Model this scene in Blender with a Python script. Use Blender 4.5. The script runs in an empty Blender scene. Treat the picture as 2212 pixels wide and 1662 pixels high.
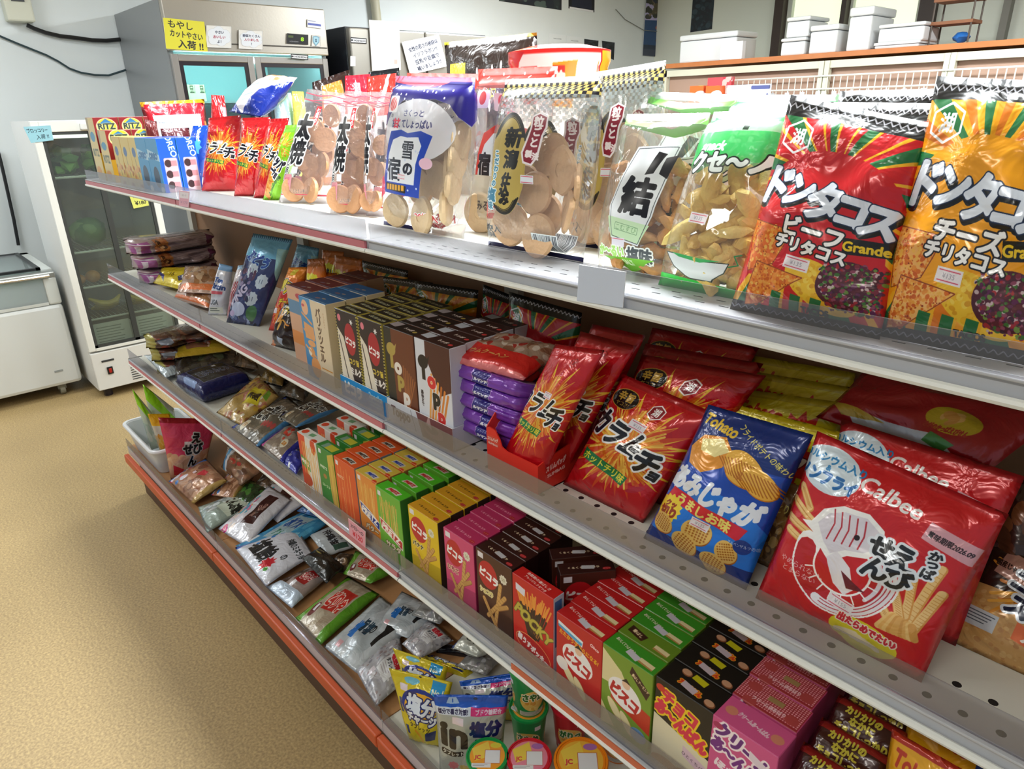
import bpy, bmesh, math, random
import numpy as np
from mathutils import Vector, Matrix, noise
# ------------------------------------------------------------------ camera, world, lights
SC = bpy.context.scene
COL = SC.collection
FPX, CX, CY = 1498.0, 1106.0, 831.0
CAM = Vector((2.799, -0.5986, 1.5))
yaw, pitch, roll = 2.4053, 0.3783, -0.0228
_f = Vector((math.cos(pitch)*math.cos(yaw), math.cos(pitch)*math.sin(yaw), -math.sin(pitch)))
_r = _f.cross(Vector((0, 0, 1))).normalized(); _u = _r.cross(_f)
RR = _r*math.cos(roll)+_u*math.sin(roll); UU = -_r*math.sin(roll)+_u*math.cos(roll)
cd = bpy.data.cameras.new('camera'); cam = bpy.data.objects.new('camera', cd); COL.objects.link(cam)
cd.sensor_fit = 'HORIZONTAL'; cd.sensor_width = 36.0; cd.lens = FPX/2212*36; cd.clip_start = .02
M = Matrix((RR, UU, -_f)).transposed().to_4x4(); M.translation = CAM; cam.matrix_world = M
SC.camera = cam
SC.view_settings.view_transform = 'Standard'; SC.view_settings.look = 'None'
SC.view_settings.gamma = 1.0; SC.view_settings.use_curve_mapping = False
SC.view_settings.exposure = 0.42
SC.cycles.transparent_max_bounces = 20
W = bpy.data.worlds.new('world'); SC.world = W; W.use_nodes = True
W.node_tree.nodes['Background'].inputs[0].default_value = (.80, .90, 1, 1)
W.node_tree.nodes['Background'].inputs[1].default_value = .28
FZ = .10                                    # floor height
CEIL = 2.75
def at(x, y, X=None, Y=None, Z=None):       # where the sight line of a pixel meets a real plane
    d = _f+RR*((x-CX)/FPX)-UU*((y-CY)/FPX)
    t = (X-CAM.x)/d.x if X is not None else (Y-CAM.y)/d.y if Y is not None else (Z-CAM.z)/d.z
    return CAM+d*t
def hexc(h):
    h = h.lstrip('#'); h = h if len(h) == 6 else ''.join(q*2 for q in h); return tuple(int(h[i:i+2], 16)/255 for i in (0, 2, 4))
def lin(h):
    c = hexc(h) if isinstance(h, str) else h
    return tuple(x/12.92 if x <= .04045 else ((x+.055)/1.055)**2.4 for x in c)+(1,)
# ------------------------------------------------------------------ painter (print designs drawn by code)
_tc = {}
def outlines(s):
    if s in _tc: return _tc[s]
    cu = bpy.data.curves.new('t', 'FONT'); cu.body = s; o = bpy.data.objects.new('t', cu); COL.objects.link(o)
    c = o.to_curve(bpy.context.evaluated_depsgraph_get()); res = []
    for sp in c.splines:
        P = sp.bezier_points; n = len(P); pts = []
        for i in range(n):
            a, b = P[i], P[(i+1) % n]; p0, p1, p2, p3 = a.co, a.handle_right, b.handle_left, b.co
            st = (p1-p0).length < 1e-6 and (p3-p2).length < 1e-6
            for t in ((0,) if st else (0, .25, .5, .75)):
                q = p0*(1-t)**3+p1*3*t*(1-t)**2+p2*3*t*t*(1-t)+p3*t**3
                pts.append((q.x, -q.y))
        res.append(np.array(pts))
    o.to_curve_clear(); bpy.data.objects.remove(o); bpy.data.curves.remove(cu)
    if res:
        al = np.concatenate(res); lo, hi = al.min(0), al.max(0)
        res = [(r-(lo+hi)/2) for r in res]; sz = hi-lo
    else: sz = np.array([1., 1.])
    _tc[s] = (res, sz); return _tc[s]
def runmax(m, w):
    if w < 1: return m
    c = np.cumsum(np.pad(m.astype(np.int32), ((0, 0), (w+1, w))), 1)
    return (c[:, 2*w+1:]-c[:, :-(2*w+1)]) > 0
def dilate(m, r):
    if r < 1: return m
    H = m.shape[0]; out = m.copy()
    for dy in range(-r, r+1):
        h = runmax(m, int(math.sqrt(r*r-dy*dy)))
        if dy >= 0: out[dy:] |= h[:H-dy]
        else: out[:dy] |= h[-dy:]
    return out
class Cv:
    def __init__(s, w, h, bg='#ffffff', ppu=4, a=1.0):
        s.w, s.h, s.k = w, h, ppu*2.0; s.o = (0, 0)
        s.im = np.zeros((int(h*s.k)//2*2, int(w*s.k)//2*2, 4), np.float32); s.im[:, :, :3] = hexc(bg); s.im[:, :, 3] = a
        s.rn = random.Random(7)
    def mask(s, cons, pad=0):
        cons = [(np.asarray(c, float)+s.o)*s.k for c in cons]; al = np.concatenate(cons)
        H, Wd = s.im.shape[:2]
        x0 = max(int(al[:, 0].min())-1-pad, 0); y0 = max(int(al[:, 1].min())-1-pad, 0)
        x1 = min(int(al[:, 0].max())+2+pad, Wd); y1 = min(int(al[:, 1].max())+2+pad, H)
        if x1 <= x0 or y1 <= y0: return None
        w, h = x1-x0, y1-y0; acc = np.zeros((h, w+1), np.int32)
        for c in cons:
            p = c-[x0, y0]; q = np.roll(p, -1, 0); ya, yb = p[:, 1], q[:, 1]
            sg = np.where(yb > ya, 1, -1); lo = np.clip(np.ceil(np.minimum(ya, yb)-.5), 0, h).astype(int)
            hi = np.clip(np.ceil(np.maximum(ya, yb)-.5), 0, h).astype(int); n = hi-lo; tot = int(n.sum())
            if tot == 0: continue
            idx = np.repeat(np.arange(len(p)), n); cs = np.cumsum(n)-n
            r = lo[idx]+np.arange(tot)-cs[idx]
            xx = p[idx, 0]+(r+.5-ya[idx])/(yb-ya)[idx]*(q[idx, 0]-p[idx, 0])
            np.add.at(acc, (r, np.clip(np.ceil(xx-.5), 0, w).astype(int)), sg[idx])
        return (x0, y0, x1, y1, np.cumsum(acc, 1)[:, :w] != 0)
    def put(s, mk, col, a=1.0, m=None):
        if mk is None: return
        x0, y0, x1, y1, mm = mk
        if m is not None: mm = m
        v = s.im[y0:y1, x0:x1]
        v[mm] = tuple(hexc(col) if isinstance(col, str) else col)+(a,)
    def P(s, pts, col, a=1.0): s.put(s.mask([pts]), col, a)
    def R(s, x0, y0, x1, y1, col, a=1.0): s.P([(x0, y0), (x1, y0), (x1, y1), (x0, y1)], col, a)
    def E(s, cx, cy, rx, ry, col, rot=0, a=1.0, n=28):
        c, q = math.cos(rot), math.sin(rot)
        s.P([(cx+c*rx*math.cos(t)-q*ry*math.sin(t), cy+q*rx*math.cos(t)+c*ry*math.sin(t)) for t in np.linspace(0, 2*math.pi, n, endpoint=False)], col, a)
    def L(s, pts, w, col, a=1.0):
        for (x0, y0), (x1, y1) in zip(pts, pts[1:]):
            l = math.hypot(x1-x0, y1-y0) or 1; nx, ny = -(y1-y0)/l*w/2, (x1-x0)/l*w/2
            s.P([(x0+nx, y0+ny), (x1+nx, y1+ny), (x1-nx, y1-ny), (x0-nx, y0-ny)], col, a)
        if w > .8:
            for x, y in pts: s.E(x, y, w/2, w/2, col, a=a, n=10)
    def S(s, cx, cy, r0, r1, n, col, ph=0, sy=1, jit=0, a=1.0):
        pts = []
        for i in range(2*n):
            r = (r1 if i % 2 == 0 else r0)*(1+jit*s.rn.uniform(-1, 1)); t = ph+math.pi*i/n
            pts.append((cx+r*math.cos(t), cy+sy*r*math.sin(t)))
        s.P(pts, col, a)
    def RR(s, x0, y0, x1, y1, r, col, a=1.0):
        pts = []
        for cx, cy, t0 in ((x1-r, y0+r, -90), (x1-r, y1-r, 0), (x0+r, y1-r, 90), (x0+r, y0+r, 180)):
            for k in range(5):
                t = math.radians(t0+22.5*k); pts.append((cx+r*math.cos(t), cy+r*math.sin(t)))
        s.P(pts, col, a)
    def T(s, t, cx, cy, size, col, ol=(), bold=0, rot=0, shear=0, sx=1, a=1.0, vert=False, width=None, sp=1.05):
        if vert:
            for i, ch in enumerate(t):
                s.T(ch, cx+math.sin(-rot)*0, cy+(i-(len(t)-1)/2)*size*sp, size, col, ol, bold, rot, shear, sx, a)
            return
        cons, sz = outlines(t)
        if not cons: return
        k = size/.9
        if width: sx = width/(sz[0]*k)
        c, q = math.cos(rot), math.sin(rot); out = []
        for p in cons:
            x = p[:, 0]*k*sx-p[:, 1]*k*shear; y = p[:, 1]*k
            out.append(np.stack([cx+c*x-q*y, cy+q*x+c*y], 1))
        pad = int((sum(o[0] for o in ol)+bold)*s.k)+2
        mk = s.mask(out, pad)
        if mk is None: return
        m = dilate(mk[4], int(round(bold*s.k))); lay = []; cur = m
        for w, oc in ol: cur = dilate(cur, max(1, int(round(w*s.k)))); lay.append((cur, oc))
        for mm, oc in reversed(lay): s.put(mk, oc, 1.0, mm)
        s.put(mk, col, a, m)
    def blobs(s, x0, y0, x1, y1, n, cols, r0, r1, sp=None, el=.6, inside=None, a=1.0):
        for i in range(n):
            x, y = s.rn.uniform(x0, x1), s.rn.uniform(y0, y1)
            if inside and not inside(x, y): continue
            r = s.rn.uniform(r0, r1); t = s.rn.uniform(0, 3.14); cl = s.rn.choice(cols)
            s.E(x, y, r, r*s.rn.uniform(el, 1), cl, t, n=12, a=a)
            if sp: s.E(x-r*.2, y-r*.25, r*.4, r*.25, sp, t, n=8, a=a)
    def tag(s, x, y, w=16, rot=.08, txt='135'):
        c, q = math.cos(rot), math.sin(rot); h = w*.52
        f = lambda px, py: (x+c*px-q*py, y+q*px+c*py)
        bx = lambda a, b, cc, d, col: s.P([f(a, b), f(cc, b), f(cc, d), f(a, d)], col)
        bx(-w/2, -h/2, w/2, h/2, '#f0e9ee'); bx(-w*.42, -h*.36, w*.42, -h*.29, '#d8506a'); bx(-w*.42, h*.3, w*.42, h*.37, '#d8506a')
        s.T('¥'+txt if txt else '', x, y, h*.42, '#a09aa8', rot=rot)
    def bar(s, x0, y0, x1, y1):
        s.R(x0-1, y0-1, x1+1, y1+1, '#e8f0f4'); x = x0
        while x < x1:
            w = s.rn.choice((.3, .5, .9)); s.R(x, y0, min(x+w, x1), y1, '#303848'); x += w+s.rn.choice((.4, .7))
    def zig(s, x0, x1, y, amp, step, w, col):
        n = max(2, int((x1-x0)/step)); s.L([(x0+(x1-x0)*i/n, y+(amp if i % 2 else -amp)) for i in range(n+1)], w, col)
    def hexlogo(s, cx, cy, r, col='#ffffff', bg=None, t='湖'):
        hx = lambda k: [(cx+k*r*math.cos(math.pi/6+i*math.pi/3)*1.12, cy+k*r*math.sin(math.pi/6+i*math.pi/3)) for i in range(6)]
        if bg: s.P(hx(1), bg)
        p = hx(1); s.L(p+[p[0]], r*.14, col); s.T(t, cx, cy, r*.95, col, bold=r*.03)
    def img(s, name):
        a = s.im; h, w = a.shape[0]//2, a.shape[1]//2
        a = a.reshape(h, 2, w, 2, 4).mean((1, 3))[::-1]
        im = bpy.data.images.new(name, w, h, alpha=True); im.alpha_mode = 'CHANNEL_PACKED'
        im.pixels.foreach_set(np.ascontiguousarray(a, np.float32).ravel()); im.update(); return im
# ------------------------------------------------------------------ materials
_mc = {}
def nt(name):
    m = bpy.data.materials.new(name); m.use_nodes = True; t = m.node_tree
    return m, t.nodes, t.links, t.nodes['Principled BSDF'], t.nodes['Material Output']
def plain(h, rough=.5, metal=0, spec=.5, bump=0, bs=60, var=0, vs=20, coat=0, emit=0, ts=None):
    key = (h, rough, metal, spec, bump, bs, var, vs, coat, emit)
    if key in _mc: return _mc[key]
    m, N, Lk, b, o = nt('paint_'+h.strip('#')); b.inputs['Base Color'].default_value = lin(h)
    b.inputs['Roughness'].default_value = rough; b.inputs['Metallic'].default_value = metal
    b.inputs['Specular IOR Level'].default_value = spec; b.inputs['Coat Weight'].default_value = coat
    if emit: b.inputs['Emission Color'].default_value = lin(h); b.inputs['Emission Strength'].default_value = emit
    tc = N.new('ShaderNodeTexCoord')
    if bump:
        n = N.new('ShaderNodeTexNoise'); n.inputs['Scale'].default_value = bs; Lk.new(tc.outputs['Object'], n.inputs['Vector'])
        bp = N.new('ShaderNodeBump'); bp.inputs['Strength'].default_value = bump; bp.inputs['Distance'].default_value = .01
        Lk.new(n.outputs[0], bp.inputs['Height']); Lk.new(bp.outputs[0], b.inputs['Normal'])
    if var:
        n = N.new('ShaderNodeTexNoise'); n.inputs['Scale'].default_value = vs; n.inputs['Detail'].default_value = 4; Lk.new(tc.outputs['Object'], n.inputs['Vector'])
        mx = N.new('ShaderNodeMix'); mx.data_type = 'RGBA'; c = lin(h)
        mx.inputs[6].default_value = tuple(x*(1-var) for x in c[:3])+(1,); mx.inputs[7].default_value = tuple(min(1, x*(1+var)) for x in c[:3])+(1,)
        Lk.new(n.outputs[0], mx.inputs[0]); Lk.new(mx.outputs[2], b.inputs['Base Color'])
    _mc[key] = m; return m
def printed(im, rough=.45, coat=0, foil=0):
    m, N, Lk, b, o = nt('print_'+im.name); t = N.new('ShaderNodeTexImage'); t.image = im; t.extension = 'EXTEND'
    Lk.new(t.outputs[0], b.inputs['Base Color']); b.inputs['Roughness'].default_value = rough
    b.inputs['Coat Weight'].default_value = coat; b.inputs['Coat Roughness'].default_value = .12
    if foil:
        b.inputs['Metallic'].default_value = .15
        tc = N.new('ShaderNodeTexCoord'); n = N.new('ShaderNodeTexNoise'); n.inputs['Scale'].default_value = 22; n.inputs['Detail'].default_value = 3
        n.inputs['Distortion'].default_value = 1.2
        Lk.new(tc.outputs['Object'], n.inputs['Vector']); bp = N.new('ShaderNodeBump'); bp.inputs['Strength'].default_value = foil; bp.inputs['Distance'].default_value = .012
        Lk.new(n.outputs[0], bp.inputs['Height']); Lk.new(bp.outputs[0], b.inputs['Normal']); Lk.new(bp.outputs[0], b.inputs['Coat Normal'])
    return m
def clearmat(name, tint='#ffffff', haze=.06, rough=.12, im=None, bump=0, gl=.35):
    m, N, Lk, b, o = nt('film_'+name)
    tr = N.new('ShaderNodeBsdfTransparent'); tr.inputs[0].default_value = lin(tint)
    b.inputs['Base Color'].default_value = lin('#eef0f4'); b.inputs['Roughness'].default_value = .3
    gs = N.new('ShaderNodeBsdfGlossy'); gs.inputs['Roughness'].default_value = rough
    lw = N.new('ShaderNodeLayerWeight'); lw.inputs[0].default_value = gl
    mu = N.new('ShaderNodeMath'); mu.operation = 'MULTIPLY_ADD'; mu.inputs[1].default_value = .45; mu.inputs[2].default_value = .04
    Lk.new(lw.outputs['Fresnel'], mu.inputs[0])
    m1 = N.new('ShaderNodeMixShader'); Lk.new(mu.outputs[0], m1.inputs[0]); Lk.new(tr.outputs[0], m1.inputs[1]); Lk.new(gs.outputs[0], m1.inputs[2])
    m2 = N.new('ShaderNodeMixShader'); Lk.new(m1.outputs[0], m2.inputs[1]); Lk.new(b.outputs[0], m2.inputs[2]); m2.inputs[0].default_value = haze
    if im:
        t = N.new('ShaderNodeTexImage'); t.image = im; t.extension = 'EXTEND'; Lk.new(t.outputs[0], b.inputs['Base Color'])
        mx = N.new('ShaderNodeMath'); mx.operation = 'MAXIMUM'; mx.inputs[1].default_value = haze; Lk.new(t.outputs[1], mx.inputs[0]); Lk.new(mx.outputs[0], m2.inputs[0])
    if bump:
        tc = N.new('ShaderNodeTexCoord'); n = N.new('ShaderNodeTexNoise'); n.inputs['Scale'].default_value = 9; n.inputs['Detail'].default_value = 3; n.inputs['Distortion'].default_value = 1.5
        Lk.new(tc.outputs['Object'], n.inputs['Vector']); bp = N.new('ShaderNodeBump'); bp.inputs['Strength'].default_value = bump; bp.inputs['Distance'].default_value = .02
        Lk.new(n.outputs[0], bp.inputs['Height']); Lk.new(bp.outputs[0], gs.inputs['Normal']); Lk.new(bp.outputs[0], lw.inputs['Normal'])
    Lk.new(m2.outputs[0], o.inputs[0]); return m
# ------------------------------------------------------------------ object helpers
def tag(o, label=None, cat=None, group=None, kind=None):
    if label: o['label'] = label
    if cat: o['category'] = cat
    if group: o['group'] = group
    if kind: o['kind'] = kind
    return o
def empty(name, loc, label=None, cat=None, group=None, rz=0):
    o = bpy.data.objects.new(name, None); COL.objects.link(o); o.location = loc; o.rotation_euler.z = rz; o.empty_display_size = .02
    return tag(o, label, cat, group)
def link(name, me, mats, loc=(0, 0, 0), parent=None, smooth=False):
    for m in (mats if isinstance(mats, (list, tuple)) else [mats]): me.materials.append(m)
    if smooth: me.polygons.foreach_set('use_smooth', [True]*len(me.polygons))
    o = bpy.data.objects.new(name, me); COL.objects.link(o); o.location = loc
    if parent: o.parent = parent
    return o
def dup(o, loc=None, dl=None, rz=None, label=None, group=None, parent=None):
    c = o.copy(); COL.objects.link(c)
    if parent: c.parent = parent
    if loc is not None: c.location = loc
    if dl is not None: c.location = Vector(o.location)+Vector(dl)
    if rz is not None: c.rotation_euler.z = o.rotation_euler.z+rz
    if label: c['label'] = label
    if group: c['group'] = group
    for ch in list(o.children):
        d = dup(ch, parent=c)
    return c
class MB:
    def __init__(s): s.bm = bmesh.new(); s.mi = 0
    def _m(s, f):
        for x in f: x.material_index = s.mi
    def box(s, x0, y0, z0, x1, y1, z1, bev=0, rz=0, piv=None):
        r = bmesh.ops.create_cube(s.bm, size=1)['verts']
        bmesh.ops.scale(s.bm, verts=r, vec=(abs(x1-x0), abs(y1-y0), abs(z1-z0)))
        bmesh.ops.translate(s.bm, verts=r, vec=((x0+x1)/2, (y0+y1)/2, (z0+z1)/2))
        if rz: bmesh.ops.rotate(s.bm, verts=r, cent=piv or ((x0+x1)/2, (y0+y1)/2, 0), matrix=Matrix.Rotation(rz, 3, 'Z'))
        fs = {f for v in r for f in v.link_faces}; s._m(fs)
        if bev:
            es = list({e for v in r for e in v.link_edges})
            n = bmesh.ops.bevel(s.bm, geom=es, offset=bev, segments=2, affect='EDGES', profile=.5); s._m(n['faces'])
        return s
    def tube(s, pts, r, n=8, cap=True):
        pts = [Vector(p) for p in pts]; rings = []
        for i, p in enumerate(pts):
            t = (pts[min(i+1, len(pts)-1)]-pts[max(i-1, 0)]).normalized()
            a = t.cross(Vector((0, 0, 1)) if abs(t.z) < .95 else Vector((1, 0, 0))).normalized(); b = t.cross(a)
            rr = r[i] if isinstance(r, (list, tuple)) else r
            rings.append([s.bm.verts.new(p+(a*math.cos(2*math.pi*k/n)+b*math.sin(2*math.pi*k/n))*rr) for k in range(n)])
        fs = []
        for A, B in zip(rings, rings[1:]):
            for k in range(n): fs.append(s.bm.faces.new((A[k], A[(k+1) % n], B[(k+1) % n], B[k])))
        if cap: fs.append(s.bm.faces.new(rings[0][::-1])); fs.append(s.bm.faces.new(rings[-1]))
        s._m(fs); return s
    def lathe(s, cx, cy, prof, n=28, ax=None):
        rings = [[s.bm.verts.new((cx+r*math.cos(2*math.pi*k/n), cy+r*math.sin(2*math.pi*k/n), z)) for k in range(n)] for r, z in prof]
        fs = []
        for A, B in zip(rings, rings[1:]):
            for k in range(n): fs.append(s.bm.faces.new((A[k], A[(k+1) % n], B[(k+1) % n], B[k])))
        fs.append(s.bm.faces.new(rings[0][::-1])); fs.append(s.bm.faces.new(rings[-1])); s._m(fs); return s
    def poly(s, pts, th):
        pts = [Vector(p) for p in pts]; nrm = Vector((0, 0, 0))
        for i in range(len(pts)): nrm += pts[i].cross(pts[(i+1) % len(pts)])
        nrm.normalize(); a = [s.bm.verts.new(p) for p in pts]; b = [s.bm.verts.new(p-nrm*th) for p in pts]; n = len(pts)
        fs = [s.bm.faces.new(a), s.bm.faces.new(b[::-1])]+[s.bm.faces.new((a[i], b[i], b[(i+1) % n], a[(i+1) % n])) for i in range(n)]
        s._m(fs); return s
    def ico(s, c, r, sc=(1, 1, 1), sub=2, nz=0, seed=0, rot=None):
        v = bmesh.ops.create_icosphere(s.bm, subdivisions=sub, radius=r)['verts']
        for x in v:
            if nz: x.co *= 1+nz*noise.noise(x.co/r*1.3+Vector((seed*3.1, seed, 0)))
            x.co = Vector((x.co.x*sc[0], x.co.y*sc[1], x.co.z*sc[2]))
            if rot: x.co = rot @ x.co
            x.co += Vector(c)
        s._m({f for x in v for f in x.link_faces}); return s
    def build(s, name, mats, loc=(0, 0, 0), parent=None, smooth=False, rz=0):
        me = bpy.data.meshes.new(name); bmesh.ops.recalc_face_normals(s.bm, faces=s.bm.faces); s.bm.to_mesh(me); s.bm.free()
        o = link(name, me, mats, loc, parent, smooth)
        if rz: o.rotation_euler.z = rz
        if smooth and len(me.polygons) and hasattr(me, 'set_sharp_from_angle'): me.set_sharp_from_angle(angle=math.radians(40))
        return o
def card(name, Q, im, parent=None, th=.0015, rough=.6, mat=None, back='#e8e8e8'):
    """thin printed sheet with corners BL,BR,TR,TL"""
    Q = [Vector(q) for q in Q]; c = sum(Q, Vector())/4; n = (Q[1]-Q[0]).cross(Q[3]-Q[0]).normalized()
    v = [q-c for q in Q]+[q-c-n*th for q in Q]
    me = bpy.data.meshes.new(name); me.from_pydata([tuple(x) for x in v], [], [(0, 1, 2, 3), (7, 6, 5, 4), (0, 4, 5, 1), (1, 5, 6, 2), (2, 6, 7, 3), (3, 7, 4, 0)])
    uv = me.uv_layers.new(name='uv'); q = [(0, 0), (1, 0), (1, 1), (0, 1)]
    for p in me.polygons:
        for j, li in enumerate(p.loop_indices): uv.data[li].uv = q[p.vertices[j] % 4]
    o = link(name, me, [mat or printed(im, rough), plain(back, .7)], c, parent)
    for p in me.polygons:
        if p.index > 0: p.material_index = 1
    return o
def box_mesh(w, d, h, im, rough=.42, mat=None):
    """carton: w x d x h in metres, origin at the bottom centre, front towards -y; atlas = top over front, side at right"""
    bm = bmesh.new(); bmesh.ops.create_cube(bm, size=1); bmesh.ops.scale(bm, verts=bm.verts, vec=(w, d, h)); bmesh.ops.translate(bm, verts=bm.verts, vec=(0, 0, h/2))
    uv = bm.loops.layers.uv.new('uv'); TW, TH = w+d, h+d
    for f in bm.faces:
        n = f.normal
        for l in f.loops:
            x, y, z = l.vert.co.x+w/2, l.vert.co.y+d/2, l.vert.co.z
            if n.z > .5: a, b = x, h+y
            elif n.z < -.5: a, b = w+y*.9, h+.5*d
            elif n.y < -.5: a, b = x, z
            elif n.y > .5: a, b = w-x, z
            elif n.x > .5: a, b = w+y, z
            else: a, b = w+d-y, z
            l[uv].uv = (a/TW, b/TH)
    bmesh.ops.bevel(bm, geom=list(bm.edges), offset=.0009, segments=1, affect='EDGES')
    me = bpy.data.meshes.new('carton'); bm.to_mesh(me); bm.free(); me.materials.append(mat or printed(im, rough, .15)); return me
def pillow(Q, th, nu=18, nv=24, sb=.05, stp=.05, wr=.004, seed=0, pin=.03, pw=.52, lump=.2):
    Q = [Vector(q) for q in Q]; n = (Q[1]-Q[0]).cross(Q[3]-Q[0]).normalized(); org = (Q[0]+Q[1])/2
    rn = random.Random(seed); ph = rn.uniform(0, 6); k1 = rn.uniform(5, 8); V, F, UV = [], [], []
    idx = {}
    def pt(u, v, sg):
        uu = .5+(u-.5)*(1-pin*math.sin(math.pi*v)); a = Q[0].lerp(Q[1], uu); b = Q[3].lerp(Q[2], uu); p = a.lerp(b, v)
        vv = min(1, max(0, (v-sb)/(1-sb-stp)))
        pf = (4*u*(1-u))**pw*(4*vv*(1-vv))**(pw*.9)
        d = th/2*pf*sg
        d += th*lump*pf*noise.noise(Vector((u*4+seed*1.7, v*5, sg*3+seed)))
        e = math.exp(-min(abs(v-sb), abs(v-1+stp))/.08)
        d += (wr*.5)*e*math.sin(2*math.pi*k1*u+ph+sg*.6)*math.sin(math.pi*u)*(1 if sb < v < 1-stp else .25)
        d += sg*.0006
        return p+n*d-org
    for sg in (1, -1):
        for j in range(nv+1):
            for i in range(nu+1):
                bd = i in (0, nu) or j in (0, nv)
                if sg < 0 and bd: idx[(i, j, -1)] = idx[(i, j, 1)]; continue
                p = pt(i/nu, j/nv, sg); idx[(i, j, sg)] = len(V); V.append(tuple(p)); UV.append((i/nu, j/nv))
    for sg in (1, -1):
        for j in range(nv):
            for i in range(nu):
                q = [idx[(i, j, sg)], idx[(i+1, j, sg)], idx[(i+1, j+1, sg)], idx[(i, j+1, sg)]]
                F.append(q if sg > 0 else q[::-1])
    me = bpy.data.meshes.new('bag'); me.from_pydata(V, [], F); uv = me.uv_layers.new(name='uv')
    vi = np.zeros(len(me.loops), np.int32); me.loops.foreach_get('vertex_index', vi)
    uv.data.foreach_set('uv', np.array(UV, np.float32)[vi].ravel())
    me.polygons.foreach_set('use_smooth', [True]*len(me.polygons)); return me, org, n
def bag(name, label, cat, px, z, img, lean=.03, th=.045, group=None, film=None, wy=None, zs=None, Yf=None, rough=.3, foil=.25, dy=(0, 0), **kw):
    """px = pixels BL,BR,TR,TL of the bag outline; bottom corners stand on height z, the top corners lean back"""
    BL, BR, TR, TL = px
    if zs: Q = [at(*p, Z=h) for p, h in zip(px, zs)]
    else:
        if Yf is not None: a = at(*BL, Y=Yf); a.z = z
        else: a = at(*BL, Z=z)
        if wy:
            v = Vector((math.cos(wy[1]), math.sin(wy[1]), 0))*wy[0]; b = a+v
            nn = Vector((math.sin(wy[1]), -math.cos(wy[1]), 0)); lv = -nn*lean
            # top-left on the plane of the leaning bag
            d = (_f+RR*((TL[0]-CX)/FPX)-UU*((TL[1]-CY)/FPX)); h = at(*TL, Y=a.y+lean).z-z
            if len(wy) > 2: h = wy[2]
            Q = [a, b, b+lv+Vector((0, 0, h)), a+lv+Vector((0, 0, h))]
        else:
            if Yf is not None: b = at(*BR, Y=Yf+dy[0]); b.z = z
            else: b = at(*BR, Z=z)
            Q = [a, b, at(*TR, Y=b.y+lean), at(*TL, Y=a.y+lean)]
    me, org, n = pillow(Q, th, **kw)
    m = film if film else printed(img, rough, .5, foil)
    o = link(name, me, m, org); tag(o, label, cat, group); o_info[o.name] = (Q, n, th); return o
o_info = {}
def discs(par, spec, col, name='cracker', r=.03, t=.006, seed=1):
    """round crackers inside a clear bag: (u, v, depth, tilt, yaw, r)"""
    Q, n, th = o_info[par.name]; org = Vector(par.location); U = (Q[1]-Q[0]).normalized(); V = n.cross(U).normalized()
    base = None
    for i, (u, v, dp, tx, ty, rr) in enumerate(spec):
        if base is None or i % 4 == 0:
            mb = MB(); pr = [(.01, -t/2), (.6*r, -t*.5), (.9*r, -t*.42), (r, 0), (.92*r, t*.45), (.6*r, t*.42), (.3*r, t*.5), (.01, t*.45)]
            mb.lathe(0, 0, pr, 20)
            for w in mb.bm.verts: w.co.z += .004*noise.noise(w.co*28+Vector((i, seed, 0)))
            base = mb.build(name, col[i % len(col)], parent=par, smooth=True); o = base
        else: o = base.copy(); COL.objects.link(o); o.parent = par
        p = Q[0].lerp(Q[1], u).lerp(Q[3].lerp(Q[2], u), v)+n*dp-org
        Mx = Matrix((U, V, n)).transposed() @ Matrix.Rotation(tx, 3, 'X') @ Matrix.Rotation(ty, 3, 'Y')
        o.matrix_local = Matrix.Translation(p) @ Mx.to_4x4() @ Matrix.Scale(rr, 4)
def rowof(me, name, label, cat, x, y, z, n, pitch, group, rz=0, jit=.002, start=0):
    """n copies of a carton one behind the other; x,y = front centre of the first"""
    ordn = ['front box', 'second box', 'third box', 'fourth box', 'fifth box', 'sixth box']; rn = random.Random(x*1000)
    for i in range(n):
        o = bpy.data.objects.new(name, me); COL.objects.link(o)
        o.location = (x+rn.uniform(-jit, jit)*(i > 0)-.002*i, y+pitch*i, z); o.rotation_euler.z = rz+rn.uniform(-.012, .012)*(i > 0)
        tag(o, (label+', ' + (ordn[i] if i == 0 else ordn[i]+' from the front')) if n > 1 else label, cat, group if n > 1 else None)
    return
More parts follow.
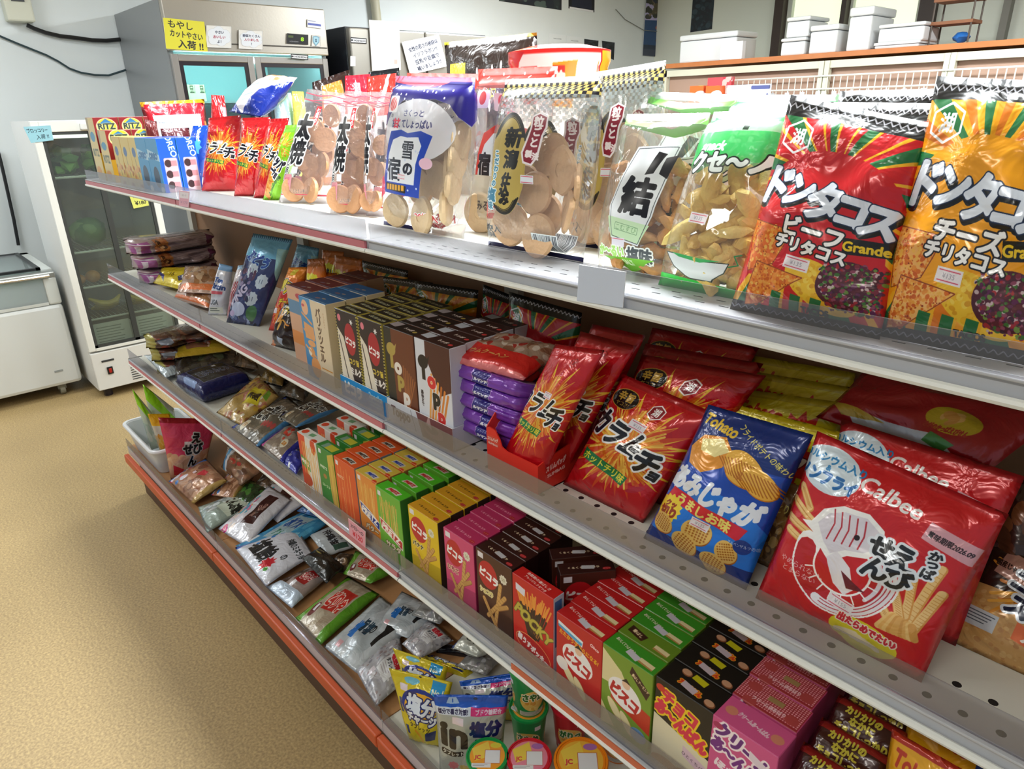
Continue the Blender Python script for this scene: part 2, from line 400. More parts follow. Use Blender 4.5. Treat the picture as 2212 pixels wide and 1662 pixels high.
# ------------------------------------------------------------------ print designs, 100 units wide, y down
def fries(c, cx, cy, n, r0, r1, cols=('#f08a28', '#e8a838', '#d86818', '#f8c850'), w=2.2, sy=1):
    for i in range(n):
        t = c.rn.uniform(0, 2*math.pi); a, b = c.rn.uniform(r0*.2, r0), c.rn.uniform(r0*.9, r1)
        t2 = t+c.rn.uniform(-.3, .3)
        c.L([(cx+a*math.cos(t), cy+a*math.sin(t)*sy), (cx+b*math.cos(t2), cy+b*math.sin(t2)*sy)], w*c.rn.uniform(.6, 1.1), c.rn.choice(cols))
def d_kara(slim=False):
    H = 205 if slim else 128; c = Cv(100, H, '#c4101c', 3.4); k = H/128
    c.R(0, 0, 100, 7, '#a80c18'); c.R(0, H-5, 100, H, '#a80c18')
    cy = 62*k if not slim else 95
    sy_ = 1.25 if slim else .95
    c.S(50, cy, 32, 57, 26, '#f0c030', .1, sy_, .16); c.S(50, cy, 30, 53, 26, '#d84818', .1, sy_, .16)
    fries(c, 50, cy, 190, 22, 46, sy=sy_)
    if not slim:
        c.E(20, 20, 16, 10, '#caa23a'); c.E(20, 20, 15.2, 9.3, '#15100e'); c.T('辛旨', 20, 17.5, 8.5, '#c8a040', bold=.4); c.T('ヤコさ!', 20, 25, 4.5, '#c8a040')
    hx = (57, 20) if not slim else (55, 24)
    if not slim: c.hexlogo(hx[0], hx[1], 7.5, '#ffffff', '#8a1020')
    else: c.hexlogo(62, 22, 6, '#801018', None, ''); c.hexlogo(62, 22, 6, '#801018', None, '湖')
    ty = cy-6; r = .16
    c.T('カラム', 34, ty-4, 26 if not slim else 33, '#101018', [(2.0, '#ffffff')], bold=1.3, rot=r, sx=.86, shear=.15)
    c.T('ー', 63, ty+4, 14, '#101018', [(2.0, '#ffffff')], bold=1.5, rot=r)
    c.T('チ', 78, ty+11, 25 if not slim else 31, '#101018', [(2.0, '#ffffff')], bold=1.3, rot=r, sx=.9)
    c.T('ョ', 88, ty+22, 12, '#101018', [(1.6, '#ffffff')], bold=1.1, rot=r)
    by = cy+20
    c.P([(8, by-4), (68, by+7), (66, by+17), (10, by+6)], '#147a3c'); c.T('ホットチリ味', 38, by+6.5, 8.4, '#f0e040', bold=.35, rot=.17)
    c.tag(50, cy-24, 18, .1)
    c.E(80, by+15, 9, 3, '#b82030', -.6)
    return c.img('kara')
def rays(c, cx, cy, cols, n, y1=200, R=170):
    for i in range(n):
        a, b = math.pi*2*i/n, math.pi*2*(i+.52)/n
        c.P([(cx, cy), (cx+R*math.cos(a), cy+R*math.sin(a)), (cx+R*math.cos(b), cy+R*math.sin(b))], cols[i % len(cols)])
        c.P([(cx, cy), (cx+R*math.cos(b), cy+R*math.sin(b)), (cx+R*math.cos(b+.05), cy+R*math.sin(b+.05))], '#f0b020')
def dorito(c, pts, base='#e8902a'):
    c.P(pts, base); xs = [p[0] for p in pts]; ys = [p[1] for p in pts]
    def ins(x, y):
        s = 0
        for i in range(len(pts)):
            (x0, y0), (x1, y1) = pts[i], pts[(i+1) % len(pts)]
            v = (x1-x0)*(y-y0)-(y1-y0)*(x-x0); s += 1 if v > 0 else -1
        return abs(s) == len(pts)
    c.blobs(min(xs), min(ys), max(xs), max(ys), 420, ('#d86a1c', '#eea040', '#e07820', '#f0b450', '#cc5c18', '#e89038') if base[2] != 'f' else ('#e8a850', '#f4c878', '#e8b460', '#f4d088', '#dc9844'), .5, 1.7, inside=ins); c.L(list(pts)+[pts[0]], .6, '#8c3c10')
    c.blobs(min(xs), min(ys), max(xs), max(ys), 60, ('#8a3010', '#a84818'), .3, .7, inside=ins)
def d_donta(v='r'):
    H = 150; base = '#c81420' if v == 'r' else '#f0a010'; c = Cv(100, H, base, 4)
    rays(c, 52, 50, ['#1e6e3c', '#c81420'] if v == 'r' else ['#1e6e3c', '#e07818'], 20)
    c.E(52, 62, 47, 30, base); c.R(0, 68, 88, 122, base); c.P([(10, 50), (90, 50), (97, 110), (4, 110)], base)
    c.R(0, 0, 100, 13, '#141416'); c.zig(0, 100, 6, 1.5, 2.6, 1.0, '#b8b8c0'); c.R(0, H-8, 100, H, '#141416'); c.zig(0, 100, H-4, 1.3, 2.6, .8, '#8a8a92')
    c.hexlogo(18, 26, 11, '#f0f0f4')
    DT = (('ド', 15, 60, 26), ('ン', 34, 61, 23), ('タ', 53, 65, 25), ('コ', 71, 69, 22), ('ス', 88, 72, 23))
    for dx in (2.2, 1.1):
        for ch, x, y, z_ in DT: c.T(ch, x+dx*.5, y+dx, z_, '#101014', [(1.0, '#101014')], rot=.1, bold=1.5, sx=.92, shear=.08)
    for ch, x, y, z_ in DT: c.T(ch, x, y, z_, '#e4ecfa', [(.7, '#182848')], rot=.1, bold=1.5, sx=.92, shear=.08)
    c.P([(70, 86), (98, 84), (98, 94), (71, 97)], '#141210'); c.T('Grande', 84, 90.5, 8, '#f0c820', bold=.35, rot=-.05)
    dorito(c, [(2, 84), (36, 88), (27, 112), (8, 120)], '#e8702a' if v == 'r' else '#f0b060')
    c.E(62, 122, 27, 14, '#f0c030', .5); c.blobs(44, 108, 84, 136, 120, ('#e8b020', '#f4d050', '#d89a18'), .8, 2.6, inside=lambda x, y: abs((x-62)*.48+(122-y)*.88) < 11 and (x-62)**2+(y-122)**2 < 500)
    c.E(78, 118, 19, 17, '#4c1626'); c.blobs(60, 102, 98, 136, 420, ('#5a1a28', '#7a2434', '#5c1c48', '#3c1428', '#9c2028', '#3a6828', '#6c8838', '#8c4058', '#c8b0b0'), .6, 1.8, inside=lambda x, y: (x-56)*.8 > (118-y)*-.2+(2) and x > 58+abs(y-112)*.5)
    dorito(c, [(14, 112), (50, 118), (20, 142), (10, 144)], '#e8862a' if v == 'r' else '#f4b868')
    for x in (30, 44, 58): c.P([(x, 130), (x+7, 131), (x+5, 142), (x-2, 142)], '#1e6e3c'); c.P([(x+7, 131), (x+9, 131), (x+7, 142), (x+5, 142)], '#f0b020')
    t1 = 'ビーフ' if v == 'r' else 'チーズ'
    c.T(t1, 50, 86, 13, '#ffffff', [(1, '#181418')], bold=.8, rot=.12); c.T('チリタコス', 50, 97.5, 9.5, '#ffffff', [(.9, '#181418')], bold=.6, rot=.12, sx=.95)
    c.tag(44, 109, 17, .1)
    c.T('TACOS', 60, 139.5, 5, '#141210', bold=.4)
    return c.img('donta')
def waffle(c, x, y, r, rot=0, sq=.85, hole='#b06a20'):
    c.E(x+.6, y+1.0, r, r*sq, '#a85c18', rot); c.E(x, y, r, r*sq, '#e8bc62', rot)
    n = 4
    for i in range(-n, n+1):
        for j in range(-n, n+1):
            u, v = i*r/4.6, j*r/4.6
            if u*u+v*v < r*r*.72: c.E(x+u*math.cos(rot)-v*sq*math.sin(rot), y+u*math.sin(rot)+v*sq*math.cos(rot), r*.075, r*.07, hole, n=8)
def d_ami():
    c = Cv(100, 145, '#1348b4', 3.6)
    c.R(0, 0, 100, 40, '#12307c'); c.E(50, 120, 60, 50, '#1c78e0'); c.R(0, 128, 100, 145, '#12307c')
    c.T('Tohato', 24, 14, 12, '#f0c840', bold=.5, rot=.15)
    c.P([(6, 40), (14, 26), (36, 22), (48, 32), (46, 48), (30, 58), (12, 54)], '#e89830'); c.P([(14, 30), (34, 24), (46, 33), (34, 42), (18, 40)], '#f8e8a0')
    for x, y, r in ((64, 44, 21), (82, 52, 17)):
        c.E(x, y, r, r*.62, '#c87820', .5); c.E(x-.6, y-.8, r, r*.6, '#f0b848', .5)
        for i in range(-6, 7): c.L([(x+i*3-8, y-8+abs(i)*.5), (x+i*3+6, y+9-abs(i)*.5)], .9, '#b86c18')
    c.T('フライドポテトの味わい', 72, 24, 5.6, '#f0e070', bold=.2, rot=.45)
    c.T('あみじゃが', 48, 74, 22, '#eef4ff', bold=1.6, rot=.14, shear=.1, width=88)
    c.P([(10, 80), (88, 92), (84, 104), (6, 92)], '#d81c34'); c.T('うましお味', 46, 92.5, 10.5, '#f8e878', bold=.6, rot=.14)
    c.S(14, 102, 12.5, 15, 16, '#f8d838'); c.T('クッ', 15, 97, 6, '#a03810', bold=.5); c.T('切り', 15, 105, 9, '#a03810', bold=.8)
    for x, y, r, t in ((14, 118, 12, .2), (48, 112, 14, 0), (40, 128, 13, .4), (77, 118, 11, 1.2), (68, 134, 12, .3)): waffle(c, x, y, r, t)
    c.E(88, 108, 7, 7, '#143a90'); c.T('アルペンザルツの塩', 88, 107, 3.4, '#e0e8f8', sx=.7)
    c.tag(48, 104, 17, .12)
    return c.img('amijaga')
def d_kappa(up=True):
    c = Cv(100, 118, '#cc1a22', 4.2); c.R(0, 0, 100, 5, '#b81420'); c.R(0, 113, 100, 118, '#b81420')
    c.E(16, 18, 19, 13.5, '#d8e8f4', .1); c.T('カルシウム入り', 16, 12, 5.2, '#2080c0', bold=.25); c.T('&', 15, 17, 4, '#2080c0', bold=.2); c.T('ノンフライ', 16, 23, 8.5, '#1468b0', bold=.6, sx=.8)
    c.T('Calbee', 52, 17, 11, '#f4f0f0', bold=.35, rot=.08, shear=.1)
    st = lambda x0, y0, x1, y1, w=5: (c.L([(x0, y0), (x1, y1)], w, '#d89848'), c.L([(x0-.4, y0-.4), (x1-.4, y1-.4)], w*.8, '#f0c884'), [c.L([(x0+(x1-x0)*t-w*.35, y0+(y1-y0)*t-.4), (x0+(x1-x0)*t+w*.35, y0+(y1-y0)*t+.4)], .3, '#cc8a3c') for t in np.arange(.06, .96, .07)])
    for a in ((4, 34, 14, 44), (2, 44, 18, 50), (3, 55, 20, 58), (6, 62, 22, 66), (88, 44, 84, 84), (78, 54, 82, 80), (70, 64, 80, 82), (93, 58, 88, 86), (64, 74, 78, 88)): st(*a)
    for i in range(10): c.L([(76+i*1.2, 82+i*.2), (72+i*2, 92)], 4, c.rn.choice(('#e8b060', '#f0c478', '#dca050')))
    def arc(cx, cy, r, t0, t1, w, col, sq=1.05):
        c.L([(cx+r*math.cos(t), cy+r*sq*math.sin(t)) for t in np.linspace(t0, t1, 30)], w, col)
    arc(44, 68, 23, -1.9, 3.35, 15, '#ffffff'); arc(44, 68, 23, -1.6, 3.2, 12.5, '#c01c26')
    arc(44, 68, 26, -1.9, 1.9, 5.5, '#f2eef4'); arc(44, 68, 21, -1.7, .6, 2.2, '#e8e0ea'); arc(44, 68, 26.5, -1.8, 1.8, .5, '#b82030'); arc(44, 68, 24.6, -1.8, 1.8, .5, '#b82030')
    c.P([(18, 50), (22, 40), (32, 33), (46, 31), (56, 37), (60, 48), (54, 56), (44, 60), (36, 68), (28, 62), (22, 56), (12, 52)], '#ffffff')
    c.P([(22, 49), (26, 41), (34, 36), (46, 34), (54, 39), (57, 48), (51, 54), (42, 57), (35, 63), (29, 58)], '#e4dfea')
    for k in range(5): c.L([(28+k*4.5, 37-k*.3), (31+k*4.3, 45), (30+k*4.4, 56-k*.6)], .8, '#b82838')
    c.P([(38, 60), (48, 66), (54, 78), (50, 84), (42, 80), (34, 66)], '#efebf3'); c.P([(44, 70), (60, 76), (50, 79)], '#6a1420')
    c.E(45, 47, 1.5, 1.7, '#281018')
    for k in range(8):
        t = .2+k*.36; c.L([(44+16*math.cos(t), 68+17*math.sin(t)), (44+21.5*math.cos(t), 68+23*math.sin(t))], .9, '#ffffff')
    for ch, x, y, s in (('え', 70, 47, 15), ('び', 72, 60, 13), ('せ', 58, 46, 12), ('ん', 60, 59, 13)): c.T(ch, x, y, s, '#1a2028', [(1.6, '#e8f0fa')], bold=.7)
    c.T('かっぱ', 83, 44, 6, '#1a2028', [(1.2, '#e8f0fa')], bold=.4, vert=True, sp=.95)
    c.P([(74, 20), (99, 25), (98, 37), (73, 31)], '#e0a8b4'); c.T('賞味期限2026.09', 86, 28.5, 3.8, '#302028', bold=.12, rot=.17, width=22)
    c.E(66, 106, 19, 11.5, '#e8d820', .12); c.T('出たらめでたい♪', 67, 99.5, 6, '#d82838', [(.7, '#fff4e0')], bold=.4, rot=.12, width=32)
    for k in range(6): c.L([(52+k*4, 108+k*.4), (62+k*2.5, 106+k)], 4, '#f0e0b8')
    c.T('やめられない、', 22, 80, 4, '#f0d0d0'); c.T('とまらない', 22, 85, 4, '#f0d0d0')
    c.tag(50, 90, 15, .1, '155')
    return c.img('kappa')
def d_tohato(bg='#d8c81c', t='ザク', bc='#c82418', blue=False):
    c = Cv(100, 120, bg, 3); c.R(0, 0, 100, 6, '#b8a410' if not blue else '#b83018'); c.T('Tohato', 30, 16, 14, '#c03a18', bold=.6, rot=.06, shear=.15)
    if blue: c.R(58, 22, 98, 52, '#143a8c'); c.T('ポテト', 78, 36, 10, '#f0e8c0', bold=.5)
    else: c.S(70, 34, 17, 24, 12, bc); c.T(t, 70, 34, 14, '#f8f0e0', [(1, '#701010')], bold=.8)
    c.blobs(10, 60, 90, 116, 70, ('#e8a030', '#f0b848', '#d88820'), 4, 9)
    c.T('キャラメルコーン' if not blue else 'ハーベスト', 50, 56, 11, '#b02818', bold=.6, width=80)
    return c.img('tohato')
def d_corn():
    c = Cv(100, 130, '#2c1810', 4); c.P([(0, 66), (40, 60), (70, 80), (100, 84), (100, 130), (0, 130)], '#c89858'); c.blobs(0, 70, 100, 130, 200, ('#c08c4c', '#d4a868', '#b8824a'), 1, 3)
    c.E(70, 50, 40, 30, '#3c1c14'); fries(c, 50, 52, 60, 20, 42, ('#d89030', '#f0b048', '#c87828'), 3)
    c.P([(20, 22), (50, 24), (48, 52), (16, 48)], '#b08070'); c.T('国産じゃがいも使用', 33, 37, 6.5, '#302018', bold=.3, sx=.55)
    c.T('コーン', 66, 50, 22, '#15233e', [(2.4, '#e8f0f8')], bold=1.2, rot=.15); c.T('スナック', 70, 74, 22, '#15233e', [(2.4, '#e8f0f8')], bold=1.2, rot=.15, width=70)
    c.P([(46, 84), (100, 94), (100, 112), (46, 102)], '#e06830'); c.T('バター', 74, 98, 13, '#fff4e8', bold=.8, rot=.17)
    c.R(6, 88, 34, 106, '#c8ccd0'); [c.R(8, 91+k*3, 32-k*2 % 9, 92+k*3, '#505860') for k in range(4)]
    return c.img('corn')
# ---- clear-film bags (alpha 0 where the film is clear)
def clear(H, ppu=3.4, bg='#ffffff'): return Cv(100, H, bg, ppu, 0)
def d_senbei():
    c = clear(150); c.R(0, 0, 100, 150, '#f0e8f0', .10)
    for y in (6, 14): c.zig(0, 100, y, 1.2, 22, 1.1, '#d83048')
    c.R(0, 138, 100, 139.2, '#c82840'); c.R(0, 143, 100, 150, '#f0e6ea', .5)
    c.P([(40, 22), (50, 22), (50, 46), (40, 46)], '#d83038'); c.T('七尾の', 45, 34, 6.5, '#fff0f0', bold=.3, vert=True)
    c.T('太', 26, 50, 30, '#14141c', [(2.2, '#ffffff')], bold=2.2); c.T('焼', 24, 82, 32, '#14141c', [(2.2, '#ffffff')], bold=1.2)
    c.T('しお味', 12, 106, 9, '#14141c', [(1, '#ffffff')], bold=.5, vert=True)
    c.RR(8, 112, 27, 136, 3, '#e89ca8'); c.T('¥180', 17, 118, 5, '#d84860', vert=False); c.T('2個', 17, 127, 7, '#d84860'); c.R(24, 102, 36, 111, '#f4f0f8')
    c.T('しとうふ手', 46, 134, 4.5, '#202028')
    return c.img('senbei')
def d_yuki(col='#241c78'):
    c = clear(150); c.R(0, 0, 100, 12, '#e8506a' if col[1] == '2' else '#e84838', 1); c.P([(0, 6), (55, 12), (72, 4), (100, 4), (100, 44), (86, 26), (70, 22), (30, 24), (14, 40), (10, 46), (0, 50)], col)
    c.E(52, 52, 42, 30, '#f2f2fa', a=.7)
    for i in range(26): c.E(c.rn.uniform(0, 100), c.rn.uniform(8, 26), .9, 1.2, '#ffffff', n=8)
    c.RR(8, 20, 24, 36, 2, '#f4f0f4'); c.E(16, 28, 6, 6.5, '#e03838'); c.T('三幸', 16, 39, 4, '#303040'); [c.L([(12+k*3, 34), (15+k*3, 22)], .7, '#fff0f0') for k in range(3)]
    c.T('さくっと', 48, 36, 6.5, '#303070', bold=.2); c.T('甘くてしょっぱい', 46, 46, 8, '#303070', bold=.3, width=52); c.T('甘', 26, 46, 9, '#e03050', bold=.4)
    c.P([(20, 54), (34, 52), (44, 55), (62, 52), (74, 56), (66, 80), (62, 116), (8, 114), (14, 76)], '#1c44b8' if col[1] == '2' else '#e03028')
    c.P([(24, 62), (34, 58), (44, 59), (60, 58), (64, 66), (58, 84), (56, 104), (16, 103), (18, 78)], '#eef2fa')
    c.T('雪', 47, 71, 17, '#14182c', bold=.35); c.T('の', 48, 89, 12, '#14182c', bold=.7); c.T('宿', 28, 90, 21, '#14182c', bold=.6)
    for i in range(14): c.E(c.rn.uniform(12, 68), c.rn.uniform(56, 110), 1.1, 1.1, '#d4e0f8', n=8)
    c.P([(14, 104), (46, 106), (45, 113), (16, 111)], '#282018')
    for k in range(6): c.R(17+k*4.6, 105.5, 20.4+k*4.6, 111, '#f0b030')
    c.P([(2, 104), (8, 98), (13, 106), (13, 116), (6, 121), (0, 114)], '#ec3c68'); c.T('北海道', 7, 108, 3.5, '#ffe0e8'); c.T('クリーム', 7, 112.5, 3.5, '#ffe0e8')
    c.E(69, 82, 7, 5.5, '#f4c8dc'); c.tag(40, 97, 10, .05, '')
    c.T('20枚入', 66, 134, 7.5, '#d83040', [(.8, '#ffffff')], bold=.3); c.T('10包装', 66, 141, 5, '#d83040', [(.6, '#ffffff')], bold=.2)
    c.R(0, 146, 60, 150, col)
    return c.img('yuki')
def d_kokuto():
    c = clear(150); c.P([(0, 0), (100, 0), (100, 14), (0, 16)], '#e03a30'); [c.E(8+k*9, 5+(k % 3)*3, 1, 1.3, '#fff') for k in range(11)]
    c.RR(12, 20, 32, 36, 2, '#f0e8f0'); c.E(22, 27, 5, 6, '#e03838')
    c.P([(30, 58), (50, 50), (60, 52), (58, 108), (18, 108), (22, 76)], '#e03830'); c.P([(32, 68), (46, 58), (60, 58), (58, 104), (22, 104), (26, 80)], '#e8f0fa')
    c.T('宿', 34, 86, 20, '#14182c', bold=1.0); c.R(20, 105, 44, 113, '#302414'); [c.R(21+k*5, 106, 25+k*5, 112, '#f0b030') for k in range(4)]
    c.E(10, 110, 7, 8, '#5048a0'); c.T('黒糖みるく', 26, 124, 9.5, '#28242c', bold=.3); c.R(0, 96, 60, 136, '#e8e0cc', .35)
    c.T('黒糖みるく', 26, 124, 9.5, '#28242c', bold=.3)
    return c.img('kokuto')
def d_niigata():
    c = clear(172, 3.8); c.R(0, 0, 100, 5, '#dcdce0', .35)
    s = 3.1
    for j in range(4):
        for i in range(33): c.R(i*s, 5+j*s, i*s+s, 5+j*s+s, '#c8b060' if (i+j) % 2 else '#15121e')
    for j in range(8):
        for i in range(33):
            if (i+j) % 2 and c.rn.random() < 1-.08*j: c.R(i*s, 17.5+j*s, i*s+s, 17.5+j*s+s, '#a8b4b8', .5)
    c.E(30, 84, 22, 50, '#b8a050', -.02); c.E(34, 84, 16, 46, '#c0a858', -.02)
    for t0, t1 in ((-2.6, -.5), (.7, 2.2)):
        for k in range(4): c.L([(30+(21-k*1.2)*math.cos(t), 84+(49-k*1.4)*math.sin(t)) for t in np.linspace(t0+k*.06, t1-k*.09, 18)], 1.6-.3*k, '#141210')
    for ch, x, y, z in (('新', 36, 58, 18), ('潟', 35, 79, 17), ('仕', 32, 98, 11), ('込', 31, 109, 11), ('み', 31, 119, 10)): c.T(ch, x, y, z, '#100e10', bold=.9, shear=.1)
    c.P([(60, 34), (68, 38), (69, 48), (66, 56), (64, 76), (58, 84), (49, 82), (46, 72), (49, 60), (52, 48), (52, 38)], '#f0e8ec'); c.P([(60, 36), (67, 39), (67, 48), (64, 56), (62, 75), (57, 82), (50, 80), (48, 72), (51, 60), (54, 48), (54, 39)], '#8c1830')
    for ch, x, y, z in (('粒', 60, 43, 9), ('ご', 60, 52, 8), ('と', 58, 62, 9), ('製', 54, 73, 6.5), ('法', 61, 75, 6.5)): c.T(ch, x, y, z, '#f8eef0', bold=.5)
    for i, ch in enumerate('こだわりの'): c.T(ch, 16-.3*i, 74+i*7.4, 6.4, '#1c7ca0', [(.8, '#e8f4f8')], bold=.4)
    c.T('塩', 13, 115, 13, '#1c7ca0', [(1, '#e8f4f8')], bold=.7); c.T('味', 13, 126, 8, '#1c7ca0', [(1, '#e8f4f8')], bold=.4)
    c.E(1, 132, 8.5, 9.5, '#d83a30'); c.T('No.1', 3, 133, 6, '#ffe8e0', bold=.4)
    c.T('30枚入', 10, 150, 8.5, '#18202c', bold=.3); c.T('15袋装', 10, 157, 5, '#18202c', bold=.2)
    c.R(48, 93, 60, 101, '#e8eef8'); c.R(48.5, 94, 59.5, 94.6, '#d84860'); c.R(48.5, 99.6, 59.5, 100.2, '#d84860')
    c.bar(60, 149, 82, 164); c.R(0, 166, 100, 172, '#1c1c50')
    return c.img('niigata')
def d_komu():
    c = clear(170); c.R(0, 0, 100, 8, '#e8f8e8', .3); c.zig(0, 100, 12, 4, 34, 7, '#7fe060')
    c.P([(44, 40), (90, 36), (78, 108), (66, 140), (30, 134), (22, 100)], '#e8ecf0'); c.P([(23, 112), (76, 118), (66, 138), (30, 133)], '#cce8c0')
    c.L([(46, 42), (88, 38), (76, 108), (65, 138), (32, 132), (24, 100), (46, 42)], .7, '#404850')
    c.P([(70, 44), (80, 46), (70, 66), (60, 68)], '#15151c'); c.P([(80, 50), (90, 46), (84, 70), (76, 66)], '#15151c')
    c.T('結', 56, 90, 36, '#14141c', bold=1.7, rot=.05); c.L([(36, 118), (64, 122), (63, 129), (35, 125), (36, 118)], .5, '#70a070'); c.T('こむすび', 50, 123.5, 6, '#80b078', rot=.1)
    c.R(32, 134, 50, 143, '#e8e4f0'); c.R(33, 135, 49, 135.6, '#d84860')
    c.T('か〜るい', 30, 148, 11, '#a8e070', [(1.2, '#f4fff0')], bold=.8, width=38); c.T('塩味', 68, 149, 14, '#50585c', [(1.6, '#f4f8f4')], bold=.8)
    c.P([(20, 154), (86, 152), (50, 167)], '#7cc840'); c.T('SALT', 52, 157.5, 5.5, '#e8ffe0', bold=.3)
    return c.img('komusubi')
def d_boat():
    c = clear(185); c.R(0, 0, 100, 6, '#e8f8ec', .4); c.R(0, 6, 100, 13, '#58e070', .85); c.R(0, 13, 100, 26, '#c8f4d4', .55); c.P([(0, 26), (100, 24), (100, 52), (70, 60), (30, 48), (0, 62)], '#40c868', .8)
    c.R(60, 16, 66, 24, '#143018'); c.T('snack', 34, 40, 12, '#eafff0', bold=.7, shear=.2)
    c.T('クセ〜ノ', 55, 56, 20, '#e8f4f0', [(1.5, '#14241c')], bold=1.4, width=86)
    c.tag(42, 112, 20, .08)
    c.P([(10, 148), (22, 149), (52, 154), (80, 152), (76, 162), (62, 172), (40, 172), (24, 162)], '#e0e8e8'); c.L([(10, 148), (22, 149), (52, 154), (80, 152), (76, 162), (62, 172), (40, 172), (24, 162), (10, 148)], .9, '#203028')
    c.P([(18, 148), (52, 151), (74, 151), (52, 155), (28, 152)], '#40b060'); c.L([(80, 155), (88, 152), (84, 144), (90, 142)], 1.2, '#208848'); c.E(50, 176, 10, 3, '#d8e0e0')
    c.P([(0, 172), (30, 174), (60, 176), (100, 178), (100, 185), (0, 185)], '#2cc040'); c.P([(0, 170), (40, 173), (100, 177), (100, 179), (0, 174)], '#38d050')
    return c.img('gravyboat')
# ---- generic small packets
def d_gen(name, bg, H=130, bands=(), texts=(), blobs=None, seals=None, clr=False, tagat=None, ppu=2.4, extra=None):
    c = clear(H, ppu, bg) if clr else Cv(100, H, bg, ppu)
    for b in bands: c.R(*b)
    if blobs: c.blobs(*blobs[0], **(blobs[1] if len(blobs) > 1 else {}))
    if extra: extra(c)
    for t in texts: c.T(*t[:5], **(t[5] if len(t) > 5 else {}))
    if seals: c.R(0, 0, 100, 5, seals); c.R(0, H-5, 100, H, seals); [c.R(k*3, 0, k*3+.8, 5, '#ffffff', .3) for k in range(34)] if clr else None
    if tagat: c.R(tagat[0]-6, tagat[1]-4, tagat[0]+6, tagat[1]+4, '#eeeaf2')
    return c.img(name)
# ---- cartons, units of mm: w wide, h tall, d deep
def carton(name, w, h, d, bg, front, top=None, side=None, ppu=1.15, topbg=None, sidebg=None):
    c = Cv(w+d, h+d, bg, ppu); c.R(0, 0, w, d, topbg or bg); c.R(w, d, w+d, h+d, sidebg or bg)
    c.o = (0, d); front(c, w, h)
    c.o = (0, 0)
    if top: top(c, w, d)
    if side: c.o = (w, d); side(c, d, h)
    c.o = (0, 0); c.L([(0, d), (w, d)], .5, tuple(x*.8 for x in hexc(topbg or bg)))
    return box_mesh(w/1000, d/1000, h/1000, c.img(name))
def sticks(c, w, h, cols=('#e8b050', '#d89838', '#f0c870'), n=14, y0=.2, y1=.7, wd=2.6, ch=None):
    for i in range(n):
        x = w*(.15+.7*i/n); x2 = x+c.rn.uniform(-6, 6); a, b = h*(y0+c.rn.uniform(0, .12)), h*(y1+c.rn.uniform(0, .1))
        c.L([(x, a), (x2, b)], wd, c.rn.choice(cols))
        if ch: c.L([(x+(x2-x)*.3, a+(b-a)*.3), (x2, b)], wd, ch)
def st(c, x, y, w=11, h=11): c.R(x, y, x+w, y+h, '#ece8ee')
def f_pretz(main, banner, bt, tcol, sub):
    def f(c, w, h):
        sticks(c, w, h*.9, n=16, y0=.12, y1=.62, wd=2)
        if banner: c.P([(4, h*.44), (w*.5, h*.5), (w*.96, h*.6), (w*.94, h*.74), (w*.5, h*.66), (8, h*.6)], '#f4f0f0'); c.P([(6, h*.46), (w*.5, h*.52), (w*.94, h*.615), (w*.92, h*.72), (w*.5, h*.64), (10, h*.58)], banner); c.T('PRETZ', w*.5, h*.585, 18, '#fff8f0', bold=1.2, rot=.25, width=w*.72)
        c.T(sub, w*.55, h*.78, 15, '#f8f0d8', [(1.4, '#604020')], bold=.8, width=w*.6); sticks(c, w, h, n=5, y0=.86, y1=.96, wd=2)
        st(c, 6, 7)
    return f
def t_pretz(lab, lc, spot=None):
    def f(c, w, d):
        c.P([(w*.34, d*.4), (w*.5, d*.3), (w*.8, d*.42), (w*.76, d*.82), (w*.5, d*.72), (w*.3, d*.8)], '#d8d0c8'); c.T('PRETZ', w*.54, d*.57, 8, lc, bold=.9, width=w*.34, shear=.2)
        if spot: c.E(w*.86, d*.96, 8, 5, spot)
    return f
def f_picola(bg, sub, sc):
    def f(c, w, h):
        c.P([(0, h*.7), (w, h*.62), (w, h), (0, h)], tuple(x*.85 for x in hexc(bg)))
        c.E(w*.33, h*.27, w*.27, h*.17, '#c41c24', .1); c.T('ピコラ', w*.36, h*.28, 17, '#ffffff', bold=1.2, rot=.2, width=w*.5)
        c.S(w*.76, h*.2, 8, 10, 9, '#e8e4d0'); c.T('50', w*.76, h*.2, 8, '#a09060')
        for x0, y0, x1, y1 in ((w*.68, h*.3, w*.5, h*.86), (w*.8, h*.42, w*.3, h*.8), (w*.85, h*.52, w*.6, h*.62), (w*.2, h*.6, w*.55, h*.9)):
            c.L([(x0, y0), (x1, y1)], 9, '#9a6030'); c.L([(x0-.6, y0), (x1-.6, y1)], 7.4, '#d8a860')
            for k in np.arange(.05, 1, .11): c.L([(x0+(x1-x0)*k-4, y0+(y1-y0)*k-2), (x0+(x1-x0)*k+4, y0+(y1-y0)*k+2)], .8, '#9c6834')
        c.T(sub, w*.27, h*.5, 11, sc, [(1.4, '#f4e8b8')], bold=.7, width=w*.36); st(c, 5, 5, 14, 11)
    return f
def t_picola(tc, tagc=True):
    def f(c, w, d):
        c.T('くるくるショコラ', w*.45, d*.52, 5, tc, bold=.3, rot=.06, width=w*.56); c.E(w*.85, d*.76, 7, 3.6, '#b81c24'); c.T('ピコラ', w*.85, d*.76, 3.5, '#f4d8d0')
        if tagc: c.P([(w*.42, d*.34), (w*.66, d*.42), (w*.63, d*.72), (w*.4, d*.64)], '#c4c4cc')
    return f
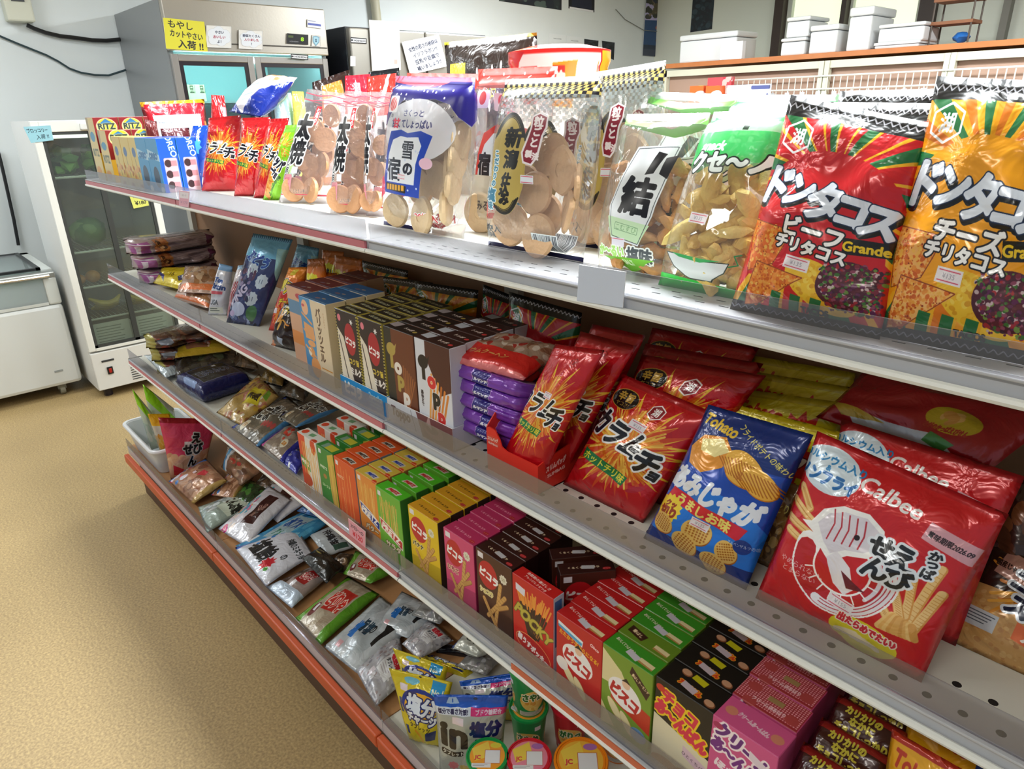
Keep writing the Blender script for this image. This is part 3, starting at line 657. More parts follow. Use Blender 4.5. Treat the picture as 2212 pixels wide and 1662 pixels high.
def f_pocky(c, w, h):
    for i in range(22):
        x = w*(.1+.04*i); x2 = w*.5+(x-w*.5)*.25+c.rn.uniform(-3, 3); y0 = h*c.rn.uniform(.1, .22)
        c.L([(x, y0), (x2, h*.62)], 3.2, '#f09c3c'); xm = x+(x2-x)*.35; c.L([(xm, y0+(h*.62-y0)*.35), (x2, h*.64)], 3.4, '#301810')
    for i in range(10): c.L([(w*.5+c.rn.uniform(-5, 5), h*.6), (w*(.3+.04*i), h*.86)], 3.6, '#341a12')
    c.T('POCKY', w*.52, h*.47, 26, '#c8b848', [(1.4, '#70601c')], bold=1.3, rot=.35, width=w*.9, shear=.15)
    c.E(w*.5, h*.79, w*.44, h*.13, '#f0a060', .2); c.E(w*.5, h*.79, w*.42, h*.12, '#c01c20', .2); c.T('極うすポッキー', w*.5, h*.79, 13, '#fff4f0', bold=.8, rot=.3, width=w*.78)
    c.P([(8, 14), (30, 18), (28, 32), (8, 27)], '#e8e4f0')
def t_pocky(c, w, d): c.T('全粒粉の香ばしさ', w*.5, d*.36, 5.5, '#f8dcd8', bold=.3, rot=.1, width=w*.6); c.T('アレンジレシピつき', w*.5, d*.7, 5, '#f8dcd8', bold=.3, rot=.1, width=w*.55)
def f_bisco(green):
    def f(c, w, h):
        if green:
            c.P([(0, 6), (w*.4, h*.2), (w*.6, h*.4), (0, h*.44)], '#e8dca8'); c.P([(w*.6, h*.05), (w*.96, h*.24), (w*.9, h*.34), (w*.56, h*.14)], '#3c2014'); c.T('香ばしアーモンド', w*.77, h*.19, 6, '#f0d8b0', bold=.3, rot=.5, width=w*.36)
            c.P([(w*.2, h*.4), (w, h*.5), (w, h*.75), (w*.2, h*.6)], '#c83820')
        else:
            c.P([(4, 12), (w*.6, h*.16), (w*.58, h*.24), (5, h*.16)], '#e8f4fa'); c.P([(4, 18), (w*.58, h*.19), (w*.56, h*.23), (5, h*.16)], '#50a8d8')
            c.T('たたかう子からになる!', w*.5, h*.26, 8.5, '#f0b020', bold=.5, rot=.2, width=w*.86); c.T('Glico', w*.84, h*.14, 7, '#fff0f0', bold=.3, rot=.2)
        x, y = w*.48, h*.46
        c.E(x, y, w*.34, h*.17, '#f8f4f4', .3); c.T('ビスコ', x, y+3, 21, '#c01c24', bold=1.8, rot=.3, width=w*.54)
        c.E(x+2, y-h*.14, 7, 8, '#f0c8a8'); c.P([(x-6, y-h*.16), (x+2, y-h*.215), (x+10, y-h*.16), (x+2, y-h*.17)], '#2c1c14')
        for (a, b, r) in ((w*.3, h*.72, .9), (w*.55, h*.8, 1.0)): c.E(a, b, 20, 8, '#c8a060', r); c.E(a-1, b-1, 19, 7, '#f0e2b0', r)
        if green: c.E(w*.78, h*.84, 14, 12, '#6a98c8'); c.P([(0, h*.7), (w*.3, h*.95), (0, h)], '#e8dca0')
        else: c.E(w*.14, h*.62, 12, 12, '#f4ece8')
    return f
def t_bisco(green, alt=False):
    def f(c, w, d):
        if alt: c.P([(w*.1, d*.2), (w*.46, d*.4), (w*.42, d*.8), (w*.1, d*.62)], '#3c2014'); c.T('香ばし', w*.28, d*.5, 6, '#e8d0a8', bold=.3, rot=.25)
        else: c.T('おいしくてつよくなる', w*.3, d*.4, 6, '#f4dcd8', bold=.2, rot=.2, width=w*.42)
        if not alt: c.P([(w*.4, d*.42), (w*.66, d*.56), (w*.62, d*.88), (w*.38, d*.72)], '#ccc8d4')
        c.P([(w*.64, d*.5), (w*.92, d*.55), (w*.92, d*.85), (w*.64, d*.8)], '#e8d8a8'); c.P([(w*.64, d*.7), (w*.92, d*.78), (w*.92, d*.85), (w*.64, d*.8)], '#b8884c')
    return f
def f_choco(c, w, h):
    c.P([(0, h*.42), (w, h*.56), (w, h), (0, h)], '#e6ddbe'); c.E(w*.3, h*.98, 26, 14, '#c89468'); c.E(w*.66, h*.97, 20, 16, '#b07c54'); c.E(w*.66, h*.97, 12, 10, '#6c4028')
    c.T('チョコ', w*.44, h*.2, 24, '#e03050', [(3, '#f8d020')], bold=1.8, rot=.3, width=w*.6); c.T('あ〜んぱん', w*.5, h*.38, 24, '#e03050', [(3, '#f8d020')], bold=1.8, rot=.3, width=w*.95)
    c.P([(w*.56, h*.58), (w*.98, h*.66), (w*.98, h*.8), (w*.56, h*.7)], '#e4c4d0'); c.T('ひとくちパン', w*.77, h*.69, 6, '#503040', rot=.2); c.E(w*.1, h*.1, 7, 6, '#d03828')
def t_choco(c, w, d):
    for x, y in ((w*.3, d*.2), (w*.86, d*.78)): c.E(x, y, 8, 6, '#8a5030', .2); c.E(x-1, y-1, 7, 5, '#c89878', .2)
    c.P([(w*.42, d*.05), (w*.66, d*.12), (w*.64, d*.36), (w*.4, d*.28)], '#c8c018')
    c.T('アーんぱん', w*.5, d*.66, 8, '#d84020', [(1.4, '#e8a020')], bold=.9, rot=.12, width=w*.4); c.P([(w*.36, d*.5), (w*.62, d*.6), (w*.6, d*.84), (w*.35, d*.74)], '#c8b8c4')
def f_cream(c, w, h):
    c.T('クリーム', w*.5, h*.16, 24, '#6a2880', [(3, '#fff0f4')], bold=1.6, rot=.3, width=w*.86); c.T('あ〜んぱん', w*.5, h*.34, 22, '#7a2c88', [(3, '#fff0f4')], bold=1.6, rot=.3, width=w*.95); c.E(w*.1, h*.08, 7, 5, '#b03060')
    c.T('ほおばる', w*.45, h*.52, 14, '#f8e8f0', bold=1, rot=.25); c.E(w*.5, h*.8, 30, 20, '#e8b080'); c.P([(w*.6, h*.12), (w*.86, h*.18), (w*.84, h*.27), (w*.6, h*.2)], '#ecdce8')
def t_cream(first):
    def f(c, w, d):
        if first:
            c.T('クリームあ〜んぱん', w*.5, d*.5, 8, '#f0c8d8', bold=.4, rot=.15, width=w*.5)
            for x in (.15, .85): c.E(w*x, d*.5, 8, 7, '#d88870'); 
        else:
            for i in range(int(w/3.4)):
                for j in range(int(d/3.4)): c.R(i*3.4, j*3.4, i*3.4+2.1, j*3.4+2.1, '#f4a8b4')
            for x, y in ((.18, .3), (.85, .7), (.25, .9)): c.E(w*x, d*y, 9, 8, '#b84848')
            c.R(w*.42, d*.3, w*.66, d*.5, '#a88858'); c.T('クリームほおばり', w*.5, d*.7, 7, '#f8d0d8', bold=.4, width=w*.5)
    return f
def f_parizel(c, w, h):
    c.P([(0, 0), (w*.42, 0), (w*.48, h*.5), (w*.4, h), (0, h)], '#4890c8'); c.E(w*.2, h*.12, 14, 16, '#f0b890'); c.E(w*.14, h*.1, 6, 3, '#d05060'); c.P([(w*.08, h*.3), (w*.44, h*.34), (w*.46, h*.5), (w*.1, h*.5)], '#e8a870'); c.E(w*.26, h*.66, 13, 12, '#e09858')
    c.E(w*.36, h*.84, 20, 22, '#e8a060'); c.E(w*.2, h*.66, 7, 9, '#f0e8d8'); c.E(w*.3, h*.55, 16, 7, '#e8a870')
    for k in range(3): c.L([(w*.06, h*(.2+.2*k)), (w*.4, h*(.3+.2*k))], 5, '#e8a468')
    c.T('パリッツェル', w*.68, h*.4, 20, '#503018', bold=.7, vert=True, sp=.95); c.T('チョコレート', w*.88, h*.2, 5, '#b07840', vert=True)
    c.R(w*.58, h*.8, w*.98, h*.812, '#d8902c')
def f_picmilk(c, w, h):
    c.R(0, 0, 4, h, '#c8b860'); c.R(w-4, 0, w, h, '#c8b860')
    for k in range(30): c.R(0, k*h/30, 4, k*h/30+h/60, '#181410'); c.R(w-4, k*h/30, w, k*h/30+h/60, '#181410')
    c.P([(4, h*.2), (w*.3, h*.3), (w*.7, h*.95), (w*.4, h), (4, h)], '#e8e0d0'); c.L([(8, h*.3), (w*.4, h*.9)], 3, '#302018'); c.L([(w*.7, h*.8), (w*.5, h)], 7, '#f0e8dc')
    c.E(w*.6, h*.3, w*.24, h*.18, '#b01c2c'); c.T('ピコラ', w*.6, h*.33, 14, '#ffffff', bold=1.1, rot=.18, width=w*.42)
    c.T('コク旨', w*.68, h*.55, 12, '#d8c040', bold=.8, width=w*.42); c.T('ミルク', w*.72, h*.66, 14, '#f8f4f0', bold=1, width=w*.44); c.S(w*.72, h*.1, 3, 7, 6, '#f0f0f0'); c.E(w*.18, h*.09, 6, 7, '#e88090')
def f_toppo(white):
    def f(c, w, h):
        if white:
            c.P([(w*.3, 0), (w, 0), (w, h*.42), (w*.7, h*.5), (w*.3, h*.16)], '#50241c')
            for k in range(6): c.L([(w*(.45+.09*k), h*(.32+.03*k)), (w*(.3+.07*k), h*.92)], 5, c.rn.choice(('#e08838', '#f0a850', '#c87028')))
            c.E(w*.22, h*.22, 14, 12, '#201614', -.2); c.R(w*.17, h*.22, w*.27, h*.4, '#201614'); c.P([(w*.3, h*.2), (w*.42, h*.14), (w*.34, h*.26)], '#201614')
            for ch, x, y, col in (('o', w*.44, h*.4, '#e03030'), ('p', w*.56, h*.58, '#201614'), ('p', w*.68, h*.76, '#d82c2c'), ('o', w*.86, h*.88, '#181414')): c.T(ch, x, y, 34, col, [(1, '#f4f0f0')], bold=2.6)
            c.T('最後まで', w*.14, h*.6, 7, '#302830', bold=.2, vert=True)
        else:
            c.P([(w*.25, 0), (w, 0), (w, h), (w*.3, h)], '#70381f'); c.E(w*.22, h*.22, 14, 12, '#b8a050', -.2); c.R(w*.17, h*.22, w*.27, h*.42, '#b8a050'); c.P([(w*.3, h*.2), (w*.42, h*.14), (w*.34, h*.26)], '#b8a050')
            for k in range(7): c.L([(w*(.6+.06*k), h*(.35+.02*k)), (w*.6, h*.92)], 2.6, '#a86438')
            
            for ch, x, y, col in (('o', w*.42, h*.4, '#f0e8e0'), ('p', w*.48, h*.56, '#b8a050'), ('p', w*.64, h*.72, '#f0e8e0'), ('o', w*.78, h*.86, '#b8a050')): c.T(ch, x, y, 34, col, bold=2.8)
    return f
def d_cloud(lines, name):
    c = Cv(100, 80, '#e6eaf2', 2, 0)
    for x, y, r in ((25, 30, 20), (48, 22, 22), (74, 32, 21), (30, 52, 20), (60, 54, 22), (80, 48, 16), (50, 40, 30)): c.E(x, y, r, r*.9, '#dfe5f0')
    for i, t in enumerate(lines): c.T(t, 52, 24+i*17, 11, '#38405c' if i != 1 else '#a03850', bold=.4)
    return c.img(name)
def d_sign(name, bg, lines, w=100, h=80, size=18, col='#202028', rot=0, ppu=2.2, bold=.4):
    c = Cv(w, h, bg, ppu); n = len(lines)
    for i, t in enumerate(lines):
        if t: c.T(t, w/2, h*(i+.6)/(n+.2), size, col, bold=bold, rot=rot)
    return c.img(name)
# ------------------------------------------------------------------ ceiling lamps (the shop's own light)
XW, YB = -2.35, 6.3
white = plain('#e6e9ea', .45); cream = plain('#d9d6c6', .4); steel = plain('#a8a49c', .32, .75, bump=.02, bs=120)
def ceiling_lamp(x, y, rz, power, label, ln=1.25, wd=.22, colr=(1, .97, .9)):
    r = empty('ceiling_lamp', (x, y, CEIL-.02), label, 'ceiling light', 'strip lights on the ceiling', rz)
    MB().box(-ln/2, -wd/2, -.06, ln/2, wd/2, 0, .006).build('housing', plain('#eceeee', .5), parent=r)
    for s in (-.055, .055):
        MB().tube([(-ln/2+.03, s, -.085), (ln/2-.03, s, -.085)], .014, 10).build('tube', plain('#f4fbff', .4, emit=5), parent=r)
    ld = bpy.data.lights.new('strip', 'AREA'); ld.shape = 'RECTANGLE'; ld.size = ln; ld.size_y = wd; ld.energy = power; ld.color = colr
    lo = bpy.data.objects.new('strip_light', ld); COL.objects.link(lo); lo.parent = r; lo.location = (0, 0, -.11)
COOL = (.93, .98, 1)
ceiling_lamp(2.05, .42, 0, 58, 'strip light above the snack shelf', colr=COOL)
ceiling_lamp(.35, .42, 0, 20, 'strip light above the far end of the snack shelf', colr=COOL)
ceiling_lamp(.5, -1.7, 0, 12, 'strip light above the aisle', colr=(1, .96, .88))
ceiling_lamp(2.8, -1.7, 0, 12, 'strip light above the aisle, nearer the camera', colr=(1, .96, .88))
ceiling_lamp(-1.25, -.9, math.pi/2, 18, 'strip light above the chest freezer', colr=COOL)
ceiling_lamp(-.6, 3.2, 0, 75, 'strip light above the far part of the shop', colr=COOL)
ceiling_lamp(2.0, 3.6, 0, 80, 'strip light in front of the back shelving', colr=COOL)
# ------------------------------------------------------------------ room shell
def struct(name, mb, mat, **k): o = mb.build(name, mat, **k); o['kind'] = 'structure'; return o
m, N, Lk, b, o = nt('floor_vinyl'); tc = N.new('ShaderNodeTexCoord')
n1 = N.new('ShaderNodeTexNoise'); n1.inputs['Scale'].default_value = 160; n1.inputs['Detail'].default_value = 6; n2 = N.new('ShaderNodeTexNoise'); n2.inputs['Scale'].default_value = 1.6; n2.inputs['Detail'].default_value = 5
for n in (n1, n2): Lk.new(tc.outputs['Object'], n.inputs['Vector'])
r1 = N.new('ShaderNodeValToRGB'); r1.color_ramp.elements[0].position = .35; r1.color_ramp.elements[0].color = lin('#967f58'); r1.color_ramp.elements[1].position = .7; r1.color_ramp.elements[1].color = lin('#c0a674')
Lk.new(n1.outputs[0], r1.inputs[0]); mx = N.new('ShaderNodeMix'); mx.data_type = 'RGBA'; mx.blend_type = 'MULTIPLY'; mx.inputs[0].default_value = .35
r2 = N.new('ShaderNodeValToRGB'); r2.color_ramp.elements[0].position = .3; r2.color_ramp.elements[0].color = (.62, .6, .56, 1); r2.color_ramp.elements[1].position = .62
Lk.new(n2.outputs[0], r2.inputs[0]); Lk.new(r1.outputs[0], mx.inputs[6]); Lk.new(r2.outputs[0], mx.inputs[7]); Lk.new(mx.outputs[2], b.inputs['Base Color']); b.inputs['Roughness'].default_value = .42
struct('floor', MB().box(XW-.1, -4, FZ-.1, 5.5, YB+.1, FZ), m)
wallm = plain('#dfe5e6', .75, var=.04, vs=3, bump=.03, bs=90)
struct('wall_left', MB().box(XW-.1, -4, FZ, XW, YB, CEIL), wallm)
struct('ceiling', MB().box(XW-.1, -4, CEIL, 5.5, YB+.1, CEIL+.1), plain('#e4e6e2', .8))
# back wall with frosted windows between brown posts
wx = [at(px, 60, Y=YB).x for px in (1706, 1822, 1836, 1974, 2012)]
zs_, zt = 1.72, 2.62
wb = MB(); wb.box(XW, YB, FZ, 5.5, YB+.1, zs_); wb.box(XW, YB, zt, 5.5, YB+.1, CEIL); wb.box(XW, YB, zs_, wx[0], YB+.1, zt); wb.box(wx[1], YB, zs_, wx[2], YB+.1, zt); wb.box(wx[3], YB, zs_, 5.5, YB+.1, zt)
struct('wall_back', wb, plain('#d9ddd2', .75, var=.03, vs=3))
pane = plain('#d8e0c4', .5, emit=.8)
for i, (a, b_) in enumerate(((wx[0], wx[1]), (wx[2], wx[3]))):
    struct('window_%d' % (i+1), MB().box(a, YB+.05, zs_, b_, YB+.06, zt), pane)
brown = plain('#33241c', .5)
for i, (p0, p1) in enumerate(((1672, 1690), (1812, 1822), (1976, 2008))):
    a, b_ = at(p0, 120, Y=YB).x, at(p1, 120, Y=YB).x
    struct('trim_%d' % (i+1), MB().box(a, YB-.09, FZ, b_, YB, CEIL), brown)
struct('trim_4', MB().box(at(2160, 80, Y=YB).x, YB-.09, FZ, at(2176, 80, Y=YB).x, YB, CEIL), plain('#7a7870', .5))
# ------------------------------------------------------------------ wall things on the left wall
E1 = XW+.004
bx = empty('breaker_box', at(42, 50, X=XW), 'beige wall breaker box with a dark window, cut by the top edge', 'breaker box')
p, q = at(16, 52, X=XW), at(75, 52, X=XW); w_ = q.y-p.y
L0 = bx.location
MB().box(0, -w_/2, 0, .09, w_/2, .42, .01).build('case', plain('#cfcfbe', .5), parent=bx)
MB().box(.09, -w_*.22, .1, .096, w_*.25, .34).build('cover_window', plain('#3a3d40', .2), parent=bx)
def cable(name, label, pts, r, X, col='#14161a'):
    P_ = [at(*p, X=X) for p in pts]; P2 = []
    for i in range(len(P_)-1):
        a, b2 = P_[max(i-1, 0)], P_[min(i+2, len(P_)-1)]
        for t in (0, .25, .5, .75):
            P2.append(P_[i].lerp(P_[i+1], t)+((P_[i+1]-P_[i])*0))
    P2.append(P_[-1]); o = MB().tube(P2, r, 7).build(name, plain(col, .45), smooth=True); tag(o, label, 'cable')
cable('cable', 'thick black cable hanging from the breaker box to the fridge', [(58, 54), (75, 62), (100, 71), (130, 78), (165, 82), (200, 87), (230, 88), (262, 85)], .012, XW+.03)
cable('cable', 'thin grey cable sagging across the left wall', [(-20, 68), (0, 78), (35, 93), (65, 105), (100, 119), (125, 132), (150, 148), (175, 157), (205, 162), (235, 163), (272, 151)], .006, XW+.02, '#2c4046')
cable('cable', 'black cord hanging down the wall behind the chest freezer', [(-6, 320), (2, 350), (10, 385), (20, 430), (30, 475), (40, 530)], .009, XW+.03)
# posters
def poster(px, name, label, painter, X=None, Y=None, cat='poster'):
    Q = [at(*p, X=X, Y=Y) for p in px]; o = card(name, Q, painter, th=.002, rough=.5); tag(o, label, cat); return o
def art(name, cols, lines=(), n=90, bg='#20242c', w=100, h=160, seed=3):
    c = Cv(w, h, bg, 1.5); c.rn = random.Random(seed)
    c.blobs(0, 0, w, h, n, cols, 3, 14)
    for t in lines: c.T(*t)
    return c.img(name)
poster([(1078, 2), (1213, 22), (1214, -70), (1078, -95)], 'poster', 'wide dark framed poster at the top edge of the far wall', art('pa', ('#2c3438', '#3a4a48', '#1c2230', '#50605c'), w=160, h=100), X=E1)
c = Cv(100, 100, '#101018', 2); c.R(8, 8, 92, 60, '#c8ccd4'); c.R(12, 62, 90, 92, '#1c2038'); c.T('LIVE', 60, 40, 26, '#202430', bold=1.5); c.R(4, 94, 96, 100, '#e8e8ee')
poster([(1228, 18), (1284, 27), (1285, -42), (1228, -52)], 'poster', 'black and white poster beside the wide dark poster', c.img('pb'), X=E1)
c = Cv(100, 250, '#2a3448', 1.5); c.rn = random.Random(5); c.R(0, 60, 55, 150, '#b8b0d8'); c.R(0, 120, 55, 210, '#2c4c78'); c.blobs(0, 0, 60, 110, 60, ('#5a5440', '#3a3c34', '#7a6a58'), 4, 12); c.blobs(55, 20, 100, 240, 90, ('#a0584c', '#6c3c3c', '#c07860', '#48303c'), 5, 14); c.blobs(50, 0, 100, 30, 20, ('#3aa0c8', '#2060a0'), 5, 10); c.R(0, 225, 100, 250, '#3c4458')
poster([(1388, 120), (1442, 124), (1452, -25), (1398, -30)], 'poster', 'tall colourful poster hanging near the far corner', c.img('pc'), X=E1+.01)
poster([(1491, 70), (1538, 63), (1545, -25), (1498, -22)], 'poster', 'dark green blank poster on the back wall', art('pd', ('#28343c', '#1c2830', '#34444c', '#22303a'), h=180), Y=YB-.004)
fr = art('pe', ('#20242c', '#30343c', '#16181f'), h=100)
poster([(1262, 97), (1292, 101), (1293, 88), (1262, 84)], 'notice', 'small black notice above the red tub', fr, X=E1, cat='notice')
poster([(1302, 116), (1326, 130), (1328, 92), (1300, 88)], 'notice', 'small black notice right of the red tub', fr, X=E1, cat='notice')
c = Cv(100, 80, '#e4e8ea', 1.5); c.T('WELCOME', 50, 30, 9, '#50545c'); pn = c.img('pn')
poster([(1186, 98), (1222, 102), (1222, 76), (1186, 72)], 'notice', 'white notice sheet on the far wall, left of its pair', pn, X=E1, cat='notice')
poster([(1224, 102), (1258, 106), (1258, 81), (1224, 77)], 'notice', 'white notice sheet on the far wall, right of its pair', pn, X=E1, cat='notice')
o = MB().tube([at(1330, 20, X=XW+.02), at(1350, 42, X=XW+.02), at(1390, 65, X=XW+.02), at(1440, 70, X=XW+.02)], .004, 6).build('string', plain('#7c8080', .8)); tag(o, 'thin string strung along the far wall behind the hanging poster', 'string')
o = MB().tube([at(800, 0, X=XW+.05), at(801, -40, X=XW+.05)], .02, 8).build('pipe', plain('#b8b49c', .5)); 
bpy.data.objects.remove(o)
a, b_ = at(806, -30, X=XW+.05), at(816, 60, X=XW+.05)
o = MB().tube([a, b_], .035, 10).build('pipe', plain('#bdb8a0', .5), smooth=True); tag(o, 'beige vertical pipe behind the second steel fridge', 'pipe')
# ------------------------------------------------------------------ steel fridges against the far wall
glassd = clearmat('door_glass', '#e8f4f4', .02, .03, gl=.2)
darkm = plain('#241c24', .35); lit = plain('#9fe0e0', .6, emit=.55)
X1 = -1.5
fy0, fy1 = at(345, 0, X=X1).y, at(699, 30, X=X1).y; fz1 = 2.085
fr1 = empty('display_fridge', ((XW+X1)/2, (fy0+fy1)/2, FZ), 'large stainless steel fridge with lit glass doors and yellow handwritten sign', 'refrigerator', 'steel fridges along the far wall')
def loc(o, mb, name, mat, **k):
    # geometry given in world coordinates, stored relative to its thing
    bmesh.ops.translate(mb.bm, verts=mb.bm.verts, vec=-Vector(o.location)); return mb.build(name, mat, parent=o, **k)
def cardon(o, px, name, im, X, th=.002, mat=None):
    Q = [at(*p, X=X) for p in px]; c_ = card(name, Q, im, th=th, mat=mat); return c_
zh = at(350, 113, X=X1).z
body = MB(); xb, xf = XW+.01, X1-.03
body.box(xb, fy0, FZ+.1, xf, fy0+.03, fz1); body.box(xb, fy1-.03, FZ+.1, xf, fy1, fz1); body.box(xb, fy0+.03, FZ+.1, xb+.03, fy1-.03, fz1)
body.box(xb+.03, fy0+.03, FZ+.1, xf, fy1-.03, FZ+.16); body.box(xb+.03, fy0+.03, zh+.02, xf, fy1-.03, fz1); body.box(xb+.03, fy0+.03, 1.02, xf, fy1-.03, 1.06)
for yy in (fy0+.08, fy1-.08): body.box(xb+.1, yy-.03, FZ, xb+.16, yy+.03, FZ+.1); body.box(xf-.12, yy-.03, FZ, xf-.06, yy+.03, FZ+.1)
loc(fr1, body, 'cabinet', plain('#8f9294', .4, .35))
loc(fr1, MB().box(xf, fy0, zh+.01, X1+.012, fy1, fz1+.005, .006), 'head_panel', plain('#b3ada3', .3, .7, bump=.02, bs=100))
loc(fr1, MB().box(X1+.012, fy0+.01, zh+.05, X1+.017, fy1-.01, zh+.056), 'panel_groove', plain('#3c3834', .5))
loc(fr1, MB().box(xb+.035, fy0+.04, 1.2, xb+.04, fy1-.04, zh), 'liner', plain('#cfe8e8', .6))
loc(fr1, MB().tube([(xf-.03, fy0+.06, zh-.025), (xf-.03, fy1-.06, zh-.025)], .010, 8), 'glow_tube', plain('#b8f4f4', .4, emit=70))
zsh = at(420, 224, X=X1-.2).z
for z_ in (zsh, zsh-.26): loc(fr1, MB().box(xb+.06, fy0+.04, z_, xf-.05, fy1-.04, z_+.012), 'shelf', plain('#c8dcdc', .4))
ym = at(549, 130, X=X1).y
for (ya, yb, zb, ztp) in ((fy0+.006, ym-.004, 1.07, zh-.005), (ym+.004, fy1-.006, 1.07, zh-.005), (fy0+.006, ym-.004, FZ+.12, 1.05), (ym+.004, fy1-.006, FZ+.12, 1.05)):
    fm = MB(); t_ = .035
    fm.box(xf+.002, ya, zb, X1, ya+t_, ztp, .003); fm.box(xf+.002, yb-t_, zb, X1, yb, ztp, .003); fm.box(xf+.002, ya+t_, ztp-t_, X1, yb-t_, ztp, .003); fm.box(xf+.002, ya+t_, zb, X1, yb-t_, zb+t_, .003)
    dr = loc(fr1, fm, 'door', plain('#a09c98', .35, .6))
    g = MB(); g.box(X1-.02, ya+t_, zb+t_, X1-.015, yb-t_, ztp-t_); bmesh.ops.translate(g.bm, verts=g.bm.verts, vec=-Vector(fr1.location)); gp = g.build('glass_pane', glassd, parent=dr)
    k = MB(); e = .022; a0, a1, b0, b1 = ya+t_, yb-t_, zb+t_, ztp-t_
    k.box(X1-.012, a0, b0, X1-.004, a0+e, b1); k.box(X1-.012, a1-e, b0, X1-.004, a1, b1); k.box(X1-.012, a0+e, b1-e, X1-.004, a1-e, b1); k.box(X1-.012, a0+e, b0, X1-.004, a1-e, b0+e)
    bmesh.ops.translate(k.bm, verts=k.bm.verts, vec=-Vector(fr1.location)); k.build('dark_border', darkm, parent=dr)
def stick(par, px, name, im, X, label=None, mat=None, th=.002):
    o = cardon(None, px, name, im, X, th, mat); o.parent = par; o.location = Vector(o.location)-Vector(par.location)
    if label: o['label'] = label
    return o
c = Cv(100, 55, '#12141a', 2); c.R(6, 10, 30, 22, '#4a5a30'); c.T('8', 72, 27, 26, '#a8e820', bold=1); c.T('HOSHIZAKI', 34, 42, 7, '#c8ccd8'); stick(fr1, [(619, 94), (666, 97), (666, 75), (620, 72)], 'control_display', c.img('ctl'), X1+.02)
c = Cv(100, 60, '#e8ecf6', 2); c.R(4, 28, 96, 44, '#5a68b8'); c.R(4, 8, 60, 14, '#9aa0c0'); stick(fr1, [(664, 58), (695, 62), (694, 45), (664, 41)], 'sticker', c.img('stk'), X1+.02)
c = Cv(80, 100, '#a8a49c', 2, 0); c.P([(8, 10), (40, 2), (72, 10), (70, 60), (40, 98), (10, 60)], '#6a9cb8'); c.P([(16, 18), (40, 12), (64, 18), (62, 56), (40, 86), (18, 56)], '#9cc8dc'); c.T('S', 40, 46, 34, '#204c6c', bold=2); shm = clearmat('shield', im=c.img('shield'), haze=0, gl=.02)
stick(fr1, [(673, 99), (692, 101), (692, 78), (674, 76)], 'shield_badge', None, X1+.019, mat=shm)
c = Cv(100, 36, '#141418', 2); c.R(5, 6, 95, 30, '#d8dce4'); c.T('● HOSHIZAKI', 50, 18, 13, '#30343c', bold=.4); plate = c.img('plate')
stick(fr1, [(628, 127), (666, 130), (666, 119), (628, 116)], 'name_plate', plate, X1+.018)
def freecard(px, name, im, X=None, Y=None, label='', cat='sign', mat=None, th=.002):
    Q = [at(*p, X=X, Y=Y) for p in px]; o = card(name, Q, im, th=th, mat=mat); tag(o, label, cat); return o
c = Cv(100, 76, '#dcd63c', 2.4); c.T('もやし', 40, 14, 19, '#20202c', bold=.5, rot=.06); c.T('カットやさい', 52, 38, 17, '#20202c', bold=.5, rot=.07, width=78); c.T('入荷 !!', 60, 62, 20, '#20202c', bold=.7, rot=.05)
freecard([(359, 105), (449, 112), (441, 47), (352, 38)], 'paper_sign', c.img('moyashi'), X=X1+.024, label='yellow handwritten paper sign taped on the steel fridge')
for px, ls, nm, lb in (([(445, 102), (500, 104), (500, 57), (446, 54)], ('やさい', 'おいしい', 'よ！'), 'cl1', 'cloud-shaped white card nearest the yellow sign'), ([(516, 105), (568, 107), (568, 67), (516, 64)], ('野菜たくさん', '入りました', '！'), 'cl2', 'cloud-shaped white card further from the yellow sign')):
    freecard(px, 'cloud_card', None, X=X1+.024, label=lb, mat=clearmat(nm, im=d_cloud(ls, nm), haze=0, gl=.02), cat='sign')
# packs in the lit fridge
for i, px in enumerate(((390, 222), (412, 224), (434, 226), (600, 232))):
    pp = at(*px, X=X1-.2); c = Cv(100, 60, '#d8d8a0', 1); c.T('豆腐', 50, 30, 22, '#403c20', bold=.6)
    ob = bpy.data.objects.new('tofu_pack', box_mesh(.06, .05, .09, c.img('tofu%d' % i))); COL.objects.link(ob); ob.location = (pp.x, pp.y, zsh+.0125); ob.rotation_euler.z = math.pi/2
    tag(ob, ['pale yellow pack on the lit fridge shelf, leftmost', 'pale yellow pack on the lit fridge shelf, second from left', 'pale yellow pack on the lit fridge shelf, third from left', 'pale yellow pack behind the right glass door'][i], 'food pack', 'packs in the lit fridge')
# second steel fridge
X2 = -1.4; gy0 = at(752, 52, X=X2).y; gy1 = gy0+1.16; gz = 2.0
fr2 = empty('steel_fridge', ((XW+X2)/2, (gy0+gy1)/2, FZ), 'second steel fridge with a black side and papers on it', 'refrigerator', 'steel fridges along the far wall')
loc(fr2, MB().box(XW+.01, gy0, FZ+.08, X2-.05, gy1, gz, .006), 'cabinet', plain('#171a22', .45))
for yy in (gy0+.08, gy1-.08): loc(fr2, MB().box(X2-.2, yy-.03, FZ, X2-.12, yy+.03, FZ+.09), 'foot', darkm)
for i in range(2):
    a_ = gy0+.004+i*.58; loc(fr2, MB().box(X2-.05, a_, FZ+.12, X2, a_+.572, gz-.01, .008), 'door', steel)
stick(fr2, [(757, 93), (792, 95), (792, 83), (757, 80)], 'name_plate', plate, X2+.004)
stick(fr2, [(757, 143), (768, 143), (768, 122), (757, 121)], 'tag', d_sign('tg', '#dcdce4', [''], 40, 60), X2+.004)
c = Cv(70, 110, '#e8e8ea', 2); [c.R(14, 14+k*9, 30+c.rn.uniform(0, 30), 14.7+k*9, '#a8acb8') for k in range(9)]; c.R(54, 86, 62, 96, '#e8a8a0')
freecard([(804, 153), (866, 151), (862, 47), (797, 43)], 'paper_sheet', c.img('a4'), X=X2+.012, label='white typed sheet taped on the second steel fridge')
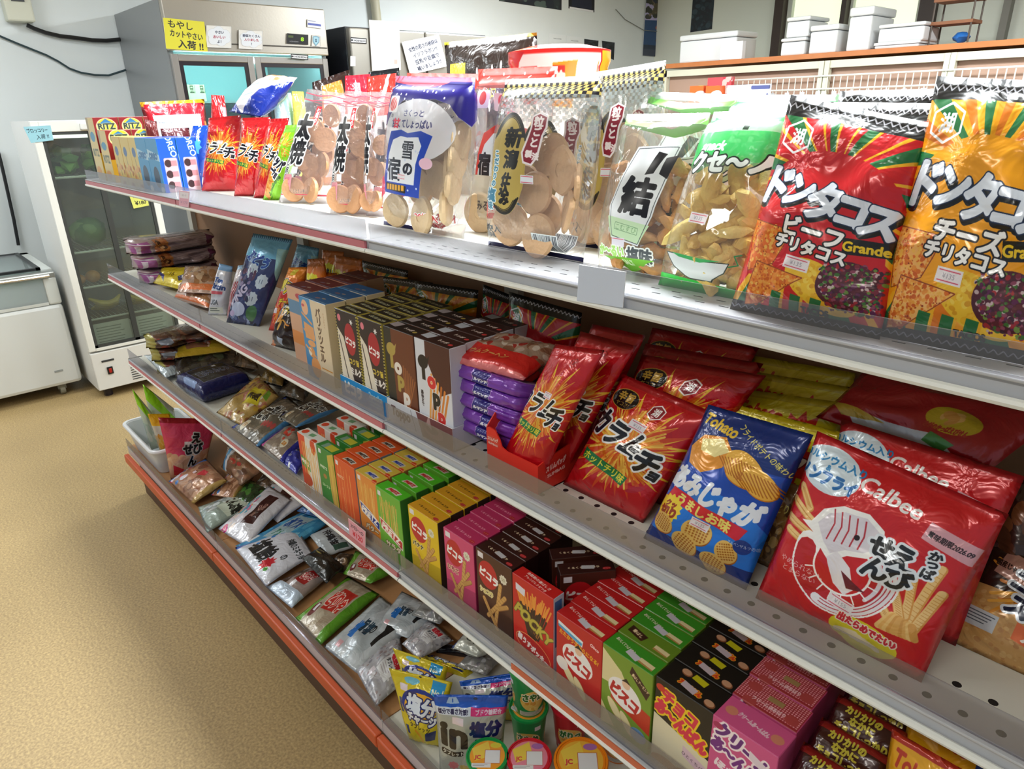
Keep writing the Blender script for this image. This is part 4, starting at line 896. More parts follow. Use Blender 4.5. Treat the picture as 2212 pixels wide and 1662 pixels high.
c = Cv(100, 92, '#e2e4ee', 2.6)
for i, t in enumerate(('女性の若さの秘訣は', 'イソフラボン!!', '豆乳や豆腐で', '補いましょう!!')): c.T(t, 52+i, 20+i*19, 12.5, '#22263c', bold=.45, rot=-.13, width=80 if i in (0,) else 66)
freecard([(886, 162), (966, 143), (948, 75), (868, 91)], 'paper_sign', c.img('isofl'), X=X2+.014, label='white sign handwritten in four lines, tilted on the second steel fridge')
# ------------------------------------------------------------------ white glass-door vegetable showcase
X3 = -1.22; vy0 = at(215, 845, X=X3).y; vy1 = at(356, 486, X=X3).y; vz1 = at(58, 262, X=X3).z; xb3 = X3-.5
vc = empty('vegetable_showcase', (X3-.25, (vy0+vy1)/2, FZ), 'narrow white glass-door cooler holding vegetables and bananas', 'refrigerator')
zd = at(205, 752, X=X3).z
wm = plain('#e3e4e2', .4)
b3 = MB(); b3.box(xb3, vy0, FZ+.05, X3-.03, vy0+.03, vz1); b3.box(xb3, vy1-.03, FZ+.05, X3-.03, vy1, vz1); b3.box(xb3, vy0+.03, FZ+.05, xb3+.03, vy1-.03, vz1); b3.box(xb3+.03, vy0+.03, vz1-.05, X3-.03, vy1-.03, vz1); b3.box(xb3+.03, vy0+.03, FZ+.05, X3-.03, vy1-.03, zd-.02)
loc(vc, b3, 'cabinet', wm)
loc(vc, MB().box(X3-.03, vy0, FZ+.05, X3, vy1, zd-.03, .004), 'base_panel', wm)
vm = MB(); [vm.box(X3, vy0+.17, z_, X3+.002, vy0+.24, z_+.004) for z_ in np.arange(FZ+.07, FZ+.19, .013)]; loc(vc, vm, 'vent_slots', plain('#35383a', .6))
for yy in (vy0+.05, vy1-.06): loc(vc, MB().tube([(X3-.06, yy, FZ), (X3-.06, yy, FZ+.05)], .022, 10), 'foot', darkm)
fm = MB(); t_ = .032
fm.box(X3-.03, vy0, zd-.02, X3, vy0+t_, vz1, .003); fm.box(X3-.03, vy1-t_, zd-.02, X3, vy1, vz1, .003); fm.box(X3-.03, vy0+t_, vz1-.05, X3, vy1-t_, vz1, .003); fm.box(X3-.03, vy0+t_, zd-.02, X3, vy1-t_, zd-.005)
vd = loc(vc, fm, 'door', plain('#eceeea', .35))
fm = MB(); g_ = .014; a0, a1, b0, b1 = vy0+t_, vy1-t_, zd-.005, vz1-.05
for (p0, p1, q0, q1) in ((a0, a0+g_, b0, b1), (a1-g_, a1, b0, b1), (a0, a1, b1-g_, b1), (a0, a1, b0, b0+g_)): fm.box(X3-.02, p0, q0, X3-.004, p1, q1)
ymid = at(245, 500, X=X3).y; fm.box(X3-.02, ymid-.012, b0, X3-.004, ymid+.012, b1)
bmesh.ops.translate(fm.bm, verts=fm.bm.verts, vec=-Vector(vc.location)); fm.build('gasket', plain('#3a3d3c', .6), parent=vd)
g = MB(); g.box(X3-.014, a0, b0, X3-.01, a1, b1); bmesh.ops.translate(g.bm, verts=g.bm.verts, vec=-Vector(vc.location)); g.build('glass_pane', clearmat('case_glass', '#dfe6e0', .04, .04, gl=.2), parent=vd)
g = MB(); g.box(X3, vy0+.2, vz1-.045, X3+.02, vy1-.1, vz1-.012, .006); bmesh.ops.translate(g.bm, verts=g.bm.verts, vec=-Vector(vc.location)); g.build('handle', wm, parent=vd)
loc(vc, MB().box(xb3+.031, vy0+.03, zd, xb3+.036, vy1-.03, vz1-.05), 'liner', plain('#8d8a80', .6))
SH = {}
loc(vc, MB().tube([(X3-.07, vy0+.05, vz1-.07), (X3-.07, vy1-.05, vz1-.07)], .011, 8), 'glow_tube', plain('#f0f4e8', .4, emit=2.2))  # added glowing tube that brightens the produce, not a lamp of this cooler
for nm, px in (('a', (114, 386)), ('b', (156, 549)), ('c', (180, 624)), ('d', (215, 690))):
    z_ = at(*px, X=X3-.05).z; SH[nm] = z_; wmb = MB(); wmb.tube([(X3-.06, vy0+.035, z_), (X3-.06, vy1-.035, z_)], .006, 6)
    for yy in np.arange(vy0+.05, vy1-.04, .022): wmb.tube([(xb3+.04, yy, z_), (X3-.06, yy, z_)], .002, 4)
    loc(vc, wmb, 'wire_shelf', plain('#dfe3dc', .4))
c = Cv(100, 60, '#dfe4e0', 1.2); [c.R(8, 10+k*7, 70+c.rn.uniform(0, 20), 12+k*7, '#8a9090') for k in range(6)]; tkim = c.img('ticket')
for a_, b_2 in ((vy0+.05, ymid-.015), (ymid+.015, vy1-.05)):
    zt_ = SH['d']-.02; Q = [Vector((X3-.04, a_, zt_-.13)), Vector((X3-.04, b_2, zt_-.13)), Vector((X3-.04, b_2, zt_)), Vector((X3-.04, a_, zt_))]
    o = card('price_sheet', Q, tkim, parent=None); tag(o, 'white printed sheet inside the cooler, ' + ('left half' if a_ < ymid-.1 else 'right half'), 'sign', 'printed sheets low in the cooler')
c = Cv(50, 30, '#e4e4e2', 3); c.R(2, 2, 24, 5, '#303234'); c.R(6, 9, 18, 11, '#50545a'); c.R(0, 12, 5, 15, '#202224')
p_ = at(238, 800, X=X3)
bmx = MB().box(X3, p_.y-.014, p_.z-.02, X3+.006, p_.y+.014, p_.z+.02, .002); sw = loc(vc, bmx, 'switch_bezel', plain('#16181a', .4))
bmx = MB().box(X3+.006, p_.y-.007, p_.z-.012, X3+.01, p_.y+.007, p_.z+.012, .002); bmesh.ops.translate(bmx.bm, verts=bmx.bm.verts, vec=-Vector(vc.location)); rk = bmx.build('switch_rocker', plain('#b02018', .4), parent=sw); rk['label'] = 'red rocker switch'
loc(vc, MB().box(X3, p_.y-.03, p_.z+.05, X3+.002, p_.y+.03, p_.z+.06), 'name_strip', plain('#3a3c3e', .5))
# produce in the cooler
def clump(name, label, cat, cpt, cols, n, r, sc, seed, nz=.5):
    rn = random.Random(seed); o = empty(name, cpt, label, cat)
    for k, col in enumerate(cols):
        mb = MB()
        for i in range(n):
            mb.ico((rn.uniform(-1, 1)*sc[0], rn.uniform(-1, 1)*sc[1], abs(rn.uniform(0, 1))*sc[2]+r*.45), r*rn.uniform(.7, 1.2), (1, 1, .45), 1, nz, seed+i, Matrix.Rotation(rn.uniform(0, 3), 3, Vector((rn.random(), rn.random(), rn.random())).normalized()))
        mb.build('leaves', plain(col, .6, var=.2), parent=o, smooth=True)
    return o
zA_ = SH['a']; cy_ = at(160, 350, X=X3-.2).y
for k, dyy in enumerate((-.055, .095)):
    clump('leafy_greens', ['bundle of leafy greens on the top cooler shelf, left', 'bundle of leafy greens on the top cooler shelf, right'][k], 'vegetable', (X3-.24, cy_+dyy, zA_+.012), ('#4c7a38', '#6c9a44', '#2f5a2c'), 9, .036, (.09, .035, .09), 11+k)['group'] = 'leafy greens in the cooler'
zc = SH['b']; cb = empty('cabbage', (X3-.2, at(192, 515, X=X3-.2).y, zc+.004), 'pale green cabbage wrapped in clear film inside the cooler', 'cabbage')
mb = MB(); mb.ico((0, 0, .075), .078, (1, 1.05, .92), 3, .12, 2); mb.build('head', plain('#7f9e62', .5, var=.2, vs=30), parent=cb, smooth=True)
mb = MB(); [mb.ico((.012*math.cos(a), .012*math.sin(a), .076), .08, (.98, 1.0, .9), 2, .2, int(a*9)) for a in (0, 2.1)]; mb.build('outer_leaf', plain('#587c44', .5, var=.25, vs=30), parent=cb, smooth=True)
for i, (px, r_) in enumerate((((173, 612), .03), ((203, 608), .036))):
    p_ = at(*px, X=X3-.16); o = MB().ico((0, 0, r_*.86), r_, (1, 1, .88), 3, .05, i).build('onion', plain('#c8905c', .35, var=.2), (p_.x, p_.y, SH['c']+.004), smooth=True); tag(o, ['orange-brown onion on the middle cooler shelf, left one', 'larger orange-brown onion on the middle cooler shelf, right one'][i], 'onion', 'onions in the cooler')
for i, (px, n_) in enumerate((((230, 655), 5), ((306, 648), 4))):
    p_ = at(*px, X=X3-.16); o = empty('banana_bunch', (p_.x, p_.y, SH['d']+.006), ['bagged banana bunch on the low cooler shelf, left', 'banana bunch on the low cooler shelf, right'][i], 'bananas', 'banana bunches in the cooler')
    for k in range(n_):
        t = (k-(n_-1)/2)*.03; mb = MB(); pts = [(t*.6, -.07+.02*math.sin(k), .022+.018*k), (t, -.035, .017+.012*k), (t, 0, .016+.01*k), (t, .035, .018+.012*k), (t*.6, .065, .026+.016*k)]
        mb.tube(pts, [.006, .015, .017, .015, .005], 8); mb.build('banana', plain('#c9b23c', .45, var=.15), parent=o, smooth=True)
c = Cv(100, 62, '#9ad0e0', 2.4); c.T('ブロッコリー', 44, 16, 15, '#284858', bold=.35, width=76); c.T('入荷 !!', 56, 42, 18, '#284858', bold=.5)
freecard([(67, 309), (116, 303), (109, 271), (50, 274)], 'paper_sign', c.img('broc'), X=X3+.004, label='pale blue handwritten sign taped at the cooler top')
c = Cv(100, 90, '#dce070', 2.4); c.T('小松菜', 40, 20, 16, '#303828', bold=.4); c.T('¥180', 52, 58, 30, '#282820', bold=.9)
freecard([(289, 451), (322, 444), (316, 418), (277, 416)], 'price_sign', c.img('y80'), X=X3+.004, label='yellow handwritten price sign on the cooler door')
# ------------------------------------------------------------------ chest freezer
X4 = -1.43; ch0, ch1 = -1.5, .055; ct = .775
cf = empty('chest_freezer', (X4-.35, (ch0+ch1)/2, FZ), 'white chest freezer with sliding glass top and chrome front rail', 'freezer')
hb = MB(); hb.box(X4-.72, ch0, FZ+.06, X4, ch1, .60, .02); loc(cf, hb, 'body', plain('#dfe3e2', .4))
hb = MB(); hb.box(X4-.72, ch0, .60, X4-.66, ch1, ct); hb.box(X4-.06, ch1-.06, .60, X4, ch1, ct-.03, .01); hb.box(X4-.72, ch1-.05, .60, X4-.06, ch1, ct); hb.box(X4-.72, ch0, .60, X4, ch0+.05, ct); hb.box(X4-.05, ch0, .60, X4-.005, ch1-.06, .615); loc(cf, hb, 'rim', plain('#d4d8d4', .35))
loc(cf, MB().box(X4-.014, ch0+.05, .615, X4-.008, ch1-.06, ct-.03), 'front_glass', clearmat('freezer_glass', '#dfe8e6', .25, .05, gl=.3))
loc(cf, MB().box(X4-.05, ch0, ct-.035, X4+.005, ch1, ct-.005, .006), 'top_frame', plain('#9a9c98', .35, .5))
loc(cf, MB().tube([(X4+.018, ch0+.02, ct-.02), (X4+.018, ch1-.03, ct-.02)], .009, 10), 'chrome_rail', plain('#d8d4d0', .12, 1))
for k, (a_, z_) in enumerate(((ch0+.05, ct-.004), (-.62, ct+.004))):
    sl = loc(cf, MB().box(X4-.66, a_, z_, X4-.05, min(a_+.82, ch1-.05), z_+.006), 'glass_lid', clearmat('lid_glass%d' % k, '#dfe8e6', .12, .04, gl=.3))
    f_ = MB(); e_ = min(a_+.82, ch1-.05)
    f_.box(X4-.66, a_, z_-.004, X4-.05, a_+.02, z_+.01); f_.box(X4-.66, e_-.02, z_-.004, X4-.05, e_, z_+.01); f_.box(X4-.66, a_, z_-.004, X4-.64, e_, z_+.01); f_.box(X4-.07, a_, z_-.004, X4-.05, e_, z_+.01)
    bmesh.ops.translate(f_.bm, verts=f_.bm.verts, vec=-Vector(cf.location)); f_.build('lid_frame', plain('#2c2e30', .4), parent=sl)
for (a_, b_2) in ((X4-.05, ch1-.1), (X4-.05, ch0+.1), (X4-.65, ch1-.1)):
    cs = loc(cf, MB().lathe(0, 0, [(.001, -.012), (.028, -.012), (.03, 0), (.028, .012), (.001, .012)], 14), 'caster', plain('#8a8878', .5))
    cs.matrix_local = Matrix.Translation(Vector((a_, b_2, FZ+.03))-Vector(cf.location)) @ Matrix.Rotation(math.pi/2, 4, 'X') @ Matrix.Translation(Vector(cf.location))
    loc(cf, MB().box(a_-.02, b_2-.02, FZ+.035, a_+.02, b_2+.02, FZ+.065), 'caster_bracket', plain('#7c7c74', .5))
loc(cf, MB().box(X4, ch1-.12, FZ+.14, X4+.002, ch1-.08, FZ+.15), 'rating_label', plain('#9aa0a0', .5))
o = card('notice_board', [Vector((X4-.60, -.95, ct+.02)), Vector((X4-.25, -.95, ct+.02)), Vector((X4-.25, -.25, ct+.42)), Vector((X4-.60, -.25, ct+.42))], d_sign('lidc', '#e2e6e2', ['', '', '←'], 100, 100), th=.01); bpy.data.objects.remove(o)
# ------------------------------------------------------------------ tall shelving in the back, orange top board, foam boxes on it
YU = 5.0; ux0 = -1.28; ux1 = 2.6; uz = at(1660, 133, Y=YU).z
bu = empty('back_shelving', ((ux0+ux1)/2, YU+.25, FZ), 'long cream shop shelving with an orange top board at the back', 'shelving')
loc(bu, MB().box(ux0, YU, uz, ux1, YU+.6, uz+.035), 'top_board', plain('#b8703c', .5, var=.15, vs=12))
fm = MB(); zr = uz-.02
fm.box(ux0, YU+.01, zr-.05, ux1, YU+.05, zr); 
for px in (1772, 1784, 2040, 2052): xx = at(px, 160, Y=YU).x; fm.box(xx-.018, YU+.0, FZ, xx+.018, YU+.05, zr)
fm.box(ux0, YU+.01, FZ, ux0+.04, YU+.05, zr); fm.box(ux1-.04, YU+.01, FZ, ux1, YU+.05, zr); fm.box(ux0, YU+.5, FZ, ux1, YU+.56, uz)
loc(bu, fm, 'frame', plain('#cfcdb8', .45))
loc(bu, MB().box(ux0+.04, YU+.06, FZ+.1, ux1-.04, YU+.075, zr-.05), 'back_panel', plain('#a88a78', .7))
wp = MB(); wx0, wx1 = at(1570, 180, Y=YU).x, ux1-.1; wt = at(1700, 168, Y=YU).z; 
for z_ in (wt, wt-.09, wt-.18): wp.tube([(wx0, YU-.01, z_), (wx1, YU-.01, z_)], .006, 5)
for xx in np.arange(wx0, wx1, .05): wp.tube([(xx, YU-.004, wt-.26), (xx, YU-.004, wt)], .004, 4)
loc(bu, wp, 'wire_grid', plain('#e0e0d4', .4))
for k in range(34):
    xx = wx0+.5+k*.06; zz = wt-.13-.05*(k % 2)
    if xx > wx1-.05: break
    h_ = MB(); h_.tube([(xx, YU-.01, zz), (xx, YU-.14, zz), (xx, YU-.15, zz+.03)], .004, 5); h_.box(xx-.016, YU-.155, zz-.03, xx+.016, YU-.15, zz+.02); loc(bu, h_, 'display_hook', plain('#e8ecf0', .3))
def foam(px, label, z0=None, dep=.32, col='#dcdfe0', tp=None):
    x0, y0, x1, y1 = px; a_ = at(x0, y1, Y=YU+.06); b_2 = at(x1, y1, Y=YU+.06); tz = at((x0+x1)/2, y0, Y=YU+.06).z; zb = z0 if z0 is not None else uz+.036
    r = empty('foam_box', ((a_.x+b_2.x)/2, YU+.06+dep/2, zb), label, 'foam box', 'white foam boxes on the back shelving'); w_ = b_2.x-a_.x; h_ = tz-zb
    MB().box(-w_/2, -dep/2, 0, w_/2, dep/2, h_*.8-.004, .012).build('base', plain(col, .7), parent=r); MB().box(-w_/2-.006, -dep/2-.006, h_*.8, w_/2+.006, dep/2+.006, h_, .012).build('lid', plain(col, .7), parent=r); return tz
foam((1466, 72, 1586, 146), 'large foam box at the left end of the back shelving')
t1 = foam((1684, 82, 1735, 128), 'lower foam box of the two-box stack by the brown post'); foam((1697, 36, 1745, 80), 'upper foam box of the two-box stack by the brown post', z0=t1+.002)
foam((1744, 54, 1802, 128), 'middle-height foam box right of the two-box stack', dep=.3); foam((1824, 16, 1872, 124), 'tallest foam box in the row', dep=.4)
t1 = foam((1885, 92, 1980, 122), 'low flat foam box under another, right of the tallest'); foam((1895, 50, 1992, 90), 'upper foam box right of the tallest box', z0=t1+.002)
def sbox(x, y, z, w, d, h, im, name, label, cat, group=None, rz=0, rough=.42):
    o = bpy.data.objects.new(name, box_mesh(w, d, h, im, rough)); COL.objects.link(o); o.location = (x, y, z); o.rotation_euler.z = rz; return tag(o, label, cat, group)
p_ = at(1576, 143, Y=YU+.0); sbox(p_.x, YU+.0-.0+.03, uz+.036, .2, .05, .13, d_sign('fw', '#e6e8ee', ['']), 'carton', 'small bright white carton in front of the large foam box', 'carton')
r = empty('wire_stand', (at(2048, 110, Y=YU+.2).x, YU+.25, uz+.036), 'small wooden two-tier wire stand on the back shelving', 'rack')
for z_ in (.13, .27): MB().box(-.13, -.1, z_, .13, .1, z_+.02).build('tier', plain('#8a5a3c', .6), parent=r)
for sx in (-.12, .12):
    for sy in (-.09, .09): MB().tube([(sx, sy, 0), (sx, sy, .27)], .006, 6).build('leg', plain('#50453c', .5), parent=r)
o = MB().ico((0, 0, .04), .05, (1.1, .9, .7), 2, .35, 4).build('plastic_bundle', plain('#2a6cb8', .4), (r.location.x+.05, YU+.25, uz+.045), smooth=True); tag(o, 'crumpled blue plastic under the small wooden stand', 'bundle')
c = Cv(100, 110, '#e2642c', 1.6); c.E(50, 30, 26, 14, '#f4b040'); c.E(50, 84, 30, 22, '#f4ecec'); c.R(42, 76, 58, 88, '#302c38'); c.T('みかん', 50, 30, 14, '#c84018', bold=.5); oim = c.img('orangebox')
shz = at(1520, 222, Y=YU-.3).z
loc(bu, MB().box(ux0+.1, YU-.42, shz-.03, ux1-.1, YU, shz), 'shelf_board', plain('#dddfe0', .4))
for px, lb in (((1501, 222), 'small orange box on the back shelving, left of its pair'), ((1536, 222), 'small orange box on the back shelving, right of its pair')):
    p_ = at(*px, Y=YU-.33); tz = at(px[0], 186, Y=YU-.33).z; sbox(p_.x, YU-.28, shz+.001, .13, .08, tz-shz, oim, 'small_box', lb, 'box', 'orange boxes on the back shelving')
c = Cv(100, 60, '#e05058', 1.6); c.blobs(55, 10, 98, 60, 14, ('#f0d0d0', '#d83848', '#e8b8b0'), 4, 10); p_ = at(1542, 185, Y=YU-.2); sbox(p_.x, YU-.1, shz+.001, .22, .05, at(1542, 167, Y=YU-.2).z-shz, c.img('pinkc'), 'small_box', 'pink-red carton standing behind the orange boxes', 'box')
c = Cv(160, 60, '#e4e8f6', 1.6); c.RR(84, 18, 150, 28, 4, '#50588c'); c.T('●', 140, 44, 10, '#404880'); p_ = at(1608, 200, Y=YU-.3); sbox(p_.x, YU-.24, shz+.001, .36, .04, at(1608, 183, Y=YU-.3).z-shz, c.img('whitec'), 'header_card', 'white rounded header card beside the orange boxes', 'sign')
# ------------------------------------------------------------------ the snack gondola
ZA, ZB, ZC, ZD = 1.308, .981, .655, .317
go = empty('gondola_shelving', (1.65, .15, FZ), 'long cream four-tier snack shelving with red price rails and clear front guards', 'shelving')
beige = plain('#d9dad2', .38); lipm = plain('#e9ebe6', .3); rail = plain('#b9bbc0', .35); pinkr = plain('#c4707a', .4); guard = clearmat('guard_plastic', '#e2e2e8', .05, .08, gl=.25); dk = plain('#14161a', .6)
woodm = plain('#b98a5e', .5, var=.12, vs=9)
def bayboard(x0, x1, zd, y0, y1, zl, name, insert=None, gh=.03, guard_x=None, holes=None, mat=None, bead=True):
    b_ = MB(); b_.box(x0+.001, y0, zd-.018, x1-.001, y1, zd, .001)
    if holes:
        b_.mi = 1; kind, rows, st_ = holes
        for r_, yy in enumerate(rows):
            xx = x0+.05+(r_ % 2)*st_*.5
            while xx < x1-.03:
                if kind == 'slot': b_.box(xx-.0055, y0+yy-.0009, zd, xx+.0055, y0+yy+.0009, zd+.0002)
                else: b_.lathe(xx, y0+yy, [(.0001, zd), (.0042, zd), (.0042, zd+.0002), (.0001, zd+.0002)], 12)
                xx += st_
        b_.mi = 0
    bo = loc(go, b_, name, [mat or beige, dk])
    f_ = MB(); f_.box(x0+.001, y0-.003, zl+.003, x1-.001, y0, zd-.0005)
    if bead: f_.tube([(x0+.001, y0-.007, zl+.003), (x1-.001, y0-.007, zl+.003)], .0036, 8); f_.box(x0+.001, y0-.008, zd-.003, x1-.001, y0, zd, .001)
    def sub(mb, nm, mt, **k): bmesh.ops.translate(mb.bm, verts=mb.bm.verts, vec=-Vector(go.location)); return mb.build(nm, mt, parent=bo, **k)
    sub(f_, 'price_rail', rail if bead else rail)
    if bead: sub(MB().tube([(x0+.001, y0-.0075, zl+.003), (x1-.001, y0-.0075, zl+.003)], .0042, 8), 'rail_edge', lipm, smooth=True)
    if insert:
        s = sub(MB().box(insert[1], y0-.0085, zl+.005, insert[2], y0-.0035, zd-.0035), 'rail_insert', insert[0]); 
    gx = guard_x or (x0+.004, x1-.004)
    sub(MB().box(gx[0], y0-.0035, zd+.0005, gx[1], y0-.0015, zd+gh, .0005), 'guard', guard)
    return bo
org = plain('#cc6a48', .45)
for i, (x0, x1) in enumerate(((0, .9), (.9, 1.8), (1.8, 3.3))):
    far = i < 2
    bayboard(x0, x1, ZA, 0, .66, 1.286, 'shelf_board', (pinkr, x0+.004, x1-.004) if far else None, .031 if far else .026, holes=None if far else ('slot', (.022, .040), .028))
    bayboard(x0, x1, ZB, 0, .325, .959, 'shelf_board', (pinkr, x0+.004, x1-.004) if far else None, .038, holes=('slot', (.022,), .02) if far else ('round', (.016, .05), .030))
    bayboard(x0, x1, ZC, 0, .325, .633, 'shelf_board', (pinkr, x0+.004, x1-.004) if far else (org, 2.13, 3.25), .042, holes=('slot', (.022,), .02) if far else None)
    bayboard(x0, x1, ZD, -.078, .325, .284, 'base_deck', None, .035, guard_x=(x0+.004, x1-.004), mat=woodm if far else None, holes=None if far else ('round', (.05, .1), .05), bead=False)
    loc(go, MB().box(x0+.001, -.10, .253, x1-.001, -.083, .288, .004), 'kick_strip', plain('#c8562c', .42, var=.05))
    loc(go, MB().box(x0+.001, -.055, FZ, x1-.001, -.04, .28), 'kick_plate', plain('#5a4030', .6))
    loc(go, MB().box(x0+.02, .326, .30, x1-.02, .334, 1.288), 'back_panel', plain('#9c7658', .75, var=.05, vs=40))
for xx in (0, .9, 1.8, 3.3):
    u_ = MB(); u_.box(xx-.02, .31, FZ, xx+.02, .35, 1.29)
    for zd in (ZA, ZB, ZC): u_.poly([(xx-.001, .005, zd-.019), (xx-.001, .31, zd-.019), (xx-.001, .31, zd-.07), (xx-.001, .03, zd-.024)], .002)
    loc(go, u_, 'upright', plain('#c6c4ba', .4))
loc(go, MB().box(0, .36, .30, 3.3, .64, .32).box(0, .36, .95, 3.3, .655, .97).box(0, .36, .62, 3.3, .655, .64), 'rear_boards', beige)
# price cards clipped on the rails
def pcard(px, Y, im, label): 
    Q = [at(*p, Y=Y) for p in px]; tag(card('price_card', Q, im, th=.001), label, 'price card')
c = Cv(60, 100, '#e8b8cc', 2.4); c.R(4, 8, 56, 46, '#ece4ec'); c.R(4, 50, 56, 92, '#e0a8bc'); c.T('¥170', 30, 72, 20, '#c090a8', bold=.6); c.T('菓子', 30, 28, 14, '#c4bcc8')
pcard([(387, 445), (407, 448), (409, 414), (387, 411)], -.012, c.img('pc1'), 'pink and white price card clipped on the top price rail')
c = Cv(80, 60, '#e4a0b0', 3); c.T('29日〜の', 40, 18, 14, '#40303c', bold=.3); c.T('¥120', 42, 42, 22, '#d02840', bold=.8)
pcard([(755, 1156), (789, 1184), (789, 1149), (752, 1120)], -.012, c.img('pc2'), 'pink handwritten 120 yen price card on the third price rail')
pcard([(1246, 650), (1345, 665), (1352, 588), (1251, 572)], -.012, d_sign('pc3', '#ccd6e8', [''], 100, 90), 'blank pale blue card hooked on the top price rail')
# ------------------------------------------------------------------ placing packets
def qyaw(px, z, yaw, lean, a, X=None):
    v = Vector((math.cos(yaw), math.sin(yaw), 0)); n = Vector((math.sin(yaw), -math.cos(yaw), 0))
    def hit(p, off):
        d = _f+RR*((p[0]-CX)/FPX)-UU*((p[1]-CY)/FPX); t = ((a-n*off-CAM).dot(n))/d.dot(n); return CAM+d*t
    bl = a.copy(); br = hit(px[1], 0); br.z = z; tr, tl = hit(px[2], lean), hit(px[3], lean)
    return [bl, br, tr, tl]
_bag0 = bag
_fm = {}
def bag2(label, px, z, im, yaw=0, lean=.03, th=.045, name='snack_bag', cat='snack bag', group=None, Yf=None, X=None, zs=None, film=False, Q=None, rough=.27, foil=.42, haze=.03, **kw):
    if Q is None:
        if zs is not None: Q = [at(*p, Z=h) for p, h in zip(px, zs)]
        else:
            a = at(*px[0], Y=Yf) if Yf is not None else at(*px[0], X=X) if X is not None else at(*px[0], Z=z); a.z = z
            Q = qyaw(px, z, math.radians(yaw), lean, a)
    Q = [Vector(q) for q in Q]
    for q in Q:
        if q.z < 1.27 and q.y > .285: q.y = .285
    if film: kw.setdefault('lump', .07); kw.setdefault('wr', .002); kw.setdefault('pw', .33); th = th*1.15; haze = max(haze, .06)
    kw.setdefault('seed', len(o_info)*7 % 31)
    me, org_, n = pillow(Q, th, **kw)
    key = (im.name, film, foil)
    if key not in _fm: _fm[key] = clearmat('film_'+im.name, im=im, haze=haze, rough=.1, bump=.6, gl=.3) if film else printed(im, rough, .5, foil)
    o = link(name, me, _fm[key], org_); tag(o, label, cat, group); o_info[o.name] = (Q, n, th); return o
IMk, IMs, IMd, IMd2, IMa, IMkp, IMt, IMtb, IMc = d_kara(), d_kara(True), d_donta('r'), d_donta('o'), d_ami(), d_kappa(), d_tohato(), d_tohato('#e8a818', blue=True), d_corn()
# ================================================================== TOP SHELF
# cracker cartons seen from their side
def side_ritz(c, d, h):
    c.R(0, h*.55, d, h, '#e8c040'); c.E(d*.5, h*.15, d*.42, d*.36, '#f0e8b0'); c.E(d*.5, h*.15, d*.38, d*.33, '#e8d030'); c.P([(d*.22, h*.1), (d*.5, h*.02), (d*.78, h*.1)], '#3080b8'); c.T('RITZ', d*.5, h*.14, d*.3, '#30483c', [(1.2, '#f4f0c0')], bold=1, width=d*.66)
def front_ritz(c, w, h):
    c.R(0, 0, w, h, '#dcc88c'); c.P([(0, 0), (w*.3, 0), (w*.2, h*.3), (0, h*.4)], '#a89878'); c.E(w*.5, h*.3, w*.3, h*.08, '#4890b8'); c.T('RITZ', w*.5, h*.55, w*.3, '#6a7058', bold=2, width=w*.7); c.E(w*.4, h*.85, w*.3, h*.08, '#d8a060')
ritz = carton('ritz', 90, 195, 74, '#8e1a20', front_ritz, lambda c, w, d: c.E(w/2, d/2, 20, 14, '#e8c040'), side_ritz, .8)
ritz2 = carton('ritz2', 92, 157, 74, '#8e1a20', front_ritz, lambda c, w, d: c.E(w/2, d/2, 20, 14, '#e8c040'), side_ritz, .8)
def plc(me, x, y, z, label, group, name='cracker_box', cat='cracker box', rz=0):
    o = bpy.data.objects.new(name, me); COL.objects.link(o); o.location = (x, y, z); o.rotation_euler.z = rz; return tag(o, label, cat, group)
gR = 'round cracker cartons at the far end of the top shelf'
for k in range(3): plc(ritz, .10, .06+.076*k, ZA, 'tall red cracker carton at the far end of the top shelf, '+('at the front', 'second from the front', 'third from the front')[k], gR)
for k in range(2): plc(ritz2, .212, .06+.076*k, ZA, 'shorter red cracker carton beside the tall ones, '+('at the front', 'behind the front one')[k], gR)
def side_ck(c, d, h): c.R(0, 0, d, h, '#e4b060'); c.blobs(0, h*.3, d, h, 26, ('#d89848', '#ecc080', '#c88438'), 6, 12)
def front_ck(c, w, h): c.R(0, 0, w, h, '#dcc478'); c.E(w*.4, h*.3, w*.2, h*.1, '#5878a8'); c.L([(w*.4, h*.4), (w*.5, h*.8)], 6, '#a89868'); c.blobs(0, h*.6, w, h, 14, ('#c88c58', '#b07040', '#dca868'), 6, 12)
ck = carton('ck', 84, 140, 60, '#dfba64', front_ck, None, side_ck, .8)
for k, x in enumerate((.345, .432, .517)): plc(ck, x, .055, ZA, ('yellow cracker carton next to the red cartons', 'yellow cracker carton, middle of the yellow ones', 'yellow cracker carton next to the blue cartons')[k], 'yellow cracker cartons on the top shelf')
def side_or(c, d, h):
    c.T('OREO', d*.7, h*.14, d*.4, '#e0e8f8', bold=.6, rot=1.4); c.RR(d*.2, h*.36, d*.9, h, 4, '#d8b8c0')
    for y in (.46, .66, .86): c.E(d*.4, h*y, d*.18, d*.2, '#3a2428'); c.R(d*.55, h*(y-.05), d*.85, h*(y+.05), '#c88890')
def front_or(c, w, h): c.R(0, 0, w, h, '#4c9cd0'); c.P([(0, h*.2), (w, h*.3), (w, h*.42), (0, h*.36)], '#b8d8ec'); c.T('OREO', w*.5, h*.33, 18, '#3878b0', bold=2, width=w*.7); c.E(w*.5, h*.72, w*.26, h*.2, '#40546c'); c.E(w*.8, h*.95, 14, 8, '#d8e8f0')
orx = carton('orx', 92, 140, 49, '#1050c8', front_or, None, side_or, .9, sidebg='#0c58d8')
